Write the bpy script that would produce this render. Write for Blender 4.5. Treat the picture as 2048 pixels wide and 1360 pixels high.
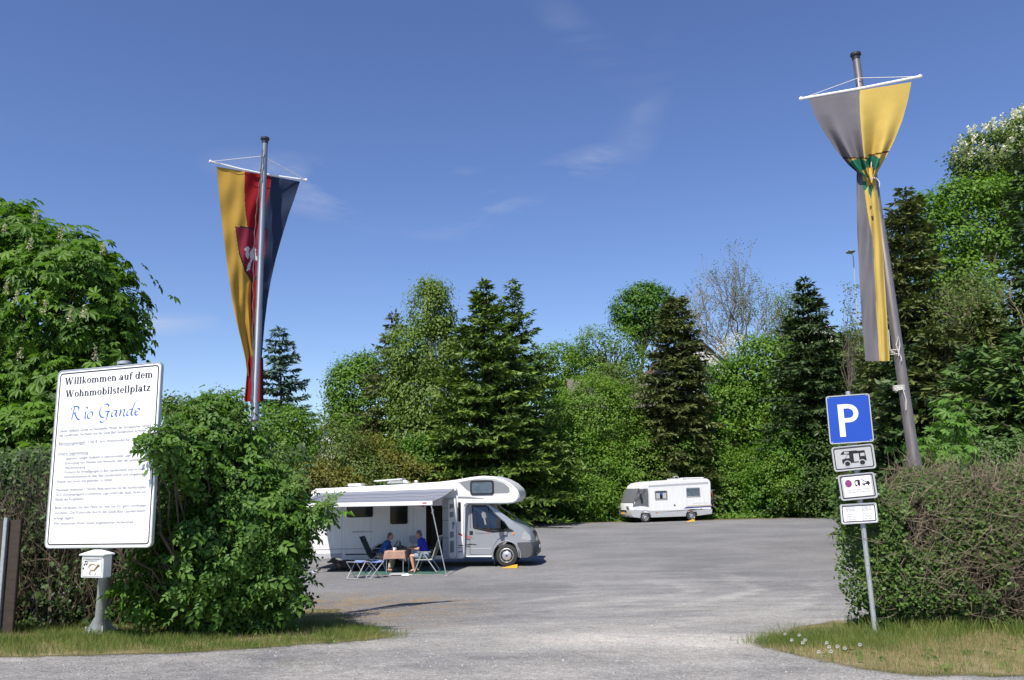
import bpy, bmesh, math, random
import numpy as np
from mathutils import Vector, Matrix

for o in list(bpy.data.objects):
    bpy.data.objects.remove(o)
S = bpy.context.scene
COL = S.collection
rng = np.random.default_rng(7)
random.seed(7)
R = math.radians

# ------------------------------------------------------------------ camera
F_PX, PITCH, ROLL, CAM_Z = 1624.0, R(9.95), -0.023, 2.75      # focal length in photo pixels (2048 wide)
cam_d = bpy.data.cameras.new('camera'); cam = bpy.data.objects.new('camera', cam_d); COL.objects.link(cam)
cam_d.sensor_width = 36; cam_d.lens = 36 * F_PX / 2048; cam_d.clip_end = 4000; cam_d.clip_start = 0.1
_d = Vector((0, math.cos(PITCH), math.sin(PITCH))); _r0 = Vector((1, 0, 0)); _u0 = Vector((0, -math.sin(PITCH), math.cos(PITCH)))
_r = _r0 * math.cos(ROLL) + _u0 * math.sin(ROLL); _u = _u0 * math.cos(ROLL) - _r0 * math.sin(ROLL)
cam.matrix_world = Matrix(((_r.x, _u.x, -_d.x, 0), (_r.y, _u.y, -_d.y, 0), (_r.z, _u.z, -_d.z, CAM_Z), (0, 0, 0, 1)))
S.camera = cam

# ------------------------------------------------------------------ sky and sun
SUN_EL, SUN_AZ = R(53), R(204)          # azimuth from +Y towards +X: behind the camera, to the left
w = bpy.data.worlds.new('World'); S.world = w; w.use_nodes = True
wt = w.node_tree; wt.nodes.clear()
def wn(t, **k):
    n = wt.nodes.new(t)
    for a, b in k.items(): setattr(n, a, b)
    return n
sky = wn('ShaderNodeTexSky', sky_type='NISHITA', sun_disc=False, sun_elevation=SUN_EL, sun_rotation=SUN_AZ,
         altitude=200, air_density=1.0, dust_density=0.15, ozone_density=4.0)
hsv = wn('ShaderNodeHueSaturation'); hsv.inputs['Hue'].default_value = 0.514; hsv.inputs['Saturation'].default_value = 1.09; hsv.inputs['Value'].default_value = 1.32
tc = wn('ShaderNodeTexCoord'); mp = wn('ShaderNodeMapping'); mp.inputs['Scale'].default_value = (1.3, 1.3, 5.0); mp.inputs['Rotation'].default_value = (0.1, 0.25, 0.4)
nz = wn('ShaderNodeTexNoise'); nz.inputs['Scale'].default_value = 2.3; nz.inputs['Detail'].default_value = 9; nz.inputs['Roughness'].default_value = 0.62; nz.inputs['Distortion'].default_value = 0.9
rp = wn('ShaderNodeMapRange'); rp.inputs['From Min'].default_value = 0.40; rp.inputs['From Max'].default_value = 0.80
mx = wn('ShaderNodeMix', data_type='RGBA'); mx.inputs['B'].default_value = (5.6, 6.0, 7.2, 1)
bg = wn('ShaderNodeBackground'); bg.inputs['Strength'].default_value = 0.085; wo = wn('ShaderNodeOutputWorld')
L = wt.links.new
L(sky.outputs[0], hsv.inputs['Color']); L(tc.outputs['Generated'], mp.inputs['Vector']); L(mp.outputs[0], nz.inputs['Vector'])
L(nz.outputs[0], rp.inputs['Value'])
# thin cirrus: soft elongated wisps, broken up by the noise
def wisp(x, z, rx, rz, rot, gain):
    m_ = wn('ShaderNodeMapping', vector_type='TEXTURE'); m_.inputs['Location'].default_value = (x, 0.9, z); m_.inputs['Rotation'].default_value = (0, rot, 0); m_.inputs['Scale'].default_value = (rx, 3.0, rz)
    g_ = wn('ShaderNodeTexGradient', gradient_type='SPHERICAL'); r_ = wn('ShaderNodeMath', operation='MULTIPLY'); r_.inputs[1].default_value = gain
    L(tc.outputs['Generated'], m_.inputs[0]); L(m_.outputs[0], g_.inputs[0]); L(g_.outputs['Fac'], r_.inputs[0]); return r_.outputs[0]
acc = None
for a_ in ((-0.185, 0.340, 0.17, 0.04, 0.15, 1.3), (-0.09, 0.335, 0.15, 0.045, 0.05, 1.6), (0.085, 0.372, 0.07, 0.022, -0.2, 1.1), (0.155, 0.42, 0.035, 0.09, 0.35, 0.3), (0.09, 0.50, 0.11, 0.025, 0.7, 0.25), (-0.42, 0.19, 0.09, 0.02, 0.0, 1.2), (0.6, 0.45, 0.09, 0.03, -0.5, 0.6), (-0.8, 0.4, 0.3, 0.07, 0.1, 0.4), (0.95, 0.3, 0.3, 0.06, 0.1, 0.4)):
    o_ = wisp(*a_)
    if acc is None: acc = o_
    else: ad_ = wn('ShaderNodeMath', operation='MAXIMUM'); L(acc, ad_.inputs[0]); L(o_, ad_.inputs[1]); acc = ad_.outputs[0]
ml_ = wn('ShaderNodeMath', operation='MULTIPLY'); L(acc, ml_.inputs[0]); L(rp.outputs[0], ml_.inputs[1]); L(ml_.outputs[0], mx.inputs['Factor']); L(hsv.outputs[0], mx.inputs['A'])
L(mx.outputs['Result'], bg.inputs['Color']); L(bg.outputs[0], wo.inputs['Surface'])
sd = bpy.data.lights.new('sun', 'SUN'); sd.energy = 5.0; sd.angle = R(0.53); sd.color = (1.0, 0.95, 0.87)
sun = bpy.data.objects.new('sun', sd); COL.objects.link(sun)
_sv = Vector((math.sin(SUN_AZ) * math.cos(SUN_EL), math.cos(SUN_AZ) * math.cos(SUN_EL), math.sin(SUN_EL)))
sun.rotation_euler = _sv.to_track_quat('Z', 'Y').to_euler(); sun.location = _sv * 60
S.view_settings.view_transform = 'Standard'; S.view_settings.look = 'None'; S.view_settings.exposure = 0.40; S.view_settings.gamma = 1.0
S.view_settings.use_curve_mapping = False
S.cycles.transparent_max_bounces = 24; S.cycles.max_bounces = 8

# ------------------------------------------------------------------ terrain shape and survey helpers
def sstep(a, b, t):
    t = np.clip((t - a) / (b - a), 0, 1); return t * t * (3 - 2 * t)
def gz(x, y):
    x = np.asarray(x, float); y = np.asarray(y, float)
    t_ = np.clip((y - 4.0) / 18.5, 0, 1)
    z = (1.35 - 0.027 * np.clip(x, -9, 9)) * (1 - 0.35 * sstep(4.0, 22.5, y) - 0.65 * t_)
    z = z + 11.5 * sstep(60, 98, y + 0.12 * np.clip(x, -40, 60)) * (0.30 + 0.70 * sstep(-25, 12, x))
    z = z + 7.0 * sstep(21, 42, x) * sstep(14, 40, y)
    return z
def gzf(x, y): return float(gz(x, y))
def ray(px, py): return _d * F_PX + _r * (px - 1024) - _u * (py - 680)
def at(px, py, Y):
    v = ray(px, py); return Vector((0, 0, CAM_Z)) + v * (Y / v.y)
def atz(px, py, z):
    v = ray(px, py); return Vector((0, 0, CAM_Z)) + v * ((z - CAM_Z) / v.z)
def atg(px, py):
    v = ray(px, py); lo, hi = 2.0, 200.0
    f = lambda Y: CAM_Z + v.z / v.y * Y - gzf(v.x / v.y * Y, Y)
    for _ in range(50):
        m = (lo + hi) / 2
        if f(m) > 0: lo = m
        else: hi = m
    Y = (lo + hi) / 2
    return Vector((v.x / v.y * Y, Y, gzf(v.x / v.y * Y, Y)))

# ------------------------------------------------------------------ materials
def nodes(name):
    m = bpy.data.materials.new(name); m.use_nodes = True; t = m.node_tree; t.nodes.clear()
    o = t.nodes.new('ShaderNodeOutputMaterial'); return m, t, o
def pmat(name, col, rough=0.5, metal=0.0, var=0.08, vs=6.0, bump=0.0, bs=80.0, spec=0.5, coat=0.0, streak=None):
    m, t, o = nodes(name); b = t.nodes.new('ShaderNodeBsdfPrincipled')
    tcn = t.nodes.new('ShaderNodeTexCoord'); n = t.nodes.new('ShaderNodeTexNoise')
    n.inputs['Scale'].default_value = vs; n.inputs['Detail'].default_value = 6; n.inputs['Roughness'].default_value = 0.6
    vec = tcn.outputs['Object']
    if streak:
        mpn = t.nodes.new('ShaderNodeMapping'); mpn.inputs['Scale'].default_value = streak; t.links.new(vec, mpn.inputs[0]); vec = mpn.outputs[0]
    t.links.new(vec, n.inputs['Vector'])
    mr = t.nodes.new('ShaderNodeMapRange'); mr.inputs['From Min'].default_value = 0.3; mr.inputs['From Max'].default_value = 0.7
    t.links.new(n.outputs[0], mr.inputs['Value'])
    mxn = t.nodes.new('ShaderNodeMix'); mxn.data_type = 'RGBA'
    mxn.inputs['A'].default_value = (*[c * (1 - var) for c in col], 1); mxn.inputs['B'].default_value = (*[min(1, c * (1 + var)) for c in col], 1)
    t.links.new(mr.outputs[0], mxn.inputs['Factor']); t.links.new(mxn.outputs['Result'], b.inputs['Base Color'])
    b.inputs['Roughness'].default_value = rough; b.inputs['Metallic'].default_value = metal
    b.inputs['Specular IOR Level'].default_value = spec; b.inputs['Coat Weight'].default_value = coat; b.inputs['Coat Roughness'].default_value = 0.08
    if bump > 0:
        n2 = t.nodes.new('ShaderNodeTexNoise'); n2.inputs['Scale'].default_value = bs; n2.inputs['Detail'].default_value = 4
        t.links.new(tcn.outputs['Object'], n2.inputs['Vector'])
        bp = t.nodes.new('ShaderNodeBump'); bp.inputs['Strength'].default_value = bump; bp.inputs['Distance'].default_value = 0.01
        t.links.new(n2.outputs[0], bp.inputs['Height']); t.links.new(bp.outputs[0], b.inputs['Normal'])
    t.links.new(b.outputs[0], o.inputs[0]); return m
def leafmat(name, dark, light, trans=0.3, rough=0.5, spec=0.3, gain=1.45):
    dark = [c * gain for c in dark]; light = [c * gain for c in light]
    m, t, o = nodes(name); b = t.nodes.new('ShaderNodeBsdfPrincipled'); a = t.nodes.new('ShaderNodeAttribute'); a.attribute_name = 'v'
    mxn = t.nodes.new('ShaderNodeMix'); mxn.data_type = 'RGBA'; mxn.inputs['A'].default_value = (*dark, 1); mxn.inputs['B'].default_value = (*light, 1)
    t.links.new(a.outputs['Fac'], mxn.inputs['Factor']); t.links.new(mxn.outputs['Result'], b.inputs['Base Color'])
    b.inputs['Roughness'].default_value = rough; b.inputs['Specular IOR Level'].default_value = spec
    tr = t.nodes.new('ShaderNodeBsdfTranslucent'); mul = t.nodes.new('ShaderNodeMix'); mul.data_type = 'RGBA'; mul.blend_type = 'MULTIPLY'; mul.inputs['Factor'].default_value = 1
    mul.inputs['B'].default_value = (1.3, 1.45, 0.6, 1); t.links.new(mxn.outputs['Result'], mul.inputs['A']); t.links.new(mul.outputs['Result'], tr.inputs['Color'])
    ms = t.nodes.new('ShaderNodeMixShader'); ms.inputs[0].default_value = trans
    t.links.new(b.outputs[0], ms.inputs[1]); t.links.new(tr.outputs[0], ms.inputs[2]); t.links.new(ms.outputs[0], o.inputs[0]); return m
def clothmat(name, col, trans=0.35, rough=0.8, var=0.08, weave=0.15):
    m = pmat(name, col, rough, 0, var, 3.0, weave, 300, 0.2); t = m.node_tree
    b = [n for n in t.nodes if n.type == 'BSDF_PRINCIPLED'][0]; o = [n for n in t.nodes if n.type == 'OUTPUT_MATERIAL'][0]
    tr = t.nodes.new('ShaderNodeBsdfTranslucent'); tr.inputs[0].default_value = (*col, 1); ms = t.nodes.new('ShaderNodeMixShader'); ms.inputs[0].default_value = trans
    t.links.new(b.outputs[0], ms.inputs[1]); t.links.new(tr.outputs[0], ms.inputs[2]); t.links.new(ms.outputs[0], o.inputs[0]); return m
def glassmat(name, tint=(0.25, 0.28, 0.28), refl=0.12):
    m, t, o = nodes(name); g = t.nodes.new('ShaderNodeBsdfGlossy'); g.inputs['Roughness'].default_value = 0.02; tr = t.nodes.new('ShaderNodeBsdfTransparent'); tr.inputs[0].default_value = (*tint, 1)
    fr = t.nodes.new('ShaderNodeFresnel'); fr.inputs[0].default_value = 1.5; ad = t.nodes.new('ShaderNodeMath'); ad.operation = 'ADD'; ad.inputs[1].default_value = refl - 0.04; ad.use_clamp = True
    ms = t.nodes.new('ShaderNodeMixShader'); t.links.new(fr.outputs[0], ad.inputs[0]); t.links.new(ad.outputs[0], ms.inputs[0])
    t.links.new(tr.outputs[0], ms.inputs[1]); t.links.new(g.outputs[0], ms.inputs[2]); t.links.new(ms.outputs[0], o.inputs[0]); return m

M = {}
M['white_paint'] = pmat('white_paint', (0.76, 0.76, 0.75), 0.38, var=0.07, vs=2.5, coat=0.25, streak=(5, 5, 0.5))
M['silver_paint'] = pmat('silver_paint', (0.36, 0.38, 0.41), 0.3, 0.35, 0.03, 2, coat=0.5)
M['grey_panel'] = pmat('grey_panel', (0.23, 0.24, 0.25), 0.45, var=0.05)
M['pale_grey'] = pmat('pale_grey', (0.42, 0.43, 0.44), 0.5, var=0.05)
M['black_plastic'] = pmat('black_plastic', (0.02, 0.02, 0.022), 0.45, var=0.2)
M['dark_plastic'] = pmat('dark_plastic', (0.075, 0.078, 0.085), 0.55, var=0.12)
M['rubber'] = pmat('rubber', (0.03, 0.03, 0.03), 0.8, var=0.2, bump=0.2, bs=60)
M['dark_glass'] = pmat('dark_glass', (0.012, 0.016, 0.018), 0.06, var=0.1, spec=0.6)
M['blind_glass'] = pmat('blind_glass', (0.10, 0.13, 0.16), 0.12, var=0.25, vs=5, spec=0.6)
M['glass'] = glassmat('glass')
M['clear_lens'] = pmat('clear_lens', (0.55, 0.57, 0.58), 0.1, 0.4, 0.2, 40)
M['red'] = pmat('red', (0.45, 0.03, 0.03), 0.4)
M['orange'] = pmat('orange', (0.75, 0.2, 0.03), 0.35)
M['yellow'] = pmat('yellow', (0.85, 0.45, 0.03), 0.5, var=0.08)
M['blue'] = pmat('blue', (0.015, 0.07, 0.42), 0.4, var=0.03)
M['navy'] = pmat('navy', (0.03, 0.05, 0.22), 0.5)
M['ink'] = pmat('ink', (0.012, 0.012, 0.014), 0.5)
M['grey_ink'] = pmat('grey_ink', (0.10, 0.10, 0.11), 0.6)
M['mid_ink'] = pmat('mid_ink', (0.17, 0.17, 0.19), 0.6)
M['light_blue_ink'] = pmat('light_blue_ink', (0.045, 0.13, 0.50), 0.5)
M['aluminium'] = pmat('aluminium', (0.62, 0.62, 0.63), 0.42, 0.75, 0.06, 8, streak=(12, 12, 1))
M['galvanised'] = pmat('galvanised', (0.42, 0.44, 0.46), 0.55, 0.45, 0.16, 25, bump=0.05)
M['pole_metal'] = pmat('pole_metal', (0.25, 0.215, 0.20), 0.42, 0.65, 0.2, 4, streak=(6, 6, 0.8))
M['pole_steel'] = pmat('pole_steel', (0.25, 0.27, 0.30), 0.4, 0.7, 0.12, 4, streak=(6, 6, 0.8))
M['sign_white'] = pmat('sign_white', (0.84, 0.84, 0.85), 0.4, var=0.02, vs=2)
M['sign_grey'] = pmat('sign_grey', (0.44, 0.45, 0.45), 0.5, var=0.03, vs=3)
M['mailbox_paint'] = pmat('mailbox_paint', (0.74, 0.75, 0.72), 0.4, var=0.05)
M['rope'] = pmat('rope', (0.62, 0.60, 0.56), 0.9, var=0.15, vs=60)
M['dark_rope'] = pmat('dark_rope', (0.10, 0.08, 0.08), 0.9, var=0.3, vs=60)
M['brown_board'] = pmat('brown_board', (0.04, 0.028, 0.02), 0.7, var=0.3, vs=5, bump=0.15, streak=(1, 1, 8))
M['gold_cloth'] = clothmat('gold_cloth', (0.52, 0.31, 0.055)); M['red_cloth'] = clothmat('red_cloth', (0.34, 0.014, 0.018)); M['slate_cloth'] = clothmat('slate_cloth', (0.028, 0.042, 0.085), 0.25)
M['shield_cloth'] = clothmat('shield_cloth', (0.26, 0.025, 0.05)); M['white_cloth'] = clothmat('white_cloth', (0.72, 0.72, 0.72)); M['black_cloth'] = clothmat('black_cloth', (0.03, 0.03, 0.03))
M['yellow_cloth'] = clothmat('yellow_cloth', (0.62, 0.44, 0.11), 0.25); M['grey_cloth'] = clothmat('grey_cloth', (0.165, 0.155, 0.17), 0.2); M['green_cloth'] = clothmat('green_cloth', (0.02, 0.16, 0.10), 0.2); M['brown_cloth'] = clothmat('brown_cloth', (0.09, 0.045, 0.02), 0.2)
M['bark'] = pmat('bark', (0.10, 0.08, 0.06), 0.9, var=0.4, vs=6, bump=0.6, bs=18)
M['grey_bark'] = pmat('grey_bark', (0.19, 0.165, 0.135), 0.9, var=0.35, vs=6, bump=0.5, bs=18)
M['birch_bark'] = pmat('birch_bark', (0.55, 0.53, 0.48), 0.8, var=0.35, vs=7, streak=(0.6, 0.6, 6))
M['twig'] = pmat('twig', (0.17, 0.13, 0.09), 0.9, var=0.4, vs=9)
M['pale_twig'] = pmat('pale_twig', (0.24, 0.19, 0.13), 0.9, var=0.4, vs=9)

# ------------------------------------------------------------------ object helpers
def link(o, parent=None):
    COL.objects.link(o)
    if parent is not None: o.parent = parent
    return o
def tag(o, label=None, cat=None, group=None, kind=None):
    if label: o['label'] = label
    if cat: o['category'] = cat
    if group: o['group'] = group
    if kind: o['kind'] = kind
    return o
def empty(name, loc=(0, 0, 0), rz=0.0, label=None, cat=None, group=None):
    o = bpy.data.objects.new(name, None); o.location = loc; o.rotation_euler = (0, 0, rz); o.empty_display_size = 0.2
    link(o); tag(o, label, cat, group); return o
def np_mesh(name, V, T, mat, parent=None, attr=None, smooth=False):
    V = np.ascontiguousarray(V, np.float32); T = np.ascontiguousarray(T, np.int32); k = T.shape[1]
    me = bpy.data.meshes.new(name); me.vertices.add(len(V)); me.vertices.foreach_set('co', V.ravel())
    me.loops.add(T.size); me.loops.foreach_set('vertex_index', T.ravel()); me.polygons.add(len(T))
    me.polygons.foreach_set('loop_start', np.arange(0, T.size, k, dtype=np.int32))
    if smooth: me.polygons.foreach_set('use_smooth', np.ones(len(T), bool))
    me.update(calc_edges=True)
    if attr is not None:
        a = me.attributes.new('v', 'FLOAT', 'POINT'); a.data.foreach_set('value', np.ascontiguousarray(attr, np.float32))
    me.materials.append(mat if not isinstance(mat, str) else M[mat])
    return link(bpy.data.objects.new(name, me), parent)

def _norm(a): return a / np.maximum(np.linalg.norm(a, axis=-1, keepdims=True), 1e-9)
class MB:
    """collects shapes; build() links them as one mesh"""
    def __init__(s, X=None): s.v = []; s.f = []; s.m = []; s.X = X
    def add(s, vs, fs, mi=0):
        b = len(s.v)
        for p in vs:
            p = Vector(p); s.v.append(tuple(s.X @ p if s.X is not None else p))
        for f in fs: s.f.append([i + b for i in f]); s.m.append(mi)
        return s
    def box(s, c, d, rot=None, mi=0, taper=1.0):
        x, y, z = [q / 2 for q in d]; P = []
        for k, t in ((-1, 1.0), (1, taper)):
            for i, j in ((-1, -1), (1, -1), (1, 1), (-1, 1)): P.append(Vector((i * x * t, j * y * t, k * z)))
        if rot is not None: P = [rot @ p for p in P]
        c = Vector(c); return s.add([p + c for p in P], [(3, 2, 1, 0), (4, 5, 6, 7), (0, 1, 5, 4), (1, 2, 6, 5), (2, 3, 7, 6), (3, 0, 4, 7)], mi)
    def tube(s, pts, rad, n=8, mi=0, cap=True):
        pts = [Vector(p) for p in pts]
        if not hasattr(rad, '__len__'): rad = [rad] * len(pts)
        vs = []; a = None
        for i, p in enumerate(pts):
            d = (pts[min(i + 1, len(pts) - 1)] - pts[max(i - 1, 0)])
            d = d.normalized() if d.length > 1e-9 else Vector((0, 0, 1))
            if a is None:
                a = d.orthogonal().normalized()
            else:
                a = a - d * a.dot(d); a = a.normalized() if a.length > 1e-6 else d.orthogonal().normalized()
            b = d.cross(a)
            for k in range(n):
                t = 2 * math.pi * k / n; vs.append(p + (a * math.cos(t) + b * math.sin(t)) * rad[i])
        fs = []
        for i in range(len(pts) - 1):
            for k in range(n):
                k2 = (k + 1) % n; fs.append((i * n + k, i * n + k2, (i + 1) * n + k2, (i + 1) * n + k))
        if cap: fs.append(tuple(range(n - 1, -1, -1))); fs.append(tuple((len(pts) - 1) * n + k for k in range(n)))
        return s.add(vs, fs, mi)
    def lathe(s, prof, c=(0, 0, 0), axis='z', n=24, mi=0):
        vs = []; fs = []; c = Vector(c)
        for r, h in prof:
            for k in range(n):
                t = 2 * math.pi * k / n; x, y = r * math.cos(t), r * math.sin(t)
                vs.append(c + (Vector((x, y, h)) if axis == 'z' else Vector((x, h, y)) if axis == 'y' else Vector((h, x, y))))
        for i in range(len(prof) - 1):
            for k in range(n):
                k2 = (k + 1) % n; fs.append((i * n + k, i * n + k2, (i + 1) * n + k2, (i + 1) * n + k))
        fs.append(tuple(range(n - 1, -1, -1))); fs.append(tuple((len(prof) - 1) * n + k for k in range(n)))
        return s.add(vs, fs, mi)
    def prism(s, poly, O, U, V, h0, h1, mi=0):
        """polygon (u,v) on the plane O+uU+vV, extruded along U x V from h0 to h1"""
        O, U, V = Vector(O), Vector(U), Vector(V); N = U.cross(V).normalized(); n = len(poly)
        vs = [O + U * a + V * b + N * h0 for a, b in poly] + [O + U * a + V * b + N * h1 for a, b in poly]
        fs = [tuple(range(n - 1, -1, -1)), tuple(range(n, 2 * n))] + [(i, (i + 1) % n, n + (i + 1) % n, n + i) for i in range(n)]
        return s.add(vs, fs, mi)
    def ell(s, c, r, n=12, m=8, rot=None, mi=0):
        vs = []; fs = []; c = Vector(c)
        for i in range(m + 1):
            a = math.pi * i / m
            for k in range(n):
                t = 2 * math.pi * k / n; p = Vector((r[0] * math.sin(a) * math.cos(t), r[1] * math.sin(a) * math.sin(t), r[2] * math.cos(a)))
                vs.append(c + (rot @ p if rot is not None else p))
        for i in range(m):
            for k in range(n):
                k2 = (k + 1) % n; fs.append((i * n + k, (i + 1) * n + k, (i + 1) * n + k2, i * n + k2))
        return s.add(vs, fs, mi)
    def build(s, name, mats, parent=None, smooth=False, bevel=0.0, seg=2, merge=False):
        me = bpy.data.meshes.new(name); me.from_pydata(s.v, [], s.f)
        mats = mats if isinstance(mats, (list, tuple)) else [mats]
        for q in mats: me.materials.append(M[q] if isinstance(q, str) else q)
        me.polygons.foreach_set('material_index', s.m)
        bm = bmesh.new(); bm.from_mesh(me)
        if merge or bevel > 0: bmesh.ops.remove_doubles(bm, verts=bm.verts, dist=1e-5)
        bmesh.ops.recalc_face_normals(bm, faces=bm.faces)
        if bevel > 0:
            ed = [e for e in bm.edges if len(e.link_faces) == 2 and e.calc_face_angle(0) > R(28)]
            bmesh.ops.bevel(bm, geom=ed, offset=bevel, segments=seg, affect='EDGES', clamp_overlap=True)
        bm.to_mesh(me); bm.free()
        if smooth or bevel > 0:
            me.polygons.foreach_set('use_smooth', [True] * len(me.polygons))
            try: me.set_sharp_from_angle(angle=R(35))
            except Exception: pass
        me.update()
        return link(bpy.data.objects.new(name, me), parent)
def arc(cx, cz, r, a0, a1, n): return [(cx + r * math.cos(R(a0 + (a1 - a0) * i / n)), cz + r * math.sin(R(a0 + (a1 - a0) * i / n))) for i in range(n + 1)]
def rrect(x0, z0, x1, z1, r, n=4):
    return arc(x1 - r, z1 - r, r, 0, 90, n) + arc(x0 + r, z1 - r, r, 90, 180, n) + arc(x0 + r, z0 + r, r, 180, 270, n) + arc(x1 - r, z0 + r, r, 270, 360, n)
def rot_to(dirv, up=(0, 0, 1)):
    return Vector(dirv).to_track_quat('Z', 'Y').to_matrix()
def evaluated(o):
    dg = bpy.context.evaluated_depsgraph_get(); dg.update(); return bpy.data.meshes.new_from_object(o.evaluated_get(dg))
def boolean(o, cutters):
    for c in cutters:
        md = o.modifiers.new('cut', 'BOOLEAN'); md.operation = 'DIFFERENCE'; md.solver = 'EXACT'; md.object = c
    me = evaluated(o); o.modifiers.clear(); o.data = me
    for c in cutters: bpy.data.objects.remove(c)
def remesh(o, voxel, smooth=6):
    md = o.modifiers.new('r', 'REMESH'); md.mode = 'VOXEL'; md.voxel_size = voxel
    if smooth: ms = o.modifiers.new('s', 'SMOOTH'); ms.iterations = smooth; ms.factor = 0.5
    mats = [m for m in o.data.materials]; me = evaluated(o); o.modifiers.clear(); o.data = me
    if not me.materials:
        for m in mats: me.materials.append(m)
    me.polygons.foreach_set('use_smooth', [True] * len(me.polygons)); return o
def copy_tree(o, parent=None):
    c = o.copy(); COL.objects.link(c); c.parent = parent
    for ch in [q for q in COL.objects if q.parent == o]: copy_tree(ch, c)
    return c

# ------------------------------------------------------------------ lettering
def text_geo(txt, size):
    cu = bpy.data.curves.new('t', 'FONT'); cu.body = txt; cu.size = size; cu.resolution_u = 3
    o = bpy.data.objects.new('t', cu); COL.objects.link(o); me = evaluated(o)
    vs = [tuple(v.co) for v in me.vertices]; fs = [tuple(p.vertices) for p in me.polygons]
    bpy.data.objects.remove(o); bpy.data.curves.remove(cu); bpy.data.meshes.remove(me); return vs, fs
def put_text(mb, txt, x, y, size, O, U, V, off, width=None, align='l', shear=0.0, mi=0):
    vs, fs = text_geo(txt, size)
    if not vs: return
    wd = max(v[0] for v in vs); k = (width / wd) if width else 1.0
    if align == 'c': x = x - wd * k / 2
    N = U.cross(V).normalized()
    mb.add([O + U * (x + v[0] * k + shear * v[1]) + V * (y + v[1]) + N * off for v in vs], fs, mi)

ST, TH = 0.135, 0.042
def g_stem(x, y0, y1, top='', bot='s'):
    P = [[(x - ST / 2, y0), (x + ST / 2, y0), (x + ST / 2, y1), (x - ST / 2, y1)]]
    if bot == 's': P.append([(x - ST / 2 - .055, y0), (x + ST / 2 + .055, y0), (x + ST / 2 + .055, y0 + .035), (x - ST / 2 - .055, y0 + .035)])
    if 'l' in top: P.append([(x - ST / 2 - .06, y1 - .05), (x - ST / 2, y1 - .045), (x - ST / 2, y1), (x - ST / 2 - .06, y1 - .02)])
    return P
def g_ring(cx, cy, rx, ry, a0=0, a1=360, n=20):
    P = []
    for i in range(n):
        q = []
        for k in (0, 1):
            a = R(a0 + (a1 - a0) * (i + k) / n); t = TH + (ST - TH) * abs(math.cos(a)) ** 1.3
            q.append((math.cos(a), math.sin(a), t))
        (c0, s0, t0), (c1, s1, t1) = q
        P.append([(cx + rx * c0, cy + ry * s0), (cx + rx * c1, cy + ry * s1), (cx + (rx - t1) * c1, cy + (ry - t1) * s1), (cx + (rx - t0) * c0, cy + (ry - t0) * s0)])
    return P
def g_line(x0, y0, x1, y1, w): return [[(x0 - w / 2, y0), (x0 + w / 2, y0), (x1 + w / 2, y1), (x1 - w / 2, y1)]]
def g_bar(x0, x1, y, h=TH): return [[(x0, y), (x1, y), (x1, y + h), (x0, y + h)]]
XH, CAP = 0.46, 0.68
def g_dot(cx, cy, r): return [[(cx + r * math.cos(R(a)), cy + r * math.sin(R(a))) for a in range(0, 360, 30)]]
def g_arch(x): return g_ring(x + .15, XH - .16, .185 + .0, .165, 8, 172, 10)
GL = {
 'W': (1.02, g_line(.30, 0, .12, CAP, ST * 1.1) + g_line(.30, 0, .47, CAP, TH * 1.2) + g_line(.66, 0, .47, CAP, ST * 1.1) + g_line(.68, 0, .86, CAP, TH * 1.2) + g_bar(.0, .24, CAP - .035) + g_bar(.37, .60, CAP - .035) + g_bar(.76, .98, CAP - .035)),
 'i': (.30, g_stem(.15, 0, XH, 'l') + g_dot(.15, .60, .085)), 'l': (.30, g_stem(.15, 0, CAP, 'l')),
 'k': (.56, g_stem(.15, 0, CAP, 'l') + g_line(.24, .2, .43, XH, TH) + g_line(.44, 0, .28, .26, ST) + g_bar(.34, .56, 0, .035) + g_bar(.34, .52, XH - .035, .035)),
 'o': (.52, g_ring(.26, XH / 2, .235, XH / 2 + .012)), 'm': (.86, g_stem(.14, 0, XH, 'l') + g_arch(.12) + g_stem(.42, 0, XH - .13) + g_arch(.40) + g_stem(.70, 0, XH - .13)),
 'n': (.57, g_stem(.14, 0, XH, 'l') + g_arch(.12) + g_stem(.42, 0, XH - .13)), 'h': (.57, g_stem(.14, 0, CAP, 'l') + g_arch(.12) + g_stem(.42, 0, XH - .13)),
 'e': (.47, g_ring(.245, XH / 2, .215, XH / 2 + .012, 0, 320) + g_bar(.08, .44, XH / 2 - .01)),
 'a': (.52, g_ring(.19, .135, .165, .145) + g_stem(.36, 0, XH - .12, '', '') + g_ring(.24, XH - .14, .185, .15, 0, 160, 10) + g_bar(.34, .50, 0)),
 'u': (.57, g_stem(.14, .12, XH, 'l', '') + g_ring(.27, .15, .195, .16, 180, 352, 10) + g_stem(.42, 0, XH, 'l')),
 'f': (.38, g_stem(.16, 0, CAP - .12) + g_ring(.28, CAP - .14, .185, .15, 30, 180, 10) + g_bar(.02, .34, XH - .045)),
 'd': (.57, g_ring(.24, XH / 2, .215, XH / 2 + .012) + g_stem(.42, 0, CAP, 'l')), 'b': (.57, g_ring(.32, XH / 2, .215, XH / 2 + .012) + g_stem(.14, 0, CAP, 'l', '')),
 'p': (.57, g_ring(.32, XH / 2, .215, XH / 2 + .012) + g_stem(.14, -.2, XH, 'l')), 't': (.36, g_stem(.16, .06, XH + .14, '', '') + g_bar(.02, .32, XH - .045) + g_ring(.25, .12, .16, .13, 180, 310, 8)),
 's': (.42, g_ring(.2, XH - .13, .165, .14, 30, 270, 12) + g_ring(.21, .13, .175, .14, -150, 90, 12) + g_line(.14, .29, .27, .2, ST * .9)),
 'z': (.46, g_bar(.03, .42, XH - .06, .06) + g_bar(.03, .43, 0, .06) + g_line(.1, .03, .35, XH - .03, ST)), ' ': (.26, [])}
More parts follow.
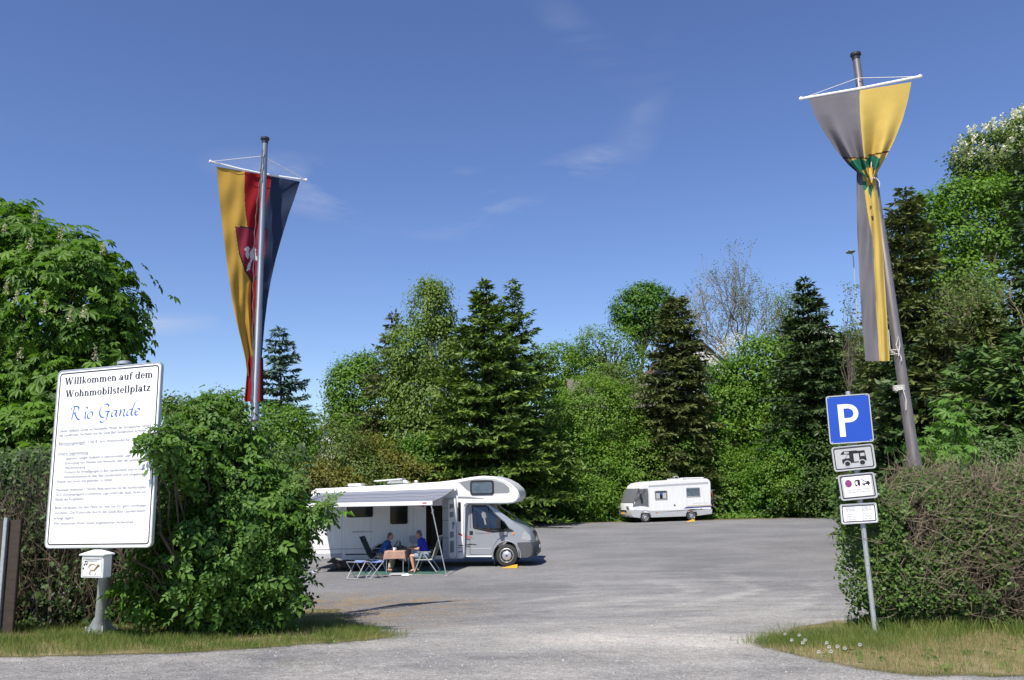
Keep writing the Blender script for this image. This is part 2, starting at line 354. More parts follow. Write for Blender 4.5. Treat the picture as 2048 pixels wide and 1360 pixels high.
def put_serif(mb, txt, xc, y, size, width, O, U, V, off):
    adv = sum(GL[c][0] for c in txt); k = width / adv; x = xc - width / 2; N = U.cross(V).normalized()
    for i, c in enumerate(txt):
        for j, poly in enumerate(GL[c][1]):
            mb.add([O + U * (x + a * k) + V * (y + b * size) + N * (off + 0.0002 * (j % 5)) for a, b in poly], [tuple(range(len(poly)))])
        x += GL[c][0] * k
def smooth_line(P, n=8):
    P = [P[0]] + list(P) + [P[-1]]; out = []
    for i in range(1, len(P) - 2):
        p0, p1, p2, p3 = [np.array(q, float) for q in P[i - 1:i + 3]]
        for k in range(n):
            t = k / n; out.append(0.5 * (2 * p1 + (p2 - p0) * t + (2 * p0 - 5 * p1 + 4 * p2 - p3) * t * t + (3 * p1 - p0 - 3 * p2 + p3) * t ** 3))
    out.append(np.array(P[-2], float)); return out
def put_nib(mb, P, O, U, V, off, x, y, sx, sy, w0=0.015, w1=0.085, nib=R(35), mi=0):
    Q = smooth_line(P); N = U.cross(V).normalized(); vs = []
    nx, ny = math.cos(nib), math.sin(nib)
    for q in Q:
        for s_ in (-1, 1):
            a = x + sx * (q[0] + s_ * w1 / 2 * nx); b = y + sy * (q[1] + s_ * w1 / 2 * ny + (0.0 if s_ < 0 else w0))
            vs.append(O + U * a + V * b + N * off)
    mb.add(vs, [(2 * i, 2 * i + 1, 2 * i + 3, 2 * i + 2) for i in range(len(Q) - 1)], mi)
# ================================================================== ground
def gravel_material():
    m, t, o = nodes('gravel'); N = t.nodes.new; Lk = t.links.new
    b = N('ShaderNodeBsdfPrincipled'); b.inputs['Roughness'].default_value = 0.95; b.inputs['Specular IOR Level'].default_value = 0.15
    tcn = N('ShaderNodeTexCoord'); P = tcn.outputs['Object']
    def noise(scale, detail=5, rough=0.6, vec=P, dist=0.0):
        n = N('ShaderNodeTexNoise'); n.inputs['Scale'].default_value = scale; n.inputs['Detail'].default_value = detail; n.inputs['Roughness'].default_value = rough; n.inputs['Distortion'].default_value = dist
        Lk(vec, n.inputs['Vector']); return n.outputs[0]
    def rng_(v, a, b_, c=0.0, d=1.0):
        n = N('ShaderNodeMapRange'); n.inputs['From Min'].default_value = a; n.inputs['From Max'].default_value = b_; n.inputs['To Min'].default_value = c; n.inputs['To Max'].default_value = d; Lk(v, n.inputs['Value']); return n.outputs[0]
    def mix(f, A, B, bt='MIX'):
        n = N('ShaderNodeMix'); n.data_type = 'RGBA'; n.blend_type = bt
        if hasattr(f, 'links'): Lk(f, n.inputs['Factor'])
        else: n.inputs['Factor'].default_value = f
        for s_, v in (('A', A), ('B', B)):
            if hasattr(v, 'links'): Lk(v, n.inputs[s_])
            else: n.inputs[s_].default_value = (*v, 1)
        return n.outputs['Result']
    def mul(a, b_):
        n = N('ShaderNodeMath'); n.operation = 'MULTIPLY'; Lk(a, n.inputs[0])
        if hasattr(b_, 'links'): Lk(b_, n.inputs[1])
        else: n.inputs[1].default_value = b_
        return n.outputs[0]
    big = rng_(noise(0.25, 6), 0.35, 0.65); col = mix(big, (0.168, 0.166, 0.166), (0.242, 0.237, 0.231))
    # pale dust worn along the curved wheel tracks of the entrance
    def blob(cx, cy, rx, ry, rot, pw=1.0):
        mpn = N('ShaderNodeMapping'); mpn.vector_type = 'TEXTURE'; mpn.inputs['Location'].default_value = (cx, cy, 0); mpn.inputs['Rotation'].default_value = (0, 0, rot); mpn.inputs['Scale'].default_value = (rx, ry, 50)
        Lk(P, mpn.inputs[0]); g = N('ShaderNodeTexGradient'); g.gradient_type = 'SPHERICAL'; Lk(mpn.outputs[0], g.inputs[0]); return rng_(g.outputs['Fac'], 0.0, 0.55)
    def streaks(rot, sx, sy, lo, hi):
        mpn = N('ShaderNodeMapping'); mpn.inputs['Rotation'].default_value = (0, 0, rot); mpn.inputs['Scale'].default_value = (sx, sy, 1); Lk(P, mpn.inputs[0])
        return rng_(noise(1.0, 6, 0.65, mpn.outputs[0], 0.4), lo, hi)
    s1 = mul(blob(2.6, 13.0, 4.6, 10.0, -0.30), streaks(-0.35, 0.5, 1.0, 0.34, 0.62))
    s2 = mul(blob(3.2, 20, 7.0, 14, -0.2), streaks(1.0, 0.30, 1.1, 0.46, 0.68))
    s3 = mul(blob(1.5, 9.7, 1.9, 1.2, -0.08), rng_(noise(1.3, 6), 0.25, 0.55))
    col = mix(mul(s1, 0.62), col, (0.45, 0.425, 0.38)); col = mix(mul(s2, 0.45), col, (0.40, 0.39, 0.37)); col = mix(mul(s3, 1.0), col, (0.62, 0.57, 0.50))
    s6 = mul(blob(-0.5, 7.0, 13.0, 7.0, 0.10), rng_(noise(0.9, 7, 0.7), 0.34, 0.64)); col = mix(mul(s6, 0.75), col, (0.43, 0.405, 0.365))
    wv = N('ShaderNodeTexWave'); wv.wave_type = 'RINGS'; wv.rings_direction = 'Z'; wv.inputs['Scale'].default_value = 0.2; wv.inputs['Distortion'].default_value = 9.0; wv.inputs['Detail'].default_value = 5; wv.inputs['Detail Scale'].default_value = 0.7
    mpw = N('ShaderNodeMapping'); mpw.inputs['Location'].default_value = (9.0, -24.0, 0); Lk(P, mpw.inputs[0]); Lk(mpw.outputs[0], wv.inputs['Vector']); arcs = mul(mul(rng_(wv.outputs['Fac'], 0.62, 0.95), rng_(noise(0.7, 6, 0.7), 0.38, 0.62)), blob(3.2, 15.0, 5.5, 12.0, -0.2)); col = mix(mul(arcs, 0.6), col, (0.47, 0.45, 0.41))
    # rust-brown litter on the left of the lot
    s4 = mul(blob(-3.4, 16.5, 3.4, 6.5, 0.2), rng_(noise(2.2, 7, 0.7), 0.42, 0.58)); col = mix(mul(s4, 1.0), col, (0.29, 0.215, 0.13))
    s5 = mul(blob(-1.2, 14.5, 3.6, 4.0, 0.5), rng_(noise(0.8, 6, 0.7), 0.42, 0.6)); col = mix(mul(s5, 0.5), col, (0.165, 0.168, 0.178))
    # stones
    sp = rng_(noise(55, 3, 0.7), 0.3, 0.7, 0.55, 1.45); n = N('ShaderNodeMix'); n.data_type = 'RGBA'; n.blend_type = 'MULTIPLY'; n.inputs['Factor'].default_value = 1; Lk(col, n.inputs['A']); Lk(sp, n.inputs['B']); col = n.outputs['Result']
    sp = rng_(noise(22, 4, 0.75), 0.3, 0.7, 0.68, 1.32); n = N('ShaderNodeMix'); n.data_type = 'RGBA'; n.blend_type = 'MULTIPLY'; n.inputs['Factor'].default_value = 1; Lk(col, n.inputs['A']); Lk(sp, n.inputs['B']); col = n.outputs['Result']
    sp = rng_(noise(5, 6, 0.75), 0.3, 0.7, 0.82, 1.18); n = N('ShaderNodeMix'); n.data_type = 'RGBA'; n.blend_type = 'MULTIPLY'; n.inputs['Factor'].default_value = 1; Lk(col, n.inputs['A']); Lk(sp, n.inputs['B']); col = n.outputs['Result']
    vo = N('ShaderNodeTexVoronoi'); vo.inputs['Scale'].default_value = 38; Lk(P, vo.inputs['Vector']); wh = rng_(vo.outputs['Distance'], 0.10, 0.06)
    vc = N('ShaderNodeSeparateColor'); Lk(vo.outputs['Color'], vc.inputs[0]); col = mix(mul(wh, rng_(vc.outputs[0], 0.965, 0.975, 0, 0.5)), col, (0.55, 0.54, 0.52))
    Lk(col, b.inputs['Base Color'])
    bp = N('ShaderNodeBump'); bp.inputs['Strength'].default_value = 0.8; bp.inputs['Distance'].default_value = 0.03; Lk(noise(48, 5, 0.7), bp.inputs['Height']); Lk(bp.outputs[0], b.inputs['Normal'])
    Lk(b.outputs[0], o.inputs[0]); return m
def soil_material(name, c0, c1, c2, sc=1.2, soft=3.0):
    m, t, o = nodes(name); N = t.nodes.new; Lk = t.links.new; b = N('ShaderNodeBsdfPrincipled'); b.inputs['Roughness'].default_value = 1.0; b.inputs['Specular IOR Level'].default_value = 0.1
    tcn = N('ShaderNodeTexCoord'); n = N('ShaderNodeTexNoise'); n.inputs['Scale'].default_value = sc; n.inputs['Detail'].default_value = 9; n.inputs['Roughness'].default_value = 0.7; Lk(tcn.outputs['Object'], n.inputs['Vector'])
    r = N('ShaderNodeValToRGB'); e = r.color_ramp.elements; e[0].position = 0.36; e[0].color = (*c0, 1); e[1].position = 0.66; e[1].color = (*c2, 1); k = e.new(0.5); k.color = (*c1, 1)
    Lk(n.outputs[0], r.inputs[0]); Lk(r.outputs[0], b.inputs['Base Color']); n2 = N('ShaderNodeTexNoise'); n2.inputs['Scale'].default_value = 40; Lk(tcn.outputs['Object'], n2.inputs['Vector'])
    bp = N('ShaderNodeBump'); bp.inputs['Strength'].default_value = 0.6; bp.inputs['Distance'].default_value = 0.03; Lk(n2.outputs[0], bp.inputs['Height']); Lk(bp.outputs[0], b.inputs['Normal'])
    # the sheet thins out into the gravel along its rim ('v' = how deep inside the patch)
    at_ = N('ShaderNodeAttribute'); at_.attribute_name = 'v'; n3 = N('ShaderNodeTexNoise'); n3.inputs['Scale'].default_value = soft; n3.inputs['Detail'].default_value = 10; n3.inputs['Roughness'].default_value = 0.75; Lk(tcn.outputs['Object'], n3.inputs['Vector'])
    ad = N('ShaderNodeMath'); ad.operation = 'ADD'; Lk(at_.outputs['Fac'], ad.inputs[0]); Lk(n3.outputs[0], ad.inputs[1]); mr = N('ShaderNodeMapRange'); mr.inputs['From Min'].default_value = 0.90; mr.inputs['From Max'].default_value = 1.16; Lk(ad.outputs[0], mr.inputs['Value'])
    tp = N('ShaderNodeBsdfTransparent'); ms = N('ShaderNodeMixShader'); Lk(mr.outputs[0], ms.inputs[0]); Lk(tp.outputs[0], ms.inputs[1]); Lk(b.outputs[0], ms.inputs[2]); Lk(ms.outputs[0], o.inputs[0]); return m
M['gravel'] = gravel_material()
M['verge_soil'] = soil_material('verge_soil', (0.08, 0.095, 0.03), (0.19, 0.165, 0.075), (0.31, 0.25, 0.15), 1.6)
M['wood_soil'] = soil_material('wood_soil', (0.03, 0.045, 0.012), (0.05, 0.06, 0.02), (0.085, 0.075, 0.035), 0.4)
M['litter'] = soil_material('litter', (0.13, 0.105, 0.06), (0.2, 0.155, 0.09), (0.12, 0.13, 0.05), 0.9)

def vnoise(x, y, s=1.0, seed=0):
    x = np.asarray(x, float) * s; y = np.asarray(y, float) * s
    return (np.sin(x * 1.7 + seed) * np.cos(y * 2.3 - seed * 1.3) + np.sin(x * 3.9 - y * 2.1 + seed * 2) * 0.6 + np.cos(x * 7.7 + y * 6.3 - seed) * 0.35) / 1.95
def sheet(name, xs, ys, mat, dz=0.0, mask=None, bumpz=0.0, blur=34):
    X, Y = np.meshgrid(xs, ys); Z = gz(X, Y) + dz + (bumpz * vnoise(X, Y, 1.1, 3) if bumpz else 0)
    nx, ny = len(xs), len(ys); V = np.stack([X.ravel(), Y.ravel(), Z.ravel()], 1)
    i = np.arange(nx - 1)[None, :] + np.arange(ny - 1)[:, None] * nx; i = i.ravel(); T = np.stack([i, i + 1, i + 1 + nx, i + nx], 1)
    A_ = None
    if mask is not None:
        a = mask(V[:, 0], V[:, 1]).astype(float).reshape(ny, nx)
        for _ in range(blur):
            p = np.pad(a, 1, mode='edge'); a = (p[1:-1, 1:-1] * 2 + p[:-2, 1:-1] + p[2:, 1:-1] + p[1:-1, :-2] + p[1:-1, 2:]) / 6
        A_ = a.ravel(); T = T[A_[T].max(1) > .02]
        u, inv = np.unique(T, return_inverse=True); V = V[u]; T = inv.reshape(-1, 4); A_ = A_[u]
    o = np_mesh(name, V, T, mat, None, A_, smooth=True); tag(o, kind='structure'); return o
xs = np.concatenate([[-700, -400, -200, -120, -80], np.linspace(-60, -12, 33), np.linspace(-11.5, 16, 56), np.linspace(17, 60, 30), [80, 120, 200, 400, 700]])
ys = np.concatenate([[-300, -100, -30, -10, 0], np.linspace(2, 22, 61), np.linspace(22.7, 110, 90), [125, 150, 200, 300, 500, 900, 1500]])
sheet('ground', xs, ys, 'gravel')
def inpoly(poly):
    P = np.array(poly, float)
    def f(x, y):
        r = np.zeros(len(x), bool); j = len(P) - 1
        for i in range(len(P)):
            c = ((P[i, 1] > y) != (P[j, 1] > y)) & (x < (P[j, 0] - P[i, 0]) * (y - P[i, 1]) / (P[j, 1] - P[i, 1] + 1e-12) + P[i, 0]); r ^= c; j = i
        return r
    return f
def ragged(poly, amp=0.13):
    f = inpoly(poly); return lambda x, y: f(x + amp * vnoise(x, y, 3.3, 1) + 1.5 * amp * vnoise(x, y, 0.9, 8), y + amp * vnoise(x, y, 3.9, 5) + 1.2 * amp * vnoise(x, y, 0.8, 11))
pg = lambda L_: [tuple(atg(*p)[:2]) for p in L_]
LV = pg([(-120, 1322), (0, 1318), (200, 1312), (420, 1304), (560, 1297), (690, 1288), (790, 1276), (745, 1262), (700, 1240), (655, 1205), (610, 1182)]) + [(-4.5, 15.0), (-9, 15.5), (-24, 15.5), (-24, 9.2)]
RV = pg([(1535, 1292), (1570, 1270), (1630, 1250), (1695, 1236)]) + [(4.6, 11.5), (5.4, 13.0), (9, 18), (14, 24), (40, 30), (40, 7.3)] + pg([(2250, 1356), (2048, 1354), (1850, 1352), (1720, 1340), (1620, 1320), (1560, 1306)])
IS = pg([(545, 1331), (600, 1324), (650, 1328), (640, 1335), (580, 1338)])
lv_in, rv_in, is_in = ragged(LV), ragged(RV), ragged(IS, 0.06)
sheet('grass_verge_left', np.arange(-24, -0.8, 0.07), np.arange(7.4, 15.9, 0.07), 'verge_soil', 0.006, lv_in, 0.002)
sheet('grass_verge_right', np.concatenate([np.arange(1.5, 9, 0.07), np.arange(9, 40, 0.4)]), np.concatenate([np.arange(5.8, 14, 0.07), np.arange(14, 31, 0.3)]), 'verge_soil', 0.006, rv_in, 0.002)
hill_in = lambda x, y: (y > 55.8 + 0.7 * vnoise(x, y, 0.35, 2) + 0.012 * (x - 8) ** 2 * (x < 8)) | ((x > 21 + 0.8 * vnoise(x, y, 0.4, 4)) & (y > 20)) | (x < -14.5 - 0.5 * vnoise(x, y, 0.5, 7)) & (y > 15)
hx = np.concatenate([[-500, -250, -120], np.arange(-70, 70, 0.9), [80, 120, 250, 500]]); hy = np.concatenate([np.arange(15, 62, 0.5), np.arange(62, 112, 1.4), [125, 150, 200, 300, 500, 900]])
sheet('hillside', hx, hy, 'wood_soil', 0.012, hill_in, 0.0, 2)
lit_in = lambda x, y: hill_in(x, y + 0.9 + 0.5 * vnoise(x, y, 1.1, 9)) & (y > 50) & (y < 60) & (x > -10) & (x < 26)
sheet('leaf_litter_strip', np.arange(-10, 26, 0.3), np.arange(50, 60, 0.2), 'litter', 0.007, lit_in, 0.0, 4)

# ------------------------------------------------------------------ foliage generators
LEAF = (np.array([[0, 0, 0], [-.34, .45, .10], [0, 1, -.05], [.34, .45, .10]], np.float32), np.array([[0, 1, 2], [0, 2, 3]]))
NARROW = (np.array([[0, 0, 0], [-.17, .4, .05], [0, 1, -.06], [.17, .4, .05]], np.float32), np.array([[0, 1, 2], [0, 2, 3]]))
NEEDLE = (np.array([[0, 0, 0], [-.19, .35, -.03], [0, 1, -.02], [.19, .35, -.03]], np.float32), np.array([[0, 1, 2], [0, 2, 3]]))
BLADE = (np.array([[-.022, 0, 0], [.022, 0, 0], [.016, .6, .10], [0, 1, .36], [-.016, .6, .10]], np.float32), np.array([[0, 1, 2], [0, 2, 4], [4, 2, 3]]))
def fingers(angs, lens, wd=.17):
    V = []; T = []
    for a, l in zip(angs, lens):
        a = R(a); d = np.array([math.sin(a), math.cos(a), 0]); s_ = np.array([math.cos(a), -math.sin(a), 0]); b = len(V)
        V += [d * .03, d * l * .6 - s_ * wd * l + [0, 0, .05], d * l + [0, 0, -.16], d * l * .6 + s_ * wd * l + [0, 0, .05]]; T += [[b, b + 1, b + 2], [b, b + 2, b + 3]]
    return np.array(V, np.float32), np.array(T)
PALM = fingers([-100, -58, -20, 20, 58, 100], [.6, .85, 1, 1, .85, .6])
def pinnate():
    V = []; T = []
    for y, a, l in ((.12, -62, .42), (.12, 62, .42), (.36, -55, .46), (.36, 55, .46), (.58, 0, .5)):
        a = R(a); d = np.array([math.sin(a), math.cos(a), 0]); s_ = np.array([math.cos(a), -math.sin(a), 0]); b = len(V); o = np.array([0, y, 0.])
        V += [o, o + d * l * .45 - s_ * .13 + [0, 0, .06], o + d * l + [0, 0, -.10], o + d * l * .45 + s_ * .13 + [0, 0, .06]]; T += [[b, b + 1, b + 2], [b, b + 2, b + 3]]
    return np.array(V, np.float32), np.array(T)
PINN = pinnate()
def leaf_geo(C, N, D, sz, tpl):
    TV, TT = tpl; N = _norm(N); D = _norm(D - N * (D * N).sum(1, keepdims=True)); X = np.cross(D, N); n = len(C); k = len(TV)
    sz = np.broadcast_to(np.asarray(sz, float), (n,))[:, None, None]
    V = C[:, None, :] + sz * (TV[None, :, 0:1] * X[:, None, :] + TV[None, :, 1:2] * D[:, None, :] + TV[None, :, 2:3] * N[:, None, :])
    T = TT[None] + (np.arange(n) * k)[:, None, None]; return V.reshape(-1, 3), T.reshape(-1, 3)
def leaves(name, C, N, D, sz, tpl, mat, parent=None, v=None):
    V, T = leaf_geo(C, N, D, sz, tpl); k = len(tpl[0])
    if v is None: v = rng.random(len(C))
    return np_mesh(name, V, T, mat, parent, np.repeat(v, k))
def unit(n): return _norm(rng.normal(size=(n, 3)))
def crown(lobes, nclump, per, rc, inner=0.5, flat=0.65):
    """clumps of leaves through a set of ellipsoid lobes -> centres, normals, directions, v"""
    Lb = np.array(lobes, float); ar = (Lb[:, 3] * Lb[:, 4] + Lb[:, 3] * Lb[:, 5]) ; ar = ar ** .8; ar = ar / ar.sum()
    w_ = rng.choice(len(Lb), nclump * 2, p=ar); d = unit(nclump * 2); r = (inner ** 3 + (1 - inner ** 3) * rng.random(nclump * 2)) ** (1 / 3)
    cc = Lb[w_, :3] + d * r[:, None] * Lb[w_, 3:6]; ok = np.ones(len(cc), bool)
    for j in range(len(Lb)):
        q = (((cc - Lb[j, :3]) / Lb[j, 3:6]) ** 2).sum(1); ok &= ~((q < 0.40) & (w_ != j))
    cc = cc[ok][:nclump]; d = d[ok][:nclump]; n = len(cc)
    rcs = rc * (0.6 + 0.8 * rng.random(n)); idx = np.repeat(np.arange(n), per)
    off = rng.normal(size=(n * per, 3)) * 0.55; off[:, 2] *= flat
    C = cc[idx] + off * rcs[idx, None]
    Nn = _norm(0.55 * d[idx] + 0.45 * _norm(off) + np.array([0, 0, 0.55]) + 0.55 * unit(n * per)); D = _norm(_norm(off) * np.array([1, 1, .4]) + 0.7 * unit(n * per) - np.array([0, 0, 0.35]))
    v = np.clip(0.55 * rng.random(n)[idx] + 0.45 * rng.random(n * per), 0, 1); return C, Nn, D, v, cc
def limb_path(a, b, n=4, wob=0.12):
    a, b = np.array(a, float), np.array(b, float); L_ = np.linalg.norm(b - a); out = [a]
    for i in range(1, n):
        t = i / n; p = a + (b - a) * t; p = p + rng.normal(size=3) * wob * L_ * 0.35 + np.array([0, 0, 0.10 * L_ * math.sin(math.pi * t)]); out.append(p)
    out.append(b); return out
def deciduous(name, label, base, height, lobes, mat, leaf=0.24, nclump=350, per=40, rc=0.6, trunk_r=0.18, bark='bark', tpl=LEAF, limbs=26, inner=0.5, extra=None, cat='tree', trunk_top=0.72):
    """base: world base point; lobes relative to it"""
    root = empty(name, base, 0, label, cat)
    C, Nn, D, v, cc = crown(lobes, nclump, per, rc, inner)
    leaves('crown', C, Nn, D, leaf * (0.7 + 0.6 * rng.random(len(C))), tpl, mat, root, v)
    mb = MB(); ctr = np.mean(np.array(lobes)[:, :3], 0); top = np.array([ctr[0] * .9, ctr[1] * .9, height * trunk_top])
    tp = limb_path((0, 0, -0.2), top, 6, 0.06); mb.tube(tp, [trunk_r * (1.15 - 0.95 * i / 6) for i in range(7)], 8)
    for j in rng.choice(len(cc), min(limbs, len(cc)), replace=False):
        e = cc[j]; t = np.clip(0.25 + 0.6 * (e[2] / height) + rng.normal() * .05, .2, .95) * 0.85; k = t * 6; i = min(int(k), 5); s_ = tp[i] + (tp[i + 1] - tp[i]) * (k - i)
        if e[2] < s_[2]: s_ = tp[max(1, i - 1)]
        mb.tube(limb_path(s_, e, 4), [trunk_r * .34, trunk_r * .26, trunk_r * .18, trunk_r * .11, trunk_r * .05], 5)
    mb.build('trunk', bark, root, smooth=True)
    if extra: extra(root, cc)
    return root
def conifer(name, label, base, height, rad, mat, levels=34, nb=9, droop=0.35, dens=1.0, needle=0.34, bare=0.06, power=0.85, bark='bark', trunk_r=0.2, tpl=NEEDLE, ragg=0.25, cat='tree', hang=0.3, asym=None):
    root = empty(name, base, 0, label, cat); Cs = []; Ns = []; Ds = []; Vs = []; mb = MB()
    mb.tube([(0, 0, -0.2), (0.02 * height * rng.normal() * .3, 0, height * .5), (0, 0, height * .995)], [trunk_r, trunk_r * .6, 0.015], 7)
    for l in range(levels):
        t = bare + (1 - bare) * (l + .6 * rng.random()) / levels; z = t * height; rr = rad * (1 - t) ** power + 0.10
        for q in range(max(4, int(nb * (0.55 + 0.6 * (1 - t))))):
            a = rng.random() * 2 * math.pi; ln = rr * (1 - ragg + 2 * ragg * rng.random() ** 1.2)
            if asym is not None: ln *= asym(a, t)
            if ln < 0.12: continue
            ns = 6; dr = droop * (0.4 + 0.9 * (1 - t)); h = np.array([math.cos(a), math.sin(a), 0.]); up = 0.30 * t + 0.05
            P = [np.array([0, 0, z]) + h * ln * s_ + np.array([0, 0, ln * (up * s_ - dr * s_ ** 1.5 + 0.25 * dr * s_ ** 4)]) for s_ in np.linspace(0, 1, ns)]
            if ln > 0.7: mb.tube([P[0], P[2], P[4], P[5]], [0.035, 0.025, 0.014, 0.006], 3, cap=False)
            n = max(6, int(ln * 30 * dens)); s_ = rng.random(n) ** 0.75 * 0.98 + 0.02; f = s_ * (ns - 1); i = np.minimum(f.astype(int), ns - 2); PP = np.array(P)
            pos = PP[i] + (PP[i + 1] - PP[i]) * (f - i)[:, None]; bd = _norm(PP[i + 1] - PP[i]); sd_ = np.cross(bd, [0, 0, 1.]); sg = rng.choice([-1., 1.], n)
            D = _norm(bd * 0.75 + sd_ * (sg * (0.35 + 0.8 * rng.random(n)))[:, None] - np.array([0, 0, 1]) * (hang * rng.random(n))[:, None])
            wdt = (0.12 + 0.26 * ln * (1 - s_)) * rng.random(n) * 0.9
            pos = pos + sd_ * (sg * wdt)[:, None] - np.array([0, 0, 1.]) * (hang * wdt * .7)[:, None] + rng.normal(size=(n, 3)) * 0.03
            Cs.append(pos); Ds.append(D); Ns.append(_norm(np.array([0, 0, 1.]) + 0.5 * rng.normal(size=(n, 3)) + 0.25 * h)); cv = 0.45 * rng.random(); Vs.append(np.clip(cv + 0.45 * rng.random(n) + 0.25 * (s_ > .85), 0, 1))
    C = np.concatenate(Cs); leaves('crown', C, np.concatenate(Ns), np.concatenate(Ds), needle * (0.6 + 0.7 * rng.random(len(C))), tpl, mat, root, np.concatenate(Vs))
    mb.build('trunk', bark, root, smooth=True); return root
def bare_branches(mb, p, d, ln, r, depth, tips, spread=0.55, up=0.12):
    pts = [np.array(p, float)]; dd = np.array(d, float); n = 3
    for i in range(n):
        dd = _norm(dd + rng.normal(size=3) * 0.13 + np.array([0, 0, up * 0.4])); pts.append(pts[-1] + dd * ln / n)
    mb.tube(pts, [r, r * .86, r * .74, r * .62], 5 if r > .04 else 3, cap=False); tips.append((pts[-1], dd))
    if depth == 0: return
    k = 2 if rng.random() < .45 else 3
    for i in range(k):
        nd = _norm(dd + unit(1)[0] * spread + np.array([0, 0, up])); bare_branches(mb, pts[-1], nd, ln * (0.62 + 0.25 * rng.random()), r * (0.62 if i else .7), depth - 1, tips, spread, up)
    if depth > 1:
        nd = _norm(dd + unit(1)[0] * 0.9); bare_branches(mb, pts[1], nd, ln * .55, r * .4, depth - 2, tips, spread, up)
def twigs(mb, pts, dirs, ln, r, n=3, bend=0.25):
    for p, d in zip(pts, dirs):
        l = ln * (0.5 + rng.random()); d = _norm(np.array(d, float)); q = p + d * l * .5 + rng.normal(size=3) * bend * l * .3; e = p + d * l + rng.normal(size=3) * bend * l * .4
        mb.tube([p, q, e], [r, r * .75, r * .35], n, cap=False)
LM = {}
LM['chestnut'] = leafmat('chestnut_leaf', (0.04, 0.095, 0.010), (0.12, 0.23, 0.022), 0.36, gain=1.15)
LM['bush'] = leafmat('bush_leaf', (0.028, 0.075, 0.012), (0.11, 0.205, 0.03), 0.36, gain=1.3)
LM['hedge'] = leafmat('hedge_leaf', (0.028, 0.06, 0.012), (0.085, 0.14, 0.03), 0.28)
LM['fresh'] = leafmat('fresh_leaf', (0.045, 0.10, 0.010), (0.115, 0.205, 0.022), 0.36)
LM['lime'] = leafmat('lime_leaf', (0.06, 0.12, 0.012), (0.12, 0.20, 0.025), 0.35)
LM['birch'] = leafmat('birch_leaf', (0.06, 0.10, 0.016), (0.14, 0.20, 0.04), 0.36)
LM['oak'] = leafmat('oak_leaf', (0.028, 0.08, 0.008), (0.075, 0.155, 0.015), 0.32)
LM['olive'] = leafmat('olive_leaf', (0.05, 0.085, 0.016), (0.115, 0.16, 0.038), 0.32)
LM['rusty'] = leafmat('rusty_leaf', (0.075, 0.085, 0.014), (0.15, 0.14, 0.03), 0.3)
LM['spruce'] = leafmat('spruce_needle', (0.012, 0.026, 0.009), (0.035, 0.058, 0.016), 0.08, gain=1.95)
LM['brown_spruce'] = leafmat('brown_spruce_needle', (0.022, 0.034, 0.010), (0.068, 0.082, 0.022), 0.1, gain=1.95)
LM['blue_spruce'] = leafmat('blue_spruce_needle', (0.02, 0.04, 0.03), (0.05, 0.085, 0.062), 0.08, gain=1.95)
LM['fir'] = leafmat('fir_needle', (0.016, 0.034, 0.009), (0.08, 0.125, 0.018), 0.12, gain=1.95)
LM['yew'] = leafmat('yew_needle', (0.020, 0.042, 0.010), (0.06, 0.10, 0.024), 0.12, gain=1.95)
LM['maple'] = leafmat('maple_leaf', (0.05, 0.12, 0.015), (0.10, 0.19, 0.03), 0.35)
LM['blossom'] = leafmat('blossom', (0.60, 0.57, 0.46), (0.78, 0.76, 0.66), 0.3, gain=1.0)
LM['grass'] = leafmat('grass_blade', (0.06, 0.12, 0.018), (0.20, 0.22, 0.06), 0.3, gain=1.1)
LM['straw'] = leafmat('straw_blade', (0.24, 0.19, 0.085), (0.46, 0.37, 0.20), 0.25, gain=1.0)
LM['shaded_thicket'] = leafmat('shaded_thicket_leaf', (0.016, 0.034, 0.010), (0.055, 0.095, 0.02), 0.22, gain=1.3)  # thicket leaf colour darkened to paint in the shade below the chestnut
LM['dead'] = leafmat('dead_leaf', (0.03, 0.03, 0.012), (0.085, 0.07, 0.03), 0.15)
LM['shoot'] = leafmat('shoot_leaf', (0.06, 0.12, 0.02), (0.14, 0.22, 0.05), 0.36, gain=1.1)
LM['candle'] = leafmat('candle_blossom', (0.38, 0.34, 0.24), (0.62, 0.58, 0.45), 0.3, gain=1.0)
# ================================================================== welcome sign and mailbox
def plane4(bl, br, tl, Yl, Yr):
    O = at(*bl, Yl); U = at(*br, Yr) - O; V = at(*tl, Yl) - O; W, H = U.length, V.length
    return O, U.normalized(), V.normalized(), W, H
def plate(root, O, U, V, W, H, mat, frame, border, r=0.03, th=0.012, name='panel'):
    mb = MB(); mb.prism(rrect(0.004, 0.004, W - 0.004, H - 0.004, r), O, U, V, -th, 0); p = mb.build(name, mat, root)
    def ring(a, b, ra, rb, h0, h1, nm, mt):
        A = rrect(a, a, W - a, H - a, ra); B = rrect(b, b, W - b, H - b, rb); n = len(A); N = U.cross(V).normalized(); m = MB()
        vs = [O + U * x + V * y + N * h for h in (h0, h1) for P in (A, B) for x, y in P]; fs = []
        for i in range(n):
            j = (i + 1) % n; fs += [(2 * n + i, 2 * n + j, 3 * n + j, 3 * n + i), (i, j, 2 * n + j, 2 * n + i), (n + j, n + i, 3 * n + i, 3 * n + j), (j, i, n + i, n + j)]
        m.add(vs, fs); return m.build(nm, mt, p)
    ring(0.0, 0.012, r, r * .8, -th - 0.004, 0.005, 'frame', frame)
    if border: ring(border[0], border[0] + border[1], max(r * .7, .008), max(r * .5, .006), 0.0005, 0.002, 'border_line', 'ink')
    return p
O, U, V, W_, H_ = plane4((89, 1097), (303, 1095), (117, 742), 9.62, 9.16)
sgn = empty('welcome_sign', atg(200, 1270), 0, 'tall white welcome board with black and blue German lettering on a grey post', 'sign')
inv = Matrix.Translation(-sgn.location)
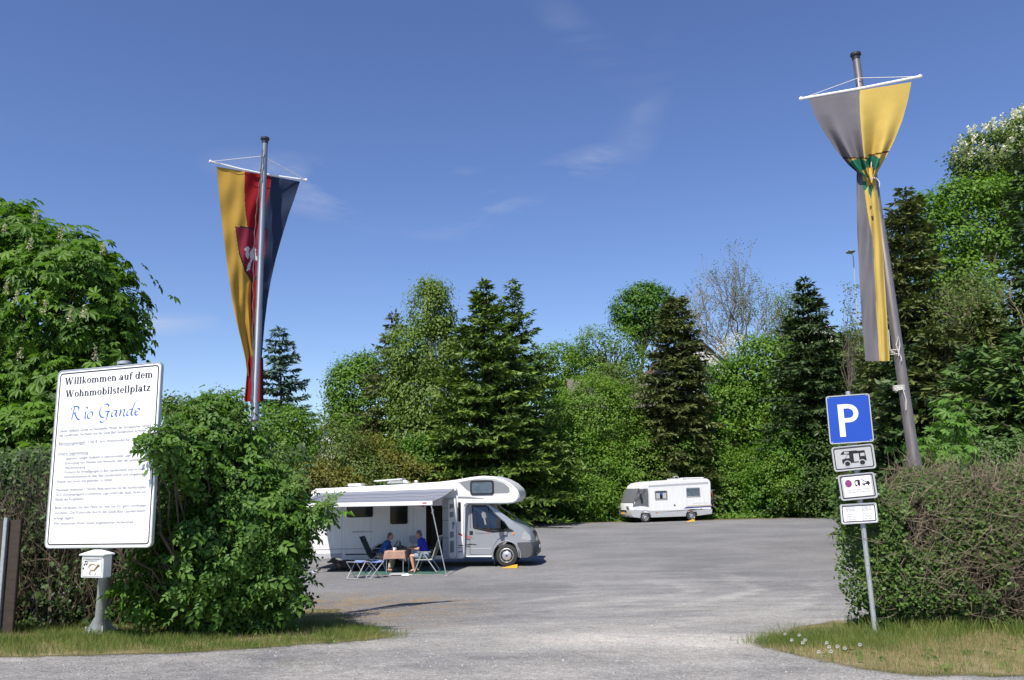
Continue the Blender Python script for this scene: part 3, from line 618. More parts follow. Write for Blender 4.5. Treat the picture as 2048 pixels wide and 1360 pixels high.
def rel(root):                                       # build parts in world coordinates under an Empty at the thing's base
    root.matrix_world = Matrix.Translation(root.location)
    for c in [q for q in COL.objects if q.parent == root]: c.matrix_parent_inverse = Matrix.Translation(-Vector(root.location))
plate(sgn, O, U, V, W_, H_, 'sign_white', 'aluminium', (0.035, 0.014), 0.06, 0.03)
def serif_line(txt, xc, y, size, width):
    adv = lambda s_: sum(GL[c][0] for c in s_); k = width / adv(txt); x = xc - width / 2
    for wd in txt.split(' '): mb = MB(); put_serif(mb, wd, x + adv(wd) * k / 2, y, size, adv(wd) * k, O, U, V, .0025); mb.build('heading_word', 'ink', sgn); x += adv(wd + ' ') * k
serif_line('Willkommen auf dem', W_ * .50, H_ * .915, .122, W_ * .85); serif_line('Wohnmobilstellplatz', W_ * .50, H_ * .842, .122, W_ * .82)
gx, gy, sx, sy = W_ * .155, H_ * .712, .150, .150
SCR = [(0.0, [[(.12, .0), (.2, .5), (.28, .98)], [(.02, .75), (.10, .95), (.30, 1.02), (.55, .95), (.60, .75), (.45, .55), (.25, .48)], [(.30, .50), (.42, .25), (.54, .04), (.68, -.05), (.80, .0)]]),
       (1.0, [[(.02, .40), (.14, .54), (.10, .2), (.14, .0), (.26, .10)], [(.26, .78), (.21, .85), (.16, .92)]]),
       (1.22, [[(.36, .50), (.16, .45), (.06, .2), (.14, .0), (.32, .04), (.44, .28), (.36, .50)]]),
       (2.10, [[(.72, .82), (.60, 1.0), (.36, .98), (.12, .7), (.06, .34), (.20, .04), (.45, .02), (.64, .25), (.68, .42)], [(.44, .42), (.62, .44), (.84, .44)], [(.70, .44), (.62, .0), (.50, -.30), (.25, -.38), (.12, -.28)]]),
       (2.98, [[(.40, .48), (.18, .44), (.05, .16), (.12, .0), (.30, .12), (.42, .48), (.38, .12), (.44, .0), (.56, .08)]]),
       (3.52, [[(.06, .46), (.16, .50), (.12, .22), (.08, .0), (.22, .36), (.38, .50), (.42, .36), (.38, .06), (.46, -.01), (.56, .08)]]),
       (4.08, [[(.40, .48), (.18, .44), (.05, .16), (.12, .0), (.30, .12), (.44, .50), (.62, 1.0), (.82, 1.14)], [(.44, .50), (.38, .12), (.46, .0), (.56, .08)]]),
       (4.64, [[(.08, .22), (.30, .28), (.38, .42), (.28, .50), (.12, .38), (.06, .16), (.16, .0), (.34, .04), (.48, .18)]])]
kx = W_ * .68 / 5.15
for word in (SCR[:3], SCR[3:]):
    mb = MB()
    for x0, strokes in word:
        for P in strokes: put_nib(mb, P, O, U, V, .0025, gx + x0 * kx, gy, kx, sy, .02, .10)
    mb.build('place_name_word', 'light_blue_ink', sgn)
BODY = [(.643, .06, .86, 'Dieser Stellplatz wurde mit finanziellen Mitteln der Europäischen Union'), (.618, .06, .84, 'des Landkreises Northeim und der Stadt Bad Gandersheim errichtet.'), (.572, .06, .86, 'Benutzungsentgelt  7,00 €  pro Wohnmobil für 24 Stunden'),
        (.515, .06, .30, 'Unsere Gegenleistung:'), (.486, .12, .64, '- Separater, ruhiger Stellplatz in zentrumsnaher Lage'), (.460, .12, .76, '- Entsorgung von Fäkalien und Abwasser über die Sanistation'), (.434, .12, .22, '- Müll-Entsorgung'),
        (.409, .12, .78, '- Kurkarte für Ermäßigungen in Bad Gandersheim und im Harz'), (.383, .12, .77, '- Informationsmaterial über Bad Gandersheim und Umgebung'), (.358, .07, .54, 'Wasser und Strom sind gesondert zu zahlen.'),
        (.312, .07, .85, 'Maximaler Aufenthalt 3 Nächte. Bitte besuchen Sie den komfortablen'), (.286, .07, .85, 'DCC-Kurcampingpark in attraktiver Lage östlich der Stadt, direkt am'), (.260, .07, .28, 'Rande des Kurgebietes.'),
        (.214, .07, .86, 'Bitte verlassen Sie den Platz so, wie Sie ihn gern vorfinden'), (.186, .07, .86, 'möchten. Die Kontrolle durch die Stadt Bad Gandersheim'), (.157, .07, .20, 'erfolgt täglich.'), (.128, .07, .76, 'Wir wünschen Ihnen einen angenehmen Aufenthalt.')]
for v_, u_, wd, s_ in BODY: mb = MB(); put_text(mb, s_, W_ * u_, H_ * v_, .047, O, U, V, .0025, W_ * wd); tag(mb.build('lettering_line', 'mid_ink', sgn), kind='stuff')
for v_, u_, wd in ((.566, .06, .27), (.509, .06, .30)): mb = MB(); mb.prism([(W_ * u_, H_ * v_), (W_ * (u_ + wd), H_ * v_), (W_ * (u_ + wd), H_ * v_ + .003), (W_ * u_, H_ * v_ + .003)], O, U, V, .002, .0026); mb.build('underline', 'mid_ink', sgn)
for (u0, v0, u1, v1) in ((.24, .545, .80, .560), (.80, .082, .97, .104), (.70, .045, .79, .085)):
    mb = MB(); mb.prism([(W_ * u0, H_ * v0), (W_ * u1, H_ * v0), (W_ * u1, H_ * v1), (W_ * u0, H_ * v1)], O, U, V, .0027, .0034); mb.build('sticker', 'sign_white', sgn)
mb = MB(); put_text(mb, 'TEXT UND BILD GMBH', W_ * .81, H_ * .089, .022, O, U, V, .004, W_ * .15); mb.build('sticker_lettering', 'mid_ink', sgn)
Nn_ = U.cross(V).normalized()
pb = sgn.location.copy(); ptop = O + U * (W_ * .57) + V * (H_ + .03) - Nn_ * .12
pbz = Vector((pb.x, pb.y, pb.z)); pb2 = pbz + Vector((0, 0, .02))
mb = MB(); mb.tube([pb2, ptop], [.075, .072], 20); mb.lathe([(.078, 0), (.078, .03), (.05, .04)], ptop, 'z', 16); mb.build('post', 'galvanised', sgn, smooth=True)
mb = MB(); mb.box(pb2 + Vector((0, 0, .012)), (.36, .36, .022)); mb.build('base_plate', 'galvanised', sgn, bevel=.003)
for a in (35, 125, 215, 305):
    d = Vector((math.cos(R(a)), math.sin(R(a)), 0)); mb = MB(); mb.prism([(.06, .024), (.165, .024), (.075, .2), (.06, .2)], pb2, d, Vector((0, 0, 1)), -.005, .005); mb.build('gusset', 'galvanised', sgn)
    d2 = Vector((math.cos(R(a + 45)), math.sin(R(a + 45)), 0)); mb = MB(); mb.lathe([(.014, 0), (.014, .05), (.008, .055)], pb2 + d2 * .2 + Vector((0, 0, .02)), 'z', 6); mb.build('bolt', 'galvanised', sgn)
for v_ in (.25, .75):
    mb = MB(); mb.box(O + U * (W_ * .5) + V * (H_ * v_) - Nn_ * .05, (W_ * .9, .03, .05), Matrix((U, -Nn_, Vector((0, 0, 1)))).transposed().to_3x3()); mb.build('bracket', 'galvanised', sgn)
rel(sgn)
# mailbox strapped to the post
mo = at(161, 1155.5, 9.22); mbx = empty('mailbox', mo, 0, 'small white mailbox with post horn emblem strapped to the welcome board post', 'mailbox')
mw, mh = .30, .235; Um = U.copy(); Um.z = 0; Um.normalize(); Vm = Vector((0, 0, 1)); Nm = Um.cross(Vm)
mb = MB(); mb.prism([(0, 0), (mw, 0), (mw, mh), (0, mh)], mo, Um, Vm, -.125, 0); mb.build('body', 'mailbox_paint', mbx, bevel=.006)
mb = MB(); c = mo + Um * (mw / 2) - Nm * .0625
base_ = [c + Um * (i * (mw / 2 + .02)) + Nm * (j * (.0625 + .022)) + Vm * (mh + k) for k in (.002, .018) for i, j in ((-1, -1), (1, -1), (1, 1), (-1, 1))]; rid = [c - Um * .05 + Vm * (mh + .062), c + Um * .05 + Vm * (mh + .062)]
mb.add(base_ + rid, [(3, 2, 1, 0), (0, 1, 5, 4), (1, 2, 6, 5), (2, 3, 7, 6), (3, 0, 4, 7), (7, 4, 8), (5, 6, 9), (4, 5, 9, 8), (6, 7, 8, 9)]); mb.build('lid', 'mailbox_paint', mbx, bevel=.004)
mb = MB()
for i in range(18): mb.box(mo + Um * (.02 + i * .0152) + Vm * (mh - .018) + Nm * .004, (.008, .008, .016), Matrix((Um, -Nm, Vm)).transposed().to_3x3())
mb.build('dentil_trim', 'mailbox_paint', mbx)
mb = MB(); A = rrect(.02, .02, mw - .02, mh - .035, .01); 
for i in range(len(A)):
    p, q = A[i], A[(i + 1) % len(A)]; mb.tube([mo + Um * p[0] + Vm * p[1] + Nm * .002, mo + Um * q[0] + Vm * q[1] + Nm * .002], .0028, 4)
mb.build('door_panel_line', 'pale_grey', mbx)
M['brass'] = pmat('brass', (0.50, 0.42, 0.22), .4, .3)
mb = MB(); hc = mo + Um * .16 + Vm * .115 + Nm * .004
horn = [hc + Um * (.048 * math.cos(R(a)) * 1.1) + Vm * (.034 * math.sin(R(a))) for a in range(200, -140, -15)] + [hc + Um * .02 - Vm * .03, hc + Um * .055 + Vm * .0, hc + Um * .085 + Vm * .03]
mb.tube(horn, [.005] * (len(horn) - 3) + [.006, .009, .015], 6)
mb.tube([hc - Um * .02 - Vm * .03, hc - Um * .045 - Vm * .07, hc - Um * .02 - Vm * .072], .004, 5); mb.tube([hc + Um * .02 - Vm * .03, hc + Um * .05 - Vm * .07, hc + Um * .03 - Vm * .072], .004, 5); mb.build('post_horn_emblem', 'brass', mbx)
mb = MB()
for dx, dz in ((.045, .14), (.075, .145)):
    q = mo + Um * dx + Vm * dz + Nm * .003; mb.ell(q, (.010, .004, .008), 8, 6); mb.box(q + Um * .008 + Vm * .016, (.004, .003, .034))
mb.box(mo + Um * .068 + Vm * .176 + Nm * .003, (.036, .003, .008)); mb.build('music_note_emblem', 'ink', mbx); mb = MB(); mb.ell(mo + Um * .035 + Vm * .1 + Nm * .003, (.008, .003, .012), 8, 6); mb.build('music_note_emblem', 'ink', mbx)
mb = MB(); put_text(mb, 'Briefkasten', .155, .172, .02, mo, Um, Vm, .003, .12, 'c'); mb.build('lettering', 'grey_ink', mbx)
mb = MB(); mb.prism([(.06, mh - .045), (mw - .06, mh - .045), (mw - .06, mh - .036), (.06, mh - .036)], mo, Um, Vm, .0005, .003); mb.build('slot', 'grey_panel', mbx)
rel(mbx)
# brown board at the left picture edge
bb = atg(-6, 1272); brd = empty('brown_board', bb, 0, 'dark brown upright board with grey metal edge at the left picture edge', 'board')
mb = MB(); mb.box(bb + Vector((-.26, .0, .70)), (.92, .05, 1.40)); mb.build('panel', 'brown_board', brd, bevel=.006)
mb = MB(); mb.box(bb + Vector((.03, -.05, .72)), (.045, .05, 1.42)); mb.build('upright', 'galvanised', brd, bevel=.004); mb = MB(); mb.box(bb + Vector((-.72, -.05, .72)), (.045, .05, 1.42)); mb.build('upright', 'galvanised', brd, bevel=.004); rel(brd)

# ================================================================== parking sign
pk0 = atg(1751, 1268); pkt = at(1696, 786, pk0.y + .02); pk = empty('parking_sign', pk0, 0, 'blue parking sign above three white plates on a leaning grey post', 'sign')
pd = (pkt - pk0).normalized(); mb = MB(); mb.tube([pk0 - pd * .05, pkt], .030, 16); mb.lathe([(.031, 0), (.031, .012), (.02, .02)], pkt, 'z', 14); mb.build('post', 'galvanised', pk, smooth=True)
PY = pk0.y - .05
def pplate(bl, br, tl, mat, frame, border, r, name):
    a = plane4(bl, br, tl, PY + .03, PY - .03); p = plate(pk, *a, mat, frame, border, r, .004, name); return a, p
(O1, U1, V1, W1, H1), p1 = pplate((1660, 889), (1748, 883), (1651, 793), 'blue', 'sign_grey', None, .03, 'parking_plate')
mb = MB(); PB = lambda P: [(W1 * a, H1 * b) for a, b in P]
outer = [(.25, .81), (.50, .81)] + [(.50 + .21 * math.sin(R(a)), .615 + .185 * math.cos(R(a))) for a in range(8, 173, 12)] + [(.50, .43), (.25, .43)]
inner = [(.38, .72), (.50, .72)] + [(.50 + .10 * math.sin(R(a)), .615 + .095 * math.cos(R(a))) for a in range(8, 173, 12)] + [(.50, .52), (.38, .52)]
n = len(outer); No = U1.cross(V1).normalized(); vs = [O1 + U1 * (W1 * a) + V1 * (H1 * b) + No * .0025 for a, b in outer + inner]; mb.add(vs, [(i, (i + 1) % n, n + (i + 1) % n, n + i) for i in range(n)])
mb.add([O1 + U1 * (W1 * a) + V1 * (H1 * b) + No * .0027 for a, b in ((.25, .14), (.38, .14), (.38, .81), (.25, .81))], [(0, 1, 2, 3)]); mb.build('letter', 'sign_white', p1)
for a, b in ((.06, .96), (.93, .96), (.06, .04), (.93, .04)): mb = MB(); mb.lathe([(.008, 0), (.008, -.006)], O1 + U1 * (W1 * a) + V1 * (H1 * b), 'y', 8); mb.build('screw', 'galvanised', p1)
(O2, U2, V2, W2, H2), p2 = pplate((1669, 944), (1753, 936), (1662, 895), 'sign_grey', 'pale_grey', (.02, .012), .035, 'camper_plate')
def picto(mb, P, O_, U_, V_, W0, H0, off, mi=0): mb.add([O_ + U_ * (W0 * a) + V_ * (H0 * b) + U_.cross(V_).normalized() * off for a, b in P], [tuple(range(len(P)))], mi)
mb = MB(); a2 = (O2, U2, V2, W2, H2)
picto(mb, [(.20, .69), (.26, .79), (.58, .79), (.61, .765), (.78, .765), (.80, .36), (.72, .30), (.40, .30), (.22, .30), (.215, .46), (.29, .50), (.36, .65), (.40, .66), (.40, .67), (.21, .665)], *a2, .0025)
for P in ([(.29, .69), (.40, .69), (.40, .755), (.29, .76)], [(.50, .34), (.63, .34), (.63, .66), (.50, .66)], [(.665, .54), (.765, .54), (.765, .66), (.665, .66)], [(.30, .50), (.40, .50), (.40, .63), (.365, .63)]): picto(mb, P, *a2, .003, 1)
for cx in (.335, .69):
    picto(mb, [(cx + .085 * math.cos(R(t)), .28 + .13 * math.sin(R(t))) for t in range(0, 360, 20)], *a2, .0034, 1); picto(mb, [(cx + .062 * math.cos(R(t)), .28 + .095 * math.sin(R(t))) for t in range(0, 360, 20)], *a2, .0038, 0)
mb.build('camper_pictogram', ['ink', 'sign_grey'], p2)
(O3, U3, V3, W3, H3), p3 = pplate((1683, 1002), (1756, 995), (1675, 951), 'sign_grey', 'pale_grey', (.02, .012), .03, 'towing_plate'); a3 = (O3, U3, V3, W3, H3)
mb = MB(); picto(mb, [(.12, .12), (.88, .12), (.88, .90), (.12, .90)], *a3, .003); mb.build('paper_notice', 'sign_white', p3)
mb = MB(); c3 = (.26, .64); rx, ry = .095, .15
picto(mb, [(c3[0] + rx * math.cos(R(t)), c3[1] + ry * math.sin(R(t))) for t in range(0, 360, 20)], *a3, .0036, 2)
for t0 in (0, 90, 180, 270): picto(mb, [(c3[0] + .02 * math.cos(R(t0)), c3[1] + .03 * math.sin(R(t0)))] + [(c3[0] + rx * .82 * math.cos(R(t)), c3[1] + ry * .82 * math.sin(R(t))) for t in range(t0 - 34, t0 + 35, 10)], *a3, .0042, 1)
picto(mb, [(.43, .54), (.43, .70), (.47, .76), (.58, .76), (.58, .56)], *a3, .0036); picto(mb, [(.45, .57), (.51, .57), (.51, .70), (.46, .70)], *a3, .004, 3); picto(mb, [(.62, .60), (.74, .60), (.77, .68), (.82, .68), (.84, .62), (.86, .56), (.64, .55)], *a3, .0036); picto(mb, [(.61, .76), (.63, .77), (.76, .65), (.74, .63)], *a3, .0036)
for cx in (.47, .55, .68, .80): picto(mb, [(cx + .022 * math.cos(R(t)), .54 + .035 * math.sin(R(t))) for t in range(0, 360, 30)], *a3, .0044)
mb.build('tow_pictogram', ['ink', 'blue', 'red', 'sign_white'], p3)
mb = MB(); put_text(mb, 'Widerrechtlich geparkte Fahrzeuge', W3 * .5, H3 * .36, .026, O3, U3, V3, .004, W3 * .60, 'c'); mb.build('lettering', 'grey_ink', p3); mb = MB(); put_text(mb, 'werden kostenpflichtig abgeschleppt!', W3 * .5, H3 * .27, .026, O3, U3, V3, .004, W3 * .66, 'c'); mb.build('lettering', 'grey_ink', p3); mb = MB(); put_text(mb, '2010', W3 * .80, H3 * .155, .018, O3, U3, V3, .004, W3 * .06, 'c'); mb.build('lettering', 'grey_ink', p3)
for a, b in ((-.02, .90), (1.02, .90), (-.02, .14), (1.02, .14)): mb = MB(); mb.box(O3 + U3 * (W3 * a) + V3 * (H3 * b), (.03, .004, .02)); mb.build('clip', 'galvanised', p3)
(O4, U4, V4, W4, H4), p4 = pplate((1683, 1049), (1757, 1045), (1679, 1009), 'sign_white', 'pale_grey', (.02, .012), .025, 'notice_plate')
mb = MB()
for i, (l, r_) in enumerate((('Nur gegen Gebühr', 'Nur gegen Geb.'), ('Wohnmobilplatz', 'Stellplatz auf'), ('„Rio Gande“', 'Rio Gande.'), ('', ''), ('Das Parken ist nur', 'Bitte nur auf'), ('Fahrzeugen mit einem', 'den Plätzen stehen'), ('Parkschein erlaubt', 'und den Automaten'), ('am Automaten', 'benutzen. Danke'), ('am Rathausplatz', 'für Ihren Besuch'))):
    for s_, u_ in ((l, .28), (r_, .72)):
        if s_: mb = MB(); put_text(mb, s_, W4 * u_, H4 * (.80 - i * .085), .019 if i != 2 else .024, O4, U4, V4, .004, W4 * .26, 'c'); tag(mb.build('lettering_line', 'grey_ink', p4), kind='stuff')
rel(pk)

# ================================================================== flagpoles and flags
def interp(tab): 
    a = np.array(tab, float); return lambda y: float(np.interp(y, a[:, 0], a[:, 1]))
def pole(name, label, top, low, Y, secs, mat):
    T = at(*top, Y); B = at(*low, Y); d = (B - T).normalized(); p = T.copy()
    k = 0
    while p.z > gzf(p.x, p.y) - .05 and k < 2000: p = p + d * .01; k += 1
    root = empty(name, (p.x, p.y, gzf(p.x, p.y)), 0, label, 'flagpole'); ln = (T - p).length
    mb = MB(); pts = []; rr = []
    for f, r_ in secs: pts.append(T + (p - T) * f); rr.append(r_)
    mb.tube(pts, rr, 18); mb.build('shaft', mat, root, smooth=True)
    mb = MB(); mb.lathe([(.03, -.06), (rr[0] * 1.08, -.05), (rr[0] * 1.1, 0), (rr[0] * 1.45, .012), (rr[0] * 1.45, .045), (rr[0] * .9, .06)], T, 'z', 16); mb.build('cap', 'black_plastic', root, smooth=True)
    mb = MB(); mb.lathe([(.13, 0), (.13, .12), (.10, .16), (.09, .16)], p + Vector((0, 0, .03)), 'z', 20); mb.build('ground_sleeve', 'galvanised', root, smooth=True)
    return root, T, p
LY = 12.5
lp, lT, lB = pole('flagpole', 'grey metal flagpole behind the big bush, carrying the striped banner', (530, 281), (509, 845), LY, [(0, .048), (.37, .052), (.372, .058), (.66, .060), (.662, .068), (1, .072)], 'pole_steel')
mb = MB()
for i in range(26):
    a = i * .9; q = at(509, 838, LY) + Vector((.075 * math.cos(a), .075 * math.sin(a), -.003 * i)); a2_ = a + .9; q2 = at(509, 838, LY) + Vector((.075 * math.cos(a2_), .075 * math.sin(a2_), -.003 * (i + 1))); mb.tube([q, q2], .008, 4, cap=False)
mb.build('rope_winding', 'dark_rope', lp); rel(lp)
def flag_grid(XL, XR, ys, ytop, Yf, mat_of, nu, name, mats, root):
    """cloth grid: row v hangs from the bar; XL/XR edges surveyed per height, Yf(u,v,px,py) is the depth of the folds"""
    vs = []; fs = []; mi = []
    for j, y in enumerate(ys):
        t = j / (len(ys) - 1)
        for i in range(nu + 1):
            u = i / nu; yy = y + ytop(u) * (1 - t) ; px = XL(yy) + (XR(yy) - XL(yy)) * u
            vs.append(tuple(at(px, yy, Yf(u, t, px, yy)))); 
    for j in range(len(ys) - 1):
        for i in range(nu):
            a = j * (nu + 1) + i; fs.append((a, a + 1, a + nu + 2, a + nu + 1)); u = (i + .5) / nu; t = (j + .5) / (len(ys) - 1); yy = (ys[j] + ys[j + 1]) / 2 + ytop(u) * (1 - t); px = XL(yy) + (XR(yy) - XL(yy)) * u; mi.append(mat_of(u, t, px, yy))
    me = bpy.data.meshes.new(name); me.from_pydata(vs, [], fs)
    for q in mats: me.materials.append(M[q])
    me.polygons.foreach_set('material_index', mi); me.polygons.foreach_set('use_smooth', [True] * len(fs)); me.update(); return link(bpy.data.objects.new(name, me), root)
fl = empty('banner_flag', at(520, 345, LY + .15), 0, 'gold, red and dark banner with white horse shield, twisted round its pole', 'flag')
XL = interp([(320, 432), (333, 433), (400, 439), (450, 444.5), (500, 450.5), (550, 457), (600, 464), (640, 472), (680, 482), (720, 491), (760, 496), (790, 500)])
XR = interp([(330, 606), (363, 600), (400, 588), (430, 577), (480, 562), (520, 551), (560, 542), (600, 535), (650, 529), (700, 525), (760, 520), (790, 516)])
def Yl(u, t, px, py):
    fold = (.02 + .10 * t) * (.55 * math.sin(u * 9 + 5 * t + 1.0) + .35 * math.sin(u * 17 - 3 * t)) * (0.25 + t) + .016 * math.sin(u * 31 + t * 14) * (1 - abs(2 * u - .9)) + .010 * math.sin(u * 13 + t * 31)
    pinch = .10 * math.exp(-((u - .50 - .12 * t) / .07) ** 2) * (.3 + .7 * t)
    return LY + .12 + (u - .52) * (1.0 - .55 * t) * .62 + fold + pinch + .02
sh_poly = inpoly([(472, 454), (533, 461), (530, 510), (521, 540), (505, 563), (492, 540), (480, 505)]); sh_out = inpoly([(470, 452), (536, 459), (533, 512), (523, 544), (505, 567), (490, 543), (478, 508)])
hs = [inpoly([(504 + (x - 504) * .85, 518 + (y - 518) * .85) for x, y in P]) for P in ([(486, 496), (490, 490), (496, 489), (499, 494), (496, 500), (498, 507), (495, 517), (490, 514), (488, 506), (490, 501)], [(500, 500), (505, 494), (508, 489), (511, 491), (514, 497), (512, 500), (514, 508), (511, 515), (504, 521), (499, 515)], [(501, 514), (507, 517), (503, 526), (500, 536), (499, 545), (495, 545), (496, 535), (499, 524)], [(495, 528), (500, 524), (498, 536), (494, 546), (491, 545)], [(508, 515), (513, 510), (518, 516), (515, 522), (513, 518), (510, 524)])]
one = lambda f, x, y: bool(f(np.array([x]), np.array([y]))[0])
def lmat(u, t, px, py):
    if any(one(h, px, py) for h in hs): return 4
    if one(sh_poly, px, py): return 3
    if one(sh_out, px, py): return 5
    g = .33 + .20 * float(sstep(.08, .55, t)); r_ = .645 + .07 * float(sstep(.1, .6, t))
    return 0 if u < g else 1 if u < r_ else 2
flag_grid(XL, XR, list(np.linspace(333, 752, 150)), lambda u: 30 * u, Yl, lmat, 110, 'cloth', ['gold_cloth', 'red_cloth', 'slate_cloth', 'shield_cloth', 'white_cloth', 'black_cloth'], fl)
flag_grid(interp([(700, 500), (740, 494), (800, 489)]), interp([(700, 526), (740, 527), (800, 527)]), list(np.linspace(712, 803, 30)), lambda u: 3 * u, lambda u, t, px, py: LY + .02 + .03 * math.sin(u * 14) * (1 + t), lambda u, t, px, py: 0 if u < .86 else 1, 36, 'cloth_tail', ['red_cloth', 'black_cloth'], fl)
bL, bR = at(421, 323, Yl(0, 0, 0, 0) - .06), at(612, 360, Yl(1, 0, 0, 0) + .05); mb = MB(); mid = (bL + bR) / 2 - Vector((0, 0, .035)); mb.tube([bL, (bL * .7 + bR * .3) - Vector((0, 0, .03)), mid, (bL * .3 + bR * .7) - Vector((0, 0, .028)), bR], .017, 8); mb.build('crossbar', 'sign_white', fl, smooth=True)
for q_ in (bL, bR): mb = MB(); mb.ell(q_, (.026, .026, .026), 8, 6); mb.build('end_knob', 'sign_white', fl)
rp_ = at(525, 312, LY - .06); mb = MB(); mb.tube([bL, rp_], .005, 4); mb.tube([bR, rp_], .005, 4); mb.build('bridle_cord', 'rope', fl)
mb = MB(); Pn = [(525, 300), (521, 350), (514, 410), (509, 470), (507, 540), (506, 610), (505, 700), (503, 790), (503, 830)]; rd = []
for i in range(121):
    q = i / 120 * (len(Pn) - 1); k = min(int(q), len(Pn) - 2); f = q - k; a = i * .8; p_ = at(Pn[k][0] + (Pn[k + 1][0] - Pn[k][0]) * f, Pn[k][1] + (Pn[k + 1][1] - Pn[k][1]) * f, LY - .09); rd.append(p_ + Vector((.006 * math.cos(a), .006 * math.sin(a), 0)))
mb.tube(rd, [.007 + .003 * (i % 4 == 0) for i in range(121)], 5); mb.build('halyard', 'dark_rope', fl); rel(fl)
# right pole and flag
RY = 11.0
rp2, rT, rB = pole('flagpole', 'brownish metal flagpole behind the right hedge, carrying the knotted banner', (1711.5, 113), (1831, 940), RY, [(0, .052), (.30, .058), (.302, .064), (.60, .070), (.71, .075), (.725, .092), (1, .096)], 'pole_metal')
for py, n_, r_ in ((776, 22, .080), (705, 6, .078)):
    mb = MB(); c_ = at(1799 if py > 740 else 1790, py, RY)
    for i in range(n_ * 4):
        a, a2_ = i * .8, (i + 1) * .8; mb.tube([c_ + Vector((r_ * math.cos(a), r_ * math.sin(a), .03 * math.sin(i * .37))), c_ + Vector((r_ * math.cos(a2_), r_ * math.sin(a2_), .03 * math.sin((i + 1) * .37)))], .006, 4, cap=False)
    mb.build('rope_winding', 'rope', rp2)
for P in ([(1797, 705), (1792, 690), (1797, 672), (1800, 690), (1797, 712)], [(1797, 705), (1803, 716), (1802, 722)], [(1790, 706), (1780, 700), (1777, 660)], [(1806, 778), (1812, 800), (1812, 820)]): mb = MB(); mb.tube([at(x, y, RY - .1) for x, y in P], .006, 4); mb.build('rope_end', 'rope', rp2)
rel(rp2)
fr = empty('banner_flag', at(1730, 190, RY - .1), 0, 'grey and yellow banner knotted in the middle below its white crossbar', 'flag')
XL = interp([(195, 1617), (230, 1629), (260, 1645), (290, 1665), (310, 1680), (330, 1697), (345, 1714), (356, 1730), (364, 1737)])
XR = interp([(163, 1823), (200, 1816), (240, 1805), (280, 1789), (310, 1774), (330, 1763), (345, 1755), (356, 1749), (364, 1746)])
def Yr(u, t, px, py):
    k = t ** 1.5; return RY - .16 - .30 * (u - .5) * (1 - .7 * t) + k * .13 * math.sin(u * 20 + .5) + .055 * t * math.sin(u * 9 + 2.0 * t) - .06 * math.exp(-((u - .52) / .05) ** 2) * t
gr = [inpoly(P) for P in ([(1698, 326), (1708, 319), (1722, 317), (1734, 323), (1736, 334), (1722, 343), (1706, 337)], [(1733, 318), (1740, 312), (1750, 311), (1760, 317), (1758, 333), (1748, 343), (1738, 334)], [(1716, 340), (1730, 344), (1736, 356), (1726, 352)])]; blk = inpoly([(1744, 330), (1750, 336), (1746, 352), (1741, 360), (1741, 350), (1746, 342)])
def rmat(u, t, px, py):
    ln = 316 - 4 * (px > 1735) - (px - 1735) * .22 * (px > 1735)
    if abs(py - ln) < 1.6: return 4
    if py < ln: return 0 if u < .505 else 1
    if one(blk, px, py): return 4
    if any(one(g, px, py) for g in gr): return 2
    return 1 if (u > .10) else 0
flag_grid(XL, XR, list(np.linspace(197, 364, 110)), lambda u: -33 * u, Yr, rmat, 110, 'cloth', ['grey_cloth', 'yellow_cloth', 'green_cloth', 'black_cloth', 'brown_cloth'], fr)
XL2 = interp([(330, 1716), (350, 1713), (400, 1713.5), (459, 1714), (540, 1718), (632, 1723), (725, 1731)]); XR2 = interp([(330, 1746), (350, 1748), (366, 1752), (400, 1757), (484, 1765), (600, 1772), (712, 1779)])
def Yr2(u, t, px, py):
    g = .045 * math.sin(u * 6.5 + 1.0 + .8 * t) + .02 * math.sin(t * 7 + u * 5) + .012 * math.sin(t * 17 + u * 11)
    y_ = (.014 + .010 * t) * math.sin((u - .62) * 19 + 1.2 * t); k = sstep(.54, .64, u); return RY - .17 + g * (1 - .5 * k) + y_ * k - .05 * k + .06 * (1 - sstep(0, .08, t))
bound = interp([(360, .35), (420, .45), (470, .60), (500, .62), (720, .58)]); em = [inpoly(P) for P in ([(1724, 364), (1732, 362), (1735, 376), (1728, 382)], [(1738, 368), (1744, 372), (1743, 398), (1737, 384)])]; emb = [inpoly(P) for P in ([(1741, 366), (1747, 372), (1744, 384)], [(1738, 414), (1744, 412), (1742, 420)], [(1742, 433), (1747, 430), (1748, 442), (1744, 440)])]
def rmat2(u, t, px, py):
    if any(one(g, px, py) for g in em): return 2
    if any(one(g, px, py) for g in emb): return 4
    return 0 if u < bound(py) else 1
flag_grid(XL2, XR2, list(np.linspace(338, 722, 130)), lambda u: 4 - 8 * u, Yr2, rmat2, 64, 'cloth_tail', ['grey_cloth', 'yellow_cloth', 'green_cloth', 'black_cloth', 'brown_cloth'], fr)
flag_grid(interp([(600, 1745), (725, 1752)]), interp([(600, 1772), (712, 1776)]), list(np.linspace(600, 722, 20)), lambda u: -6 * u, lambda u, t, px, py: RY - .10 + .03 * math.sin(u * 10), lambda u, t, px, py: 0, 16, 'cloth_underside', ['grey_cloth'], fr)
mb = MB(); kc = at(1742, 361, RY - .2)
for i in range(20):
    a, a2_ = i * .7, (i + 1) * .7; mb.tube([kc + Vector((.055 * math.cos(a), .10 * math.sin(a), .012 * math.sin(i))), kc + Vector((.055 * math.cos(a2_), .10 * math.sin(a2_), .012 * math.sin(i + 1)))], .006, 4, cap=False)
mb.tube([kc + Vector((.03, -.1, 0)), kc + Vector((.06, -.12, -.08)), kc + Vector((.05, -.12, -.14))], .005, 4); mb.build('knot_cord', 'rope', fr)
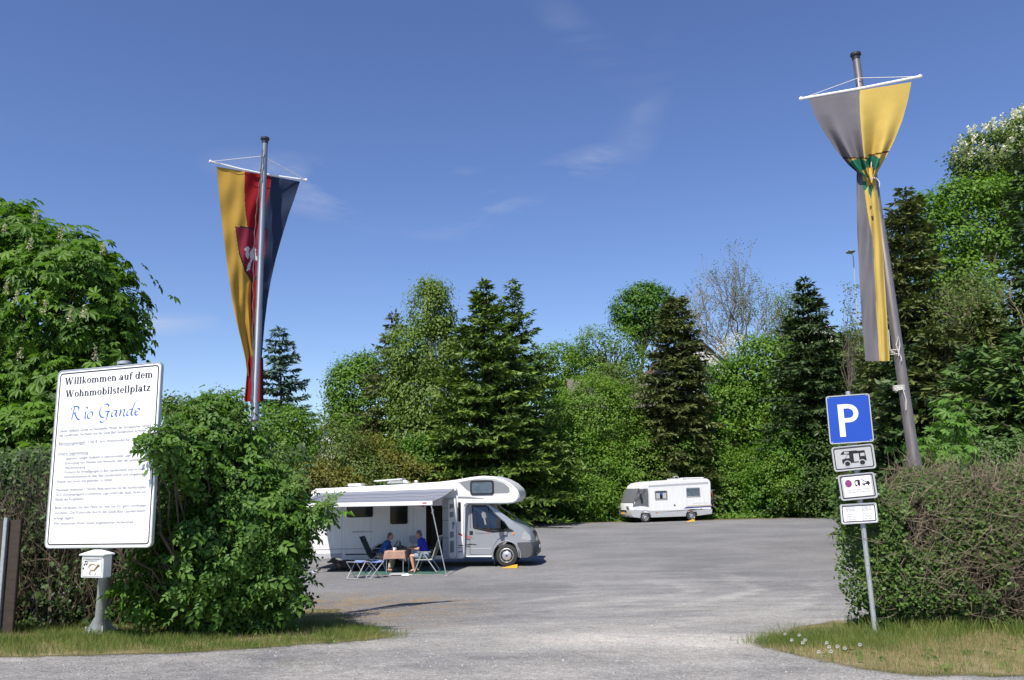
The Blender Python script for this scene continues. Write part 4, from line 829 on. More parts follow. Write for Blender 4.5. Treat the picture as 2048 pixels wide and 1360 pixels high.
bL, bR = at(1602, 197.5, Yr(0, 0, 0, 0) + .03), at(1840, 153, Yr(1, 0, 0, 0) - .03); mb = MB(); mb.tube([bL, (bL + bR) / 2 - Vector((0, 0, .012)), bR], .020, 8); mb.build('crossbar', 'sign_white', fr, smooth=True)
for q_ in (bL, bR): mb = MB(); mb.ell(q_, (.03, .03, .03), 8, 6); mb.build('end_knob', 'sign_white', fr)
rp_ = at(1716, 156, RY - .07); mb = MB(); mb.tube([bL, rp_], .005, 4); mb.tube([bR, rp_], .005, 4); mb.tube([rp_, rp_ - Vector((0, 0, .25))], .01, 5); mb.build('bridle_cord', 'rope', fr); rel(fr)
# lamp standing far behind the right banner
sl0 = at(1722, 740, 78); sl = empty('street_lamp', (sl0.x, 78, gzf(sl0.x, 78)), 0, 'slender grey street lamp half hidden behind the knotted banner', 'street lamp')
lt = at(1706, 508, 78); mb = MB(); mb.tube([(sl0.x, 78, gzf(sl0.x, 78) - .1), lt], [.07, .05], 8); mb.build('pole', 'galvanised', sl, smooth=True)
mb = MB(); hd = at(1701, 504, 77.5); mb.ell(hd, (.42, .6, .13), 12, 8); mb.box(hd + Vector((0, 0, .08)), (.7, .9, .06), taper=.7); mb.build('lamp_head', 'galvanised', sl, smooth=True)
mb = MB(); mb.tube([lt, (lt + hd) / 2 + Vector((0, 0, -.12)), hd - Vector((.15, 0, .05))], .035, 6); mb.build('bracket_arm', 'galvanised', sl); rel(sl)
# ================================================================== motorhome with awning (local: x forward, y left, z up, origin under the front axle)
v0 = atz(1014.6, 1133, 0.0)
VR = R(-6.5)
van = empty('motorhome', v0, VR, 'white and silver alcove motorhome with its awning out and door open', 'motorhome')
# axle lies at half track behind the near wheel
van.location = v0 + Vector((math.sin(-VR), math.cos(VR), 0)) * 0.88
HW = 1.13
def wheel_arch(cx, cz, r, n=12): return [(cx + r * math.cos(R(a)), cz + r * math.sin(R(a))) for a in np.linspace(-8, 188, n)]
outline = [(-6.72, .36), (-6.75, 2.50), (-6.71, 2.62), (-6.60, 2.69), (-4.0, 2.76), (-2.2, 2.83), (-1.6, 2.89), (-1.15, 2.96), (-.75, 2.995), (-.40, 2.97), (-.05, 2.86), (.22, 2.71), (.41, 2.53), (.49, 2.36), (.47, 2.22), (.39, 2.12), (.26, 2.065), (.1, 2.05), (-1.30, 2.07), (-1.36, 2.02), (-1.42, .30)] + [(-3.55, .25)] + wheel_arch(-4.15, .36, .47) + [(-4.75, .25), (-5.6, .25), (-5.64, .36)]
mb = MB(); mb.prism(outline, (0, HW, 0), (1, 0, 0), (0, 0, 1), 0, 2 * HW); body = mb.build('body', 'white_paint', van, bevel=.045, seg=3)
cut = MB(); cut.box((-2.415, -.9, 1.22), (.57, 1.0, 1.64)); cu = cut.build('cutter', 'white_paint', van); boolean(body, [cu])
M['interior'] = pmat('interior', (0.06, 0.045, 0.03), .7, var=.3)
mb = MB(); x0, x1, y0, y1, z0, z1 = -2.694, -2.136, -1.11, -.41, .406, 2.034
mb.add([(x0, y0, z0), (x1, y0, z0), (x1, y1, z0), (x0, y1, z0), (x0, y0, z1), (x1, y0, z1), (x1, y1, z1), (x0, y1, z1)], [(0, 1, 2, 3), (4, 7, 6, 5), (2, 3, 7, 6), (0, 3, 7, 4), (1, 2, 6, 5)]); mb.box((-2.415, -.62, .55), (.55, .35, .26)); mb.build('doorway_lining', 'interior', van)
mb = MB(); mb.box((-2.52, -.9, 1.85), (.07, .01, .16), Matrix.Rotation(.3, 3, 'Y')); mb.build('hanging_towel', 'sign_white', van)
def side(name, poly, mat, h0=.0, h1=.012, parent=van, y=-HW, bevel=0): # prism on the near side wall
    m = MB(); m.prism(poly, (0, y, 0), (1, 0, 0), (0, 0, 1), h0, h1); return m.build(name, mat, parent, bevel=bevel)
def window(x0, z0, x1, z1, glass='dark_glass'):
    w_ = side('window', rrect(x0, z0, x1, z1, .07), 'black_plastic', -.002, .022, bevel=.006); side('pane', rrect(x0 + .035, z0 + .035, x1 - .035, z1 - .035, .05), glass, .0225, .026, w_); return w_
window(-5.45, 1.70, -4.53, 2.25); window(-3.93, 1.45, -3.32, 2.10)
# alcove: grey teardrop panel and window
td = [(-1.56, 2.80), (-1.40, 2.835), (-.75, 2.875), (-.35, 2.84), (-.02, 2.73), (.15, 2.58), (.17, 2.45), (.10, 2.405), (-.85, 2.40), (-1.05, 2.395), (-1.30, 2.55)]
side('alcove_panel', td, 'grey_panel', -.002, .006)
aw = side('window', rrect(-1.17, 2.365, -.365, 2.845, .09), 'black_plastic', .006, .035, bevel=.008); side('pane', rrect(-1.11, 2.42, -.425, 2.775, .06), 'blind_glass', .0355, .038, aw)
side('dark_swoosh', [(-1.60, 2.33), (-1.2, 2.31), (-.7, 2.24), (-.72, 2.225), (-1.25, 2.25), (-1.60, 2.26)], 'grey_panel', 0, .004)
side('slit_window', rrect(-1.595, 1.50, -1.50, 2.14, .03), 'dark_glass', -.002, .01)
side('red_swoosh', [(-1.60, 1.14), (-1.46, 1.08), (-1.46, 1.02), (-1.60, 1.08)], 'red', 0, .004)
side('dark_swoosh', [(-5.25, 1.24), (-4.9, 1.25), (-4.5, 1.22), (-4.5, 1.20), (-5.25, 1.19)], 'pale_grey', 0, .004)
side('black_swoosh', [(-1.60, .735), (-1.43, .74), (-1.43, .71), (-1.60, .705)], 'black_plastic', 0, .004)
side('red_swoosh', [(-3.05, 2.06), (-2.75, 2.0), (-2.75, 2.06)], 'red', 0, .004)
side('service_hatch', rrect(-3.27, .80, -2.86, 1.07, .03), 'pale_grey', -.002, .008)
lk = side('locker_flap', rrect(-5.50, .34, -4.60, .66, .03), 'white_paint', -.004, .006); side('seam', [(-5.48, .46), (-4.60, .46), (-4.60, .50), (-5.48, .50)], 'black_plastic', .0065, .014, lk)
side('side_skirt', [(-6.68, .34), (-5.62, .38), (-5.62, .52), (-6.70, .52)], 'pale_grey', 0, .006); side('side_skirt', [(-3.60, .27), (-2.75, .29), (-2.75, .42), (-3.66, .42)], 'pale_grey', 0, .006)
side('side_marker', rrect(-1.60, .50, -1.46, .53, .012), 'navy', 0, .006)
for x in (-5.62, -4.60, -3.12): side('panel_seam', [(x, .45), (x + .012, .45), (x + .012, 2.45), (x, 2.45)], 'pale_grey', 0, .003)
side('edge_rail', [(-6.68, .64), (-2.74, .66), (-2.74, .69), (-6.68, .67)], 'pale_grey', 0, .008); side('edge_rail', [(-1.70, .64), (-1.44, .64), (-1.44, .67), (-1.70, .67)], 'pale_grey', 0, .008)
side('roof_rail', [(-1.60, 2.795), (-1.15, 2.875), (-.75, 2.915), (-.35, 2.885), (0.0, 2.775), (.25, 2.62), (.23, 2.61), (-.01, 2.76), (-.36, 2.868), (-.75, 2.898), (-1.15, 2.858), (-1.60, 2.778)], 'sign_grey', 0.0, .008)
mb = MB(); mb.box((-6.765, -.85, .95), (.03, .16, .42)); mb.build('tail_light', 'red', van, bevel=.01)
# open entrance door folded forward
dr = empty('tmp'); bpy.data.objects.remove(dr)
A = R(152); hx_, hy_ = -2.12, -HW - .01
DM = Matrix.Translation((hx_, hy_, 0)) @ Matrix.Rotation(A - math.pi, 4, 'Z')     # local +x runs from hinge to the free edge
mb = MB(DM); mb.prism(rrect(0, .30, .60, 2.28, .10), (0, .02, 0), (1, 0, 0), (0, 0, 1), 0, .035); door = mb.build('door', 'pale_grey', van, bevel=.008)
mb = MB(DM); mb.prism(rrect(.27, .34, .575, 2.24, .09), (0, -.0155, 0), (1, 0, 0), (0, 0, 1), 0, .02); mb.build('inner_trim', 'white_paint', door, bevel=.006)
for z0, z1 in ((1.93, 2.10), (1.64, 1.84), (.98, 1.20), (.50, .90)):
    mb = MB(DM); mb.prism([(.33, z0), (.50, z0 + .03), (.50, z1), (.33, z1 - .02)], (0, -.0355, 0), (1, 0, 0), (0, 0, 1), -.01, .005); mb.build('pocket', 'grey_panel', door, bevel=.004)
mb = MB(DM); mb.lathe([(.055, 0), (.05, .03)], (.50, -.06, 1.46), 'y', 14); mb.box((.48, -.05, 1.36), (.03, .03, .16)); mb.build('handle', 'grey_panel', door)
for z in (1.95, 1.55, .98): mb = MB(DM); mb.box((.13, -.018, z), (.25, .006, .012)); mb.build('flyscreen_rail', 'black_plastic', door)
# roof kit
mb = MB(); Rt = Matrix.Rotation(-.05, 3, 'Y'); mb.box((-4.15, -.35, 2.93), (1.0, .62, .045), Rt); mb.build('antenna_panel', 'white_paint', van, bevel=.018); mb = MB(); mb.box((-3.85, -.35, 2.86), (.75, .36, .10), None, 0, .8); mb.tube([(-3.65, -.35, 2.84), (-3.72, -.35, 2.95)], .04, 8); mb.build('antenna_mount', 'white_paint', van, bevel=.01)
mb = MB(); mb.box((-3.18, -.5, 2.86), (.1, .1, .08)); mb.build('roof_vent', 'white_paint', van, bevel=.01)
mb = MB(); mb.box((-5.5, .1, 2.79), (.5, .5, .10)); mb.build('roof_hatch', 'white_paint', van, bevel=.02)
# cab
cabp = [(-1.45, .34), (-1.45, 2.075), (-.60, 2.06), (.30, 1.44), (.62, 1.30), (.80, 1.17), (.90, 1.0), (.965, .80), (.99, .60), (.97, .42), (.90, .30), (.50, .28)] + wheel_arch(0, .365, .445, 14) + [(-.46, .30), (-1.2, .31)]
def cab_side(z): return .985 - .20 * max(0.0, z - 1.38) / .7 * .8
def cab_mesh(P, name, mat, hw=1.0, curv=.17):
    ls = [-1, -.86, -.5, 0, .5, .86, 1]; n = len(P); vs = []
    for s_ in ls:
        for x, z in P: vs.append((x - curv * abs(s_) ** 3.5 * max(0, min(1, (x - .15) / .7)), s_ * cab_side(z) * hw, z))
    fs = [tuple(range(n)), tuple(range(len(vs) - 1, len(vs) - n - 1, -1))]
    for k in range(len(ls) - 1):
        for i in range(n): j = (i + 1) % n; fs.append((k * n + i, (k + 1) * n + i, (k + 1) * n + j, k * n + j))
    m = MB(); m.add(vs, fs); return m.build(name, mat, van, bevel=.035 if hw == 1.0 else 0, seg=2)
cab = cab_mesh(cabp, 'cab', 'silver_paint')
c1 = cab_mesh([(-1.40, .75), (-1.40, 1.98), (-.66, 1.97), (.16, 1.40), (.16, .75)], 'cutter', 'silver_paint', .93, 0)
win = [(-1.16, 2.0), (-.68, 1.99), (-.08, 1.47), (.10, 1.22), (-.46, 1.16), (-1.10, 1.28)]
c2 = MB().prism(win, (0, 1.3, 0), (1, 0, 0), (0, 0, 1), 0, 2.6).build('cutter', 'silver_paint', van)
wd_ = Vector((.90, 0, -.62)).normalized(); wnv = Vector((.62, 0, .90)).normalized()
c3 = MB().prism([(.10, -.68), (.98, -.80), (.98, .80), (.10, .68)], Vector((-.60, 0, 2.06)) - wnv * .15, wd_, Vector((0, 1, 0)), -.4, .4).build('cutter', 'silver_paint', van)
boolean(cab, [c1, c2, c3])
def patch(name, poly, mat, off, parent=van, sgn_=-1, th=.006):
    vs = [(x - .17 * max(0, min(1, (x - .15) / .7)), sgn_ * (cab_side(z) + o_), z) for o_ in (off, off + th) for x, z in poly]; n = len(poly)
    m = MB(); m.add(vs, [tuple(range(n)), tuple(range(2 * n - 1, n - 1, -1))] + [(i, (i + 1) % n, n + (i + 1) % n, n + i) for i in range(n)]); return m.build(name, mat, parent)
cdoor = patch('cab_door', [(-1.22, .42), (-1.22, 1.26), (-1.16, 1.30), (-.46, 1.13), (.02, 1.16), (.02, 1.05), (-.10, 1.02), (-.30, .88), (-.42, .70), (-.50, .42)], 'silver_paint', .004)
for s_ in (-1, 1): patch('side_window', win, 'glass', -.012, cdoor if s_ < 0 else van, s_, .005)
def ring_patch(poly, w_, name, mat, par):
    c_ = np.mean(poly, 0); m = MB(); n = len(poly)
    for i in range(n):
        p, q = poly[i], poly[(i + 1) % n]; m.tube([(p[0], -(cab_side(p[1]) + .006), p[1]), (q[0], -(cab_side(q[1]) + .006), q[1])], w_, 5)
    return m.build(name, mat, par)
ring_patch(win, .022, 'window_frame', 'black_plastic', cdoor); mb = MB(); mb.tube([(-.60, -.86, 1.97), (-.60, -.985, 1.17)], .022, 5); mb.build('window_frame', 'black_plastic', cdoor)
patch('window_frame', [(-1.10, 1.30), (-.46, 1.18), (.14, 1.23), (.30, 1.16), (-.46, 1.11), (-1.08, 1.25)], 'black_plastic', .011, cdoor)
mb = MB(); P = [Vector((-.60, s_ * .69, 2.06)) if t == 0 else Vector((.30, s_ * .80, 1.44)) for t, s_ in ((0, -1), (0, 1), (1, 1), (1, -1))]; mb.add([p - wnv * .02 for p in P], [(0, 1, 2, 3)]); mb.build('windscreen', 'glass', van)
patch('door_handle', rrect(-1.24, 1.05, -1.12, 1.18, .02), 'black_plastic', .011, cdoor); patch('door_seam', [(-1.235, .40), (-1.225, .40), (-1.225, 1.9), (-1.235, 1.9)], 'black_plastic', .002)
patch('door_seam', [(.025, 1.16), (.035, 1.16), (.035, 1.03), (-.10, .98), (-.11, 1.0), (.02, 1.05)], 'dark_plastic', .006)
patch('rub_strip', [(-1.20, .58), (-.50, .58), (-.50, .61), (-1.20, .61)], 'pale_grey', .011, cdoor); patch('sill', [(-1.36, .34), (-.50, .33), (-.50, .37), (-1.36, .375)], 'sign_white', .012)
patch('red_swoosh', [(-1.42, 1.05), (-1.25, .99), (-1.10, .945), (-1.10, .94), (-1.25, .965), (-1.42, 1.0)], 'red', .011, cdoor); patch('black_swoosh', [(-1.40, .72), (-1.25, .765), (-1.05, .75), (-.98, .71), (-1.15, .735), (-1.40, .70)], 'black_plastic', .011, cdoor)
Ov = Vector((-1.04, -.985, 1.07)); mb = MB(); put_text(mb, 'Genesis', 0, 0, .085, Ov, Vector((1, 0, 0)), Vector((0, 0, 1)), .012, .34); mb.build('lettering', 'grey_ink', cdoor); mb = MB(); put_text(mb, '59', .36, 0, .085, Ov, Vector((1, 0, 0)), Vector((0, 0, 1)), .012, .12); mb.build('lettering', 'red', cdoor)
patch('side_repeater', arc(.27, 1.07, .045, 0, 330, 10), 'orange', .0)
mirror = MB(); mirror.box((-.22, -1.22, 1.42), (.13, .17, .34)); mirror.tube([(-.15, -1.0, 1.25), (-.2, -1.2, 1.28)], .03, 6); mirror.build('wing_mirror', 'black_plastic', van, bevel=.03)
mirror = MB(); mirror.box((-.22, 1.22, 1.42), (.13, .17, .34)); mirror.tube([(-.15, 1.0, 1.25), (-.2, 1.2, 1.28)], .03, 6); mirror.build('wing_mirror', 'black_plastic', van, bevel=.03)
bump = [(.30, .30), (.33, .62), (.42, .80), (.96, .80), (1.025, .66), (1.03, .48), (.98, .32), (.85, .27), (.5, .27)]
def shell(P, hw, name, mat, curv=.17):
    ls = [-1, -.86, -.5, 0, .5, .86, 1]; n = len(P); vs = []
    for s_ in ls:
        for x, z in P: vs.append((x - curv * abs(s_) ** 3.5 * max(0, min(1, (x - .15) / .7)), s_ * hw, z))
    fs = [tuple(range(n)), tuple(range(len(vs) - 1, len(vs) - n - 1, -1))]
    for k in range(len(ls) - 1):
        for i in range(n): j = (i + 1) % n; fs.append((k * n + i, (k + 1) * n + i, (k + 1) * n + j, k * n + j))
    m = MB(); m.add(vs, fs); return m.build(name, mat, van, bevel=.02)
shell([(.45, .28), (.47, .55), (.42, .78), (.97, .79), (1.03, .66), (1.035, .48), (.985, .32), (.85, .265)], 1.005, 'bumper', 'dark_plastic')
shell([(.85, .84), (.94, .84), (.90, 1.02), (.83, 1.12), (.78, 1.1)], .46, 'grille', 'black_plastic', 0)
for s_ in (-1, 1):
    mb = MB(); mb.prism([(.50, .86), (.83, .84), (.79, 1.0), (.66, 1.14), (.55, 1.14)], (0, s_ * .955 + (.03 if s_ < 0 else 0), 0), (1, 0, 0), (0, 0, 1), -.015, .06); mb.build('headlight', 'clear_lens', van, bevel=.012)
mb = MB(); mb.box((1.04, 0, .58), (.012, .52, .11)); mb.build('number_plate', 'sign_white', van)
mb = MB()
for a in range(0, 190, 15): pass
pts = [(.47 * math.cos(R(a)), -.99, .365 + .47 * math.sin(R(a))) for a in range(-10, 195, 12)]; mb.tube(pts, .022, 6); mb.build('wheel_arch_trim', 'silver_paint', van)
mb = MB(); mb.box((-.45, -.72, 1.15), (.5, .46, .18)); mb.box((-.72, -.72, 1.5), (.14, .46, .62), Matrix.Rotation(-.2, 3, 'Y')); mb.box((-.74, -.72, 1.86), (.10, .26, .2)); mb.build('seat', 'grey_panel', van, bevel=.04)
mb = MB(); mb.box((-.45, .5, 1.15), (.5, .46, .18)); mb.box((-.72, .5, 1.5), (.14, .46, .62), Matrix.Rotation(-.2, 3, 'Y')); mb.build('seat', 'grey_panel', van, bevel=.04)
mb = MB(); mb.box((.08, 0, 1.2), (.3, 1.7, .3)); mb.build('dashboard', 'black_plastic', van, bevel=.05)
mb = MB(); sw = [Vector((-.20, .45, 1.38)) + Vector((.10 * math.cos(t), .19 * math.sin(t), .16 * math.cos(t))) for t in np.linspace(0, 2 * math.pi, 18)]; mb.tube(sw, .014, 5); mb.build('steering_wheel', 'black_plastic', van)
def wheel(cx, cy, r=.365, out=-1, parent=van, wid=.215, rim='aluminium', slots=8):
    tyre = [(r * .60, -.5), (r * .86, -.52), (r * .97, -.42), (r, -.25), (r, .25), (r * .97, .42), (r * .86, .52), (r * .60, .5)]
    m = MB(); m.lathe([(a, b * wid) for a, b in tyre], (cx, cy, r), 'y', 32); t = m.build('wheel', 'rubber', parent, smooth=True)
    yo = cy + out * wid * .5; m = MB(); m.lathe([(r * .62, -.02 * out), (r * .64, out * .012), (r * .60, out * .018), (r * .54, -out * .012), (r * .30, out * .012), (r * .12, out * .026), (0.01, out * .03)], (cx, yo, r), 'y', 32); rm = m.build('rim', rim, t, smooth=True)
    for k in range(slots):
        m = MB(); a = 2 * math.pi * k / slots + .3; c_ = Vector((cx + r * .475 * math.cos(a), yo + out * .009, r + r * .475 * math.sin(a))); m.box(c_, (r * .11, .02, r * .16), Matrix.Rotation(-a, 3, 'Y')); m.build('slot', 'black_plastic', t)
    m = MB(); m.lathe([(r * .10, 0), (r * .09, out * .01)], (cx, yo + out * .028, r), 'y', 14); m.build('hub_cap', 'navy', t)
    return t
wheel(0, -.88); wheel(0, .88, out=1); wheel(-4.15, -.93); wheel(-4.15, .93, out=1)
mb = MB(); mb.box((-2.2, 0, .40), (6.4, 1.5, .12)); mb.build('chassis', 'black_plastic', van)
mb = MB(); mb.box((-.42, -.86, .22), (.015, .24, .26)); mb.build('mud_flap', 'black_plastic', van)
# awning, wound out of its case
mb = MB(); mb.prism([(0, 0), (.10, .02), (.12, .08), (.09, .13), (0, .14)], (-6.2, -HW, 2.52), (0, -1, 0), (0, 0, 1), 0, 0.001); 
aw_case = MB(); n_ = 8
prof = [(0, 2.50), (.10, 2.50), (.13, 2.54), (.12, 2.60), (.08, 2.635), (0, 2.64)]
vs = [(x, -HW - a, z + (x + 1.63) * .012) for x in (-6.52, -1.63) for a, z in prof]; k = len(prof)
aw_case.add(vs, [tuple(range(k)), tuple(range(2 * k - 1, k - 1, -1))] + [(i, (i + 1) % k, k + (i + 1) % k, k + i) for i in range(k)]); awn = aw_case.build('awning_case', 'white_paint', van, bevel=.01)
def awning_cloth():
    m, t, o = nodes('awning_cloth'); N = t.nodes.new; Lk = t.links.new; b = N('ShaderNodeBsdfPrincipled'); b.inputs['Roughness'].default_value = .75; b.inputs['Specular IOR Level'].default_value = .2
    tcn = N('ShaderNodeTexCoord'); sp = N('ShaderNodeSeparateXYZ'); Lk(tcn.outputs['Object'], sp.inputs[0]); cb = N('ShaderNodeCombineXYZ'); Lk(sp.outputs['Y'], cb.inputs[0])
    n = N('ShaderNodeTexNoise'); n.noise_dimensions = '1D'; Lk(sp.outputs['Y'], n.inputs['W']); n.inputs['Scale'].default_value = 9.0; n.inputs['Detail'].default_value = 3
    r = N('ShaderNodeValToRGB'); e = r.color_ramp.elements; e[0].position = .38; e[0].color = (.12, .13, .16, 1); e[1].position = .60; e[1].color = (.30, .31, .35, 1); k_ = e.new(.50); k_.color = (.19, .20, .24, 1); Lk(n.outputs[0], r.inputs[0]); Lk(r.outputs[0], b.inputs['Base Color'])
    tr = N('ShaderNodeBsdfTranslucent'); Lk(r.outputs[0], tr.inputs[0]); ms = N('ShaderNodeMixShader'); ms.inputs[0].default_value = .05; Lk(b.outputs[0], ms.inputs[1]); Lk(tr.outputs[0], ms.inputs[2]); Lk(ms.outputs[0], o.inputs[0]); return m
M['awning_cloth'] = awning_cloth()
AX0, AX1, AOUT, AZ = -6.42, -1.98, 2.35, 2.18
vs = []; nu, nv = 40, 14
for j in range(nv + 1):
    t = j / nv
    for i in range(nu + 1):
        u = i / nu; x1 = -1.70 + (AX1 + 1.70) * t; x = AX0 + (x1 - AX0) * u; y = -HW - .10 - (AOUT - .10) * t; z = 2.60 + (x + 1.63) * .012 * (1 - t) + (AZ + .05 - 2.60) * t - .05 * math.sin(math.pi * t) * (1 + .25 * math.sin(u * 25)); vs.append((x, y, z))
mb = MB(); mb.add(vs, [(j * (nu + 1) + i, j * (nu + 1) + i + 1, (j + 1) * (nu + 1) + i + 1, (j + 1) * (nu + 1) + i) for j in range(nv) for i in range(nu)]); mb.build('awning_fabric', 'awning_cloth', awn, smooth=True)
mb = MB(); mb.box(((AX0 + AX1) / 2, -HW - AOUT - .02, AZ), (AX1 - AX0 + .06, .07, .13)); fb = mb.build('front_rail', 'white_paint', awn, bevel=.012)
mb = MB(); mb.box((AX1 - .22, -HW - AOUT - .06, AZ + .01), (.13, .006, .03)); mb.build('badge', 'red', awn)
for x in (-1.85, -5.9): mb = MB(); mb.tube([(x, -HW - .1, 2.52), (x - .35, -HW - 1.25, 2.36), (x - .15, -HW - AOUT, AZ)], .022, 6); mb.build('folding_arm', 'aluminium', awn)
Vinv = (Matrix.Translation(van.location) @ Matrix.Rotation(VR, 4, 'Z')).inverted()
foot = Vinv @ atz(893, 1152, 0.0); foot.z = 0.0
mb = MB(); tp = Vector((AX1 - .03, -HW - AOUT - .02, AZ)); mb.tube([foot, tp], [.016, .018], 8); mb.box(foot + Vector((0, 0, .012)), (.10, .07, .02)); mb.build('support_leg', 'aluminium', awn)
tp2 = Vector((AX0 + .05, -HW - AOUT - .02, AZ)); mb = MB(); mb.tube([tp2 - Vector((-.1, .05, AZ)), tp2], [.016, .018], 8); mb.build('support_leg', 'aluminium', awn)
# yellow wedge in front of the near front tyre
wg = atz(1003, 1137, 0.0)
wdg = empty('wheel_wedge', wg, VR, 'yellow levelling wedge beside the front wheel of the awning motorhome', 'wedge'); mb = MB()
mb.add([(0, 0, .004), (.52, 0, .004), (.52, .16, .004), (0, .16, .004), (.46, 0, .105), (.52, 0, .11), (.52, .16, .11), (.46, .16, .105)], [(3, 2, 1, 0), (0, 1, 5, 4), (3, 7, 6, 2), (0, 4, 7, 3), (4, 5, 6, 7), (1, 2, 6, 5)]); mb.build('ramp', 'yellow', wdg, bevel=.006)
for i in range(6): q = .07 + i * .068; mb = MB(); mb.box((q, .08, .012 + q * .218), (.014, .15, .012)); mb.build('tread_rib', 'yellow', wdg)

# ================================================================== far motorhome (faces left, nose turned towards us)
f0 = atz(1291, 1045, 0.0); FR = R(180 + 14)
far = empty('motorhome', f0, FR, 'small white integrated motorhome with grey windscreen cover parked at the far hedge', 'motorhome')
# local x forward (picture left), y left = camera side; origin under the near front wheel
fh = 2.15
def fshell(P, name, mat, y0, y1, curv=0.0, parent=far, bevel=.05):
    ls = [0, .08, .3, .5, .7, .92, 1]; n = len(P); vs = []
    for s_ in ls:
        for x, z in P: vs.append((x - curv * abs(2 * s_ - 1) ** 3 * max(0, min(1, (x - .0) / .9)), y0 + (y1 - y0) * s_, z))
    fs = [tuple(range(n)), tuple(range(len(vs) - 1, len(vs) - n - 1, -1))]
    for k in range(len(ls) - 1):
        for i in range(n): j = (i + 1) % n; fs.append((k * n + i, (k + 1) * n + i, (k + 1) * n + j, k * n + j))
    m = MB(); m.add(vs, fs); return m.build(name, mat, parent, bevel=bevel)
fo = [(-4.72, .55), (-4.80, 2.45), (-4.68, 2.66), (-4.5, 2.72), (-2.0, 2.66), (-.6, 2.60), (.05, 2.50), (.35, 2.32), (.55, 2.05), (.95, 1.30), (1.02, 1.05), (1.03, .70), (.55, .62), (-.45, .55)]
fb_ = fshell(fo, 'body', 'white_paint', -fh, .02, .18)
sk = [(-4.78, .72), (-4.74, .40), (-3.65, .32)] + wheel_arch(-3.28, .33, .42, 10)[::-1] + [(-2.8, .30), (-.5, .30)] + wheel_arch(0, .33, .42, 10)[::-1] + [(.5, .30), (1.0, .36), (1.10, .55), (1.08, .82), (.9, .82), (-.4, .74)]
sk2 = [(-4.78, .72), (-4.74, .40), (-3.72, .31)] + [(-3.28 + .42 * math.cos(R(a)), .33 + .42 * math.sin(R(a))) for a in np.linspace(184, -4, 10)] + [(-2.84, .30), (-.44, .30)] + [(.42 * math.cos(R(a)), .33 + .42 * math.sin(R(a))) for a in np.linspace(184, -4, 10)] + [(.5, .30), (1.0, .36), (1.10, .55), (1.08, .82), (.9, .84), (-.5, .74)]
fshell(sk2, 'skirt', 'pale_grey', -fh - .015, .045, .16)
def fside(name, poly, mat, h0=0.0, h1=.012, parent=far, bevel=0):
    m = MB(); m.prism([(-x, z) for x, z in poly], (0, .02, 0), (-1, 0, 0), (0, 0, 1), h0, h1); return m.build(name, mat, parent, bevel=bevel)
def fwindow(x0, z0, x1, z1, curtain):
    w_ = fside('window', rrect(x0, z0, x1, z1, .05), 'pale_grey', -.002, .03, bevel=.006); side_ = fside('pane', rrect(x0 + .05, z0 + .05, x1 - .05, z1 - .05, .03), 'dark_glass' if curtain else 'blind_glass', .0305, .034, w_)
    if curtain:
        for cx, cw in ((x0 + .22, .26), (x1 - .22, .26)):
            m = MB(); n_ = 24; vs = [(cx - cw / 2 + cw * i / n_, .060 + .006 * math.sin(i * 1.6), z0 + .08 + (.36 + .02 * math.sin(i)) * j) for j in (0, 1) for i in range(n_ + 1)]; m.add(vs, [(i, i + 1, n_ + 2 + i, n_ + 1 + i) for i in range(n_)]); m.build('curtain', 'sign_grey', w_)
        m = MB(); m.box(((x0 + x1) / 2, .058, z1 - .2), (.12, .004, .16)); m.build('sticker', 'light_blue_ink', w_)
fwindow(-1.62, 1.42, -.72, 2.02, True); fwindow(-3.98, 1.55, -2.95, 2.16, False)
fside('roof_stripe', [(-4.62, 2.50), (-.35, 2.36), (-.30, 2.24), (-4.60, 2.36)], 'pale_grey', 0, .005)
fside('beige_stripe', [(-4.78, 1.00), (-3.05, .98), (-2.95, .93), (-4.78, .93)], pmat('beige', (.5, .4, .25), .5), 0, .006); fside('blue_stripe', [(-4.78, .93), (-2.90, .90), (-2.75, .80), (-4.78, .86)], 'navy', 0, .006)
ht = fside('hatch', rrect(-4.50, .68, -3.45, 1.12, .06), 'white_paint', -.004, .0035); fside('hatch_seam', [(-4.50, .675), (-3.45, .675), (-3.45, .69), (-4.50, .69)], 'pale_grey', .004, .009, ht); fside('hatch_seam', [(-4.50, 1.115), (-3.45, 1.115), (-3.45, 1.13), (-4.50, 1.13)], 'pale_grey', .004, .009, ht); fside('hatch_seam', [(-3.45, .69), (-3.435, .69), (-3.435, 1.115), (-3.45, 1.115)], 'pale_grey', .004, .009, ht); fside('hatch_lock', rrect(-4.02, .72, -3.94, .78, .02), 'black_plastic', .0105, .02, ht)
fside('filler_cap', arc(-2.1, 1.04, .06, 0, 340, 10), 'black_plastic', 0, .01); fside('door_seam', [(-.34, .42), (-.325, .42), (-.325, 2.2), (-.34, 2.2)], 'pale_grey', 0, .004)
for x in (-.80, -3.15): 
    m = MB(); m.box((x, .06, .62), (.12, .01, .04)); m.build('side_marker', 'orange', far)
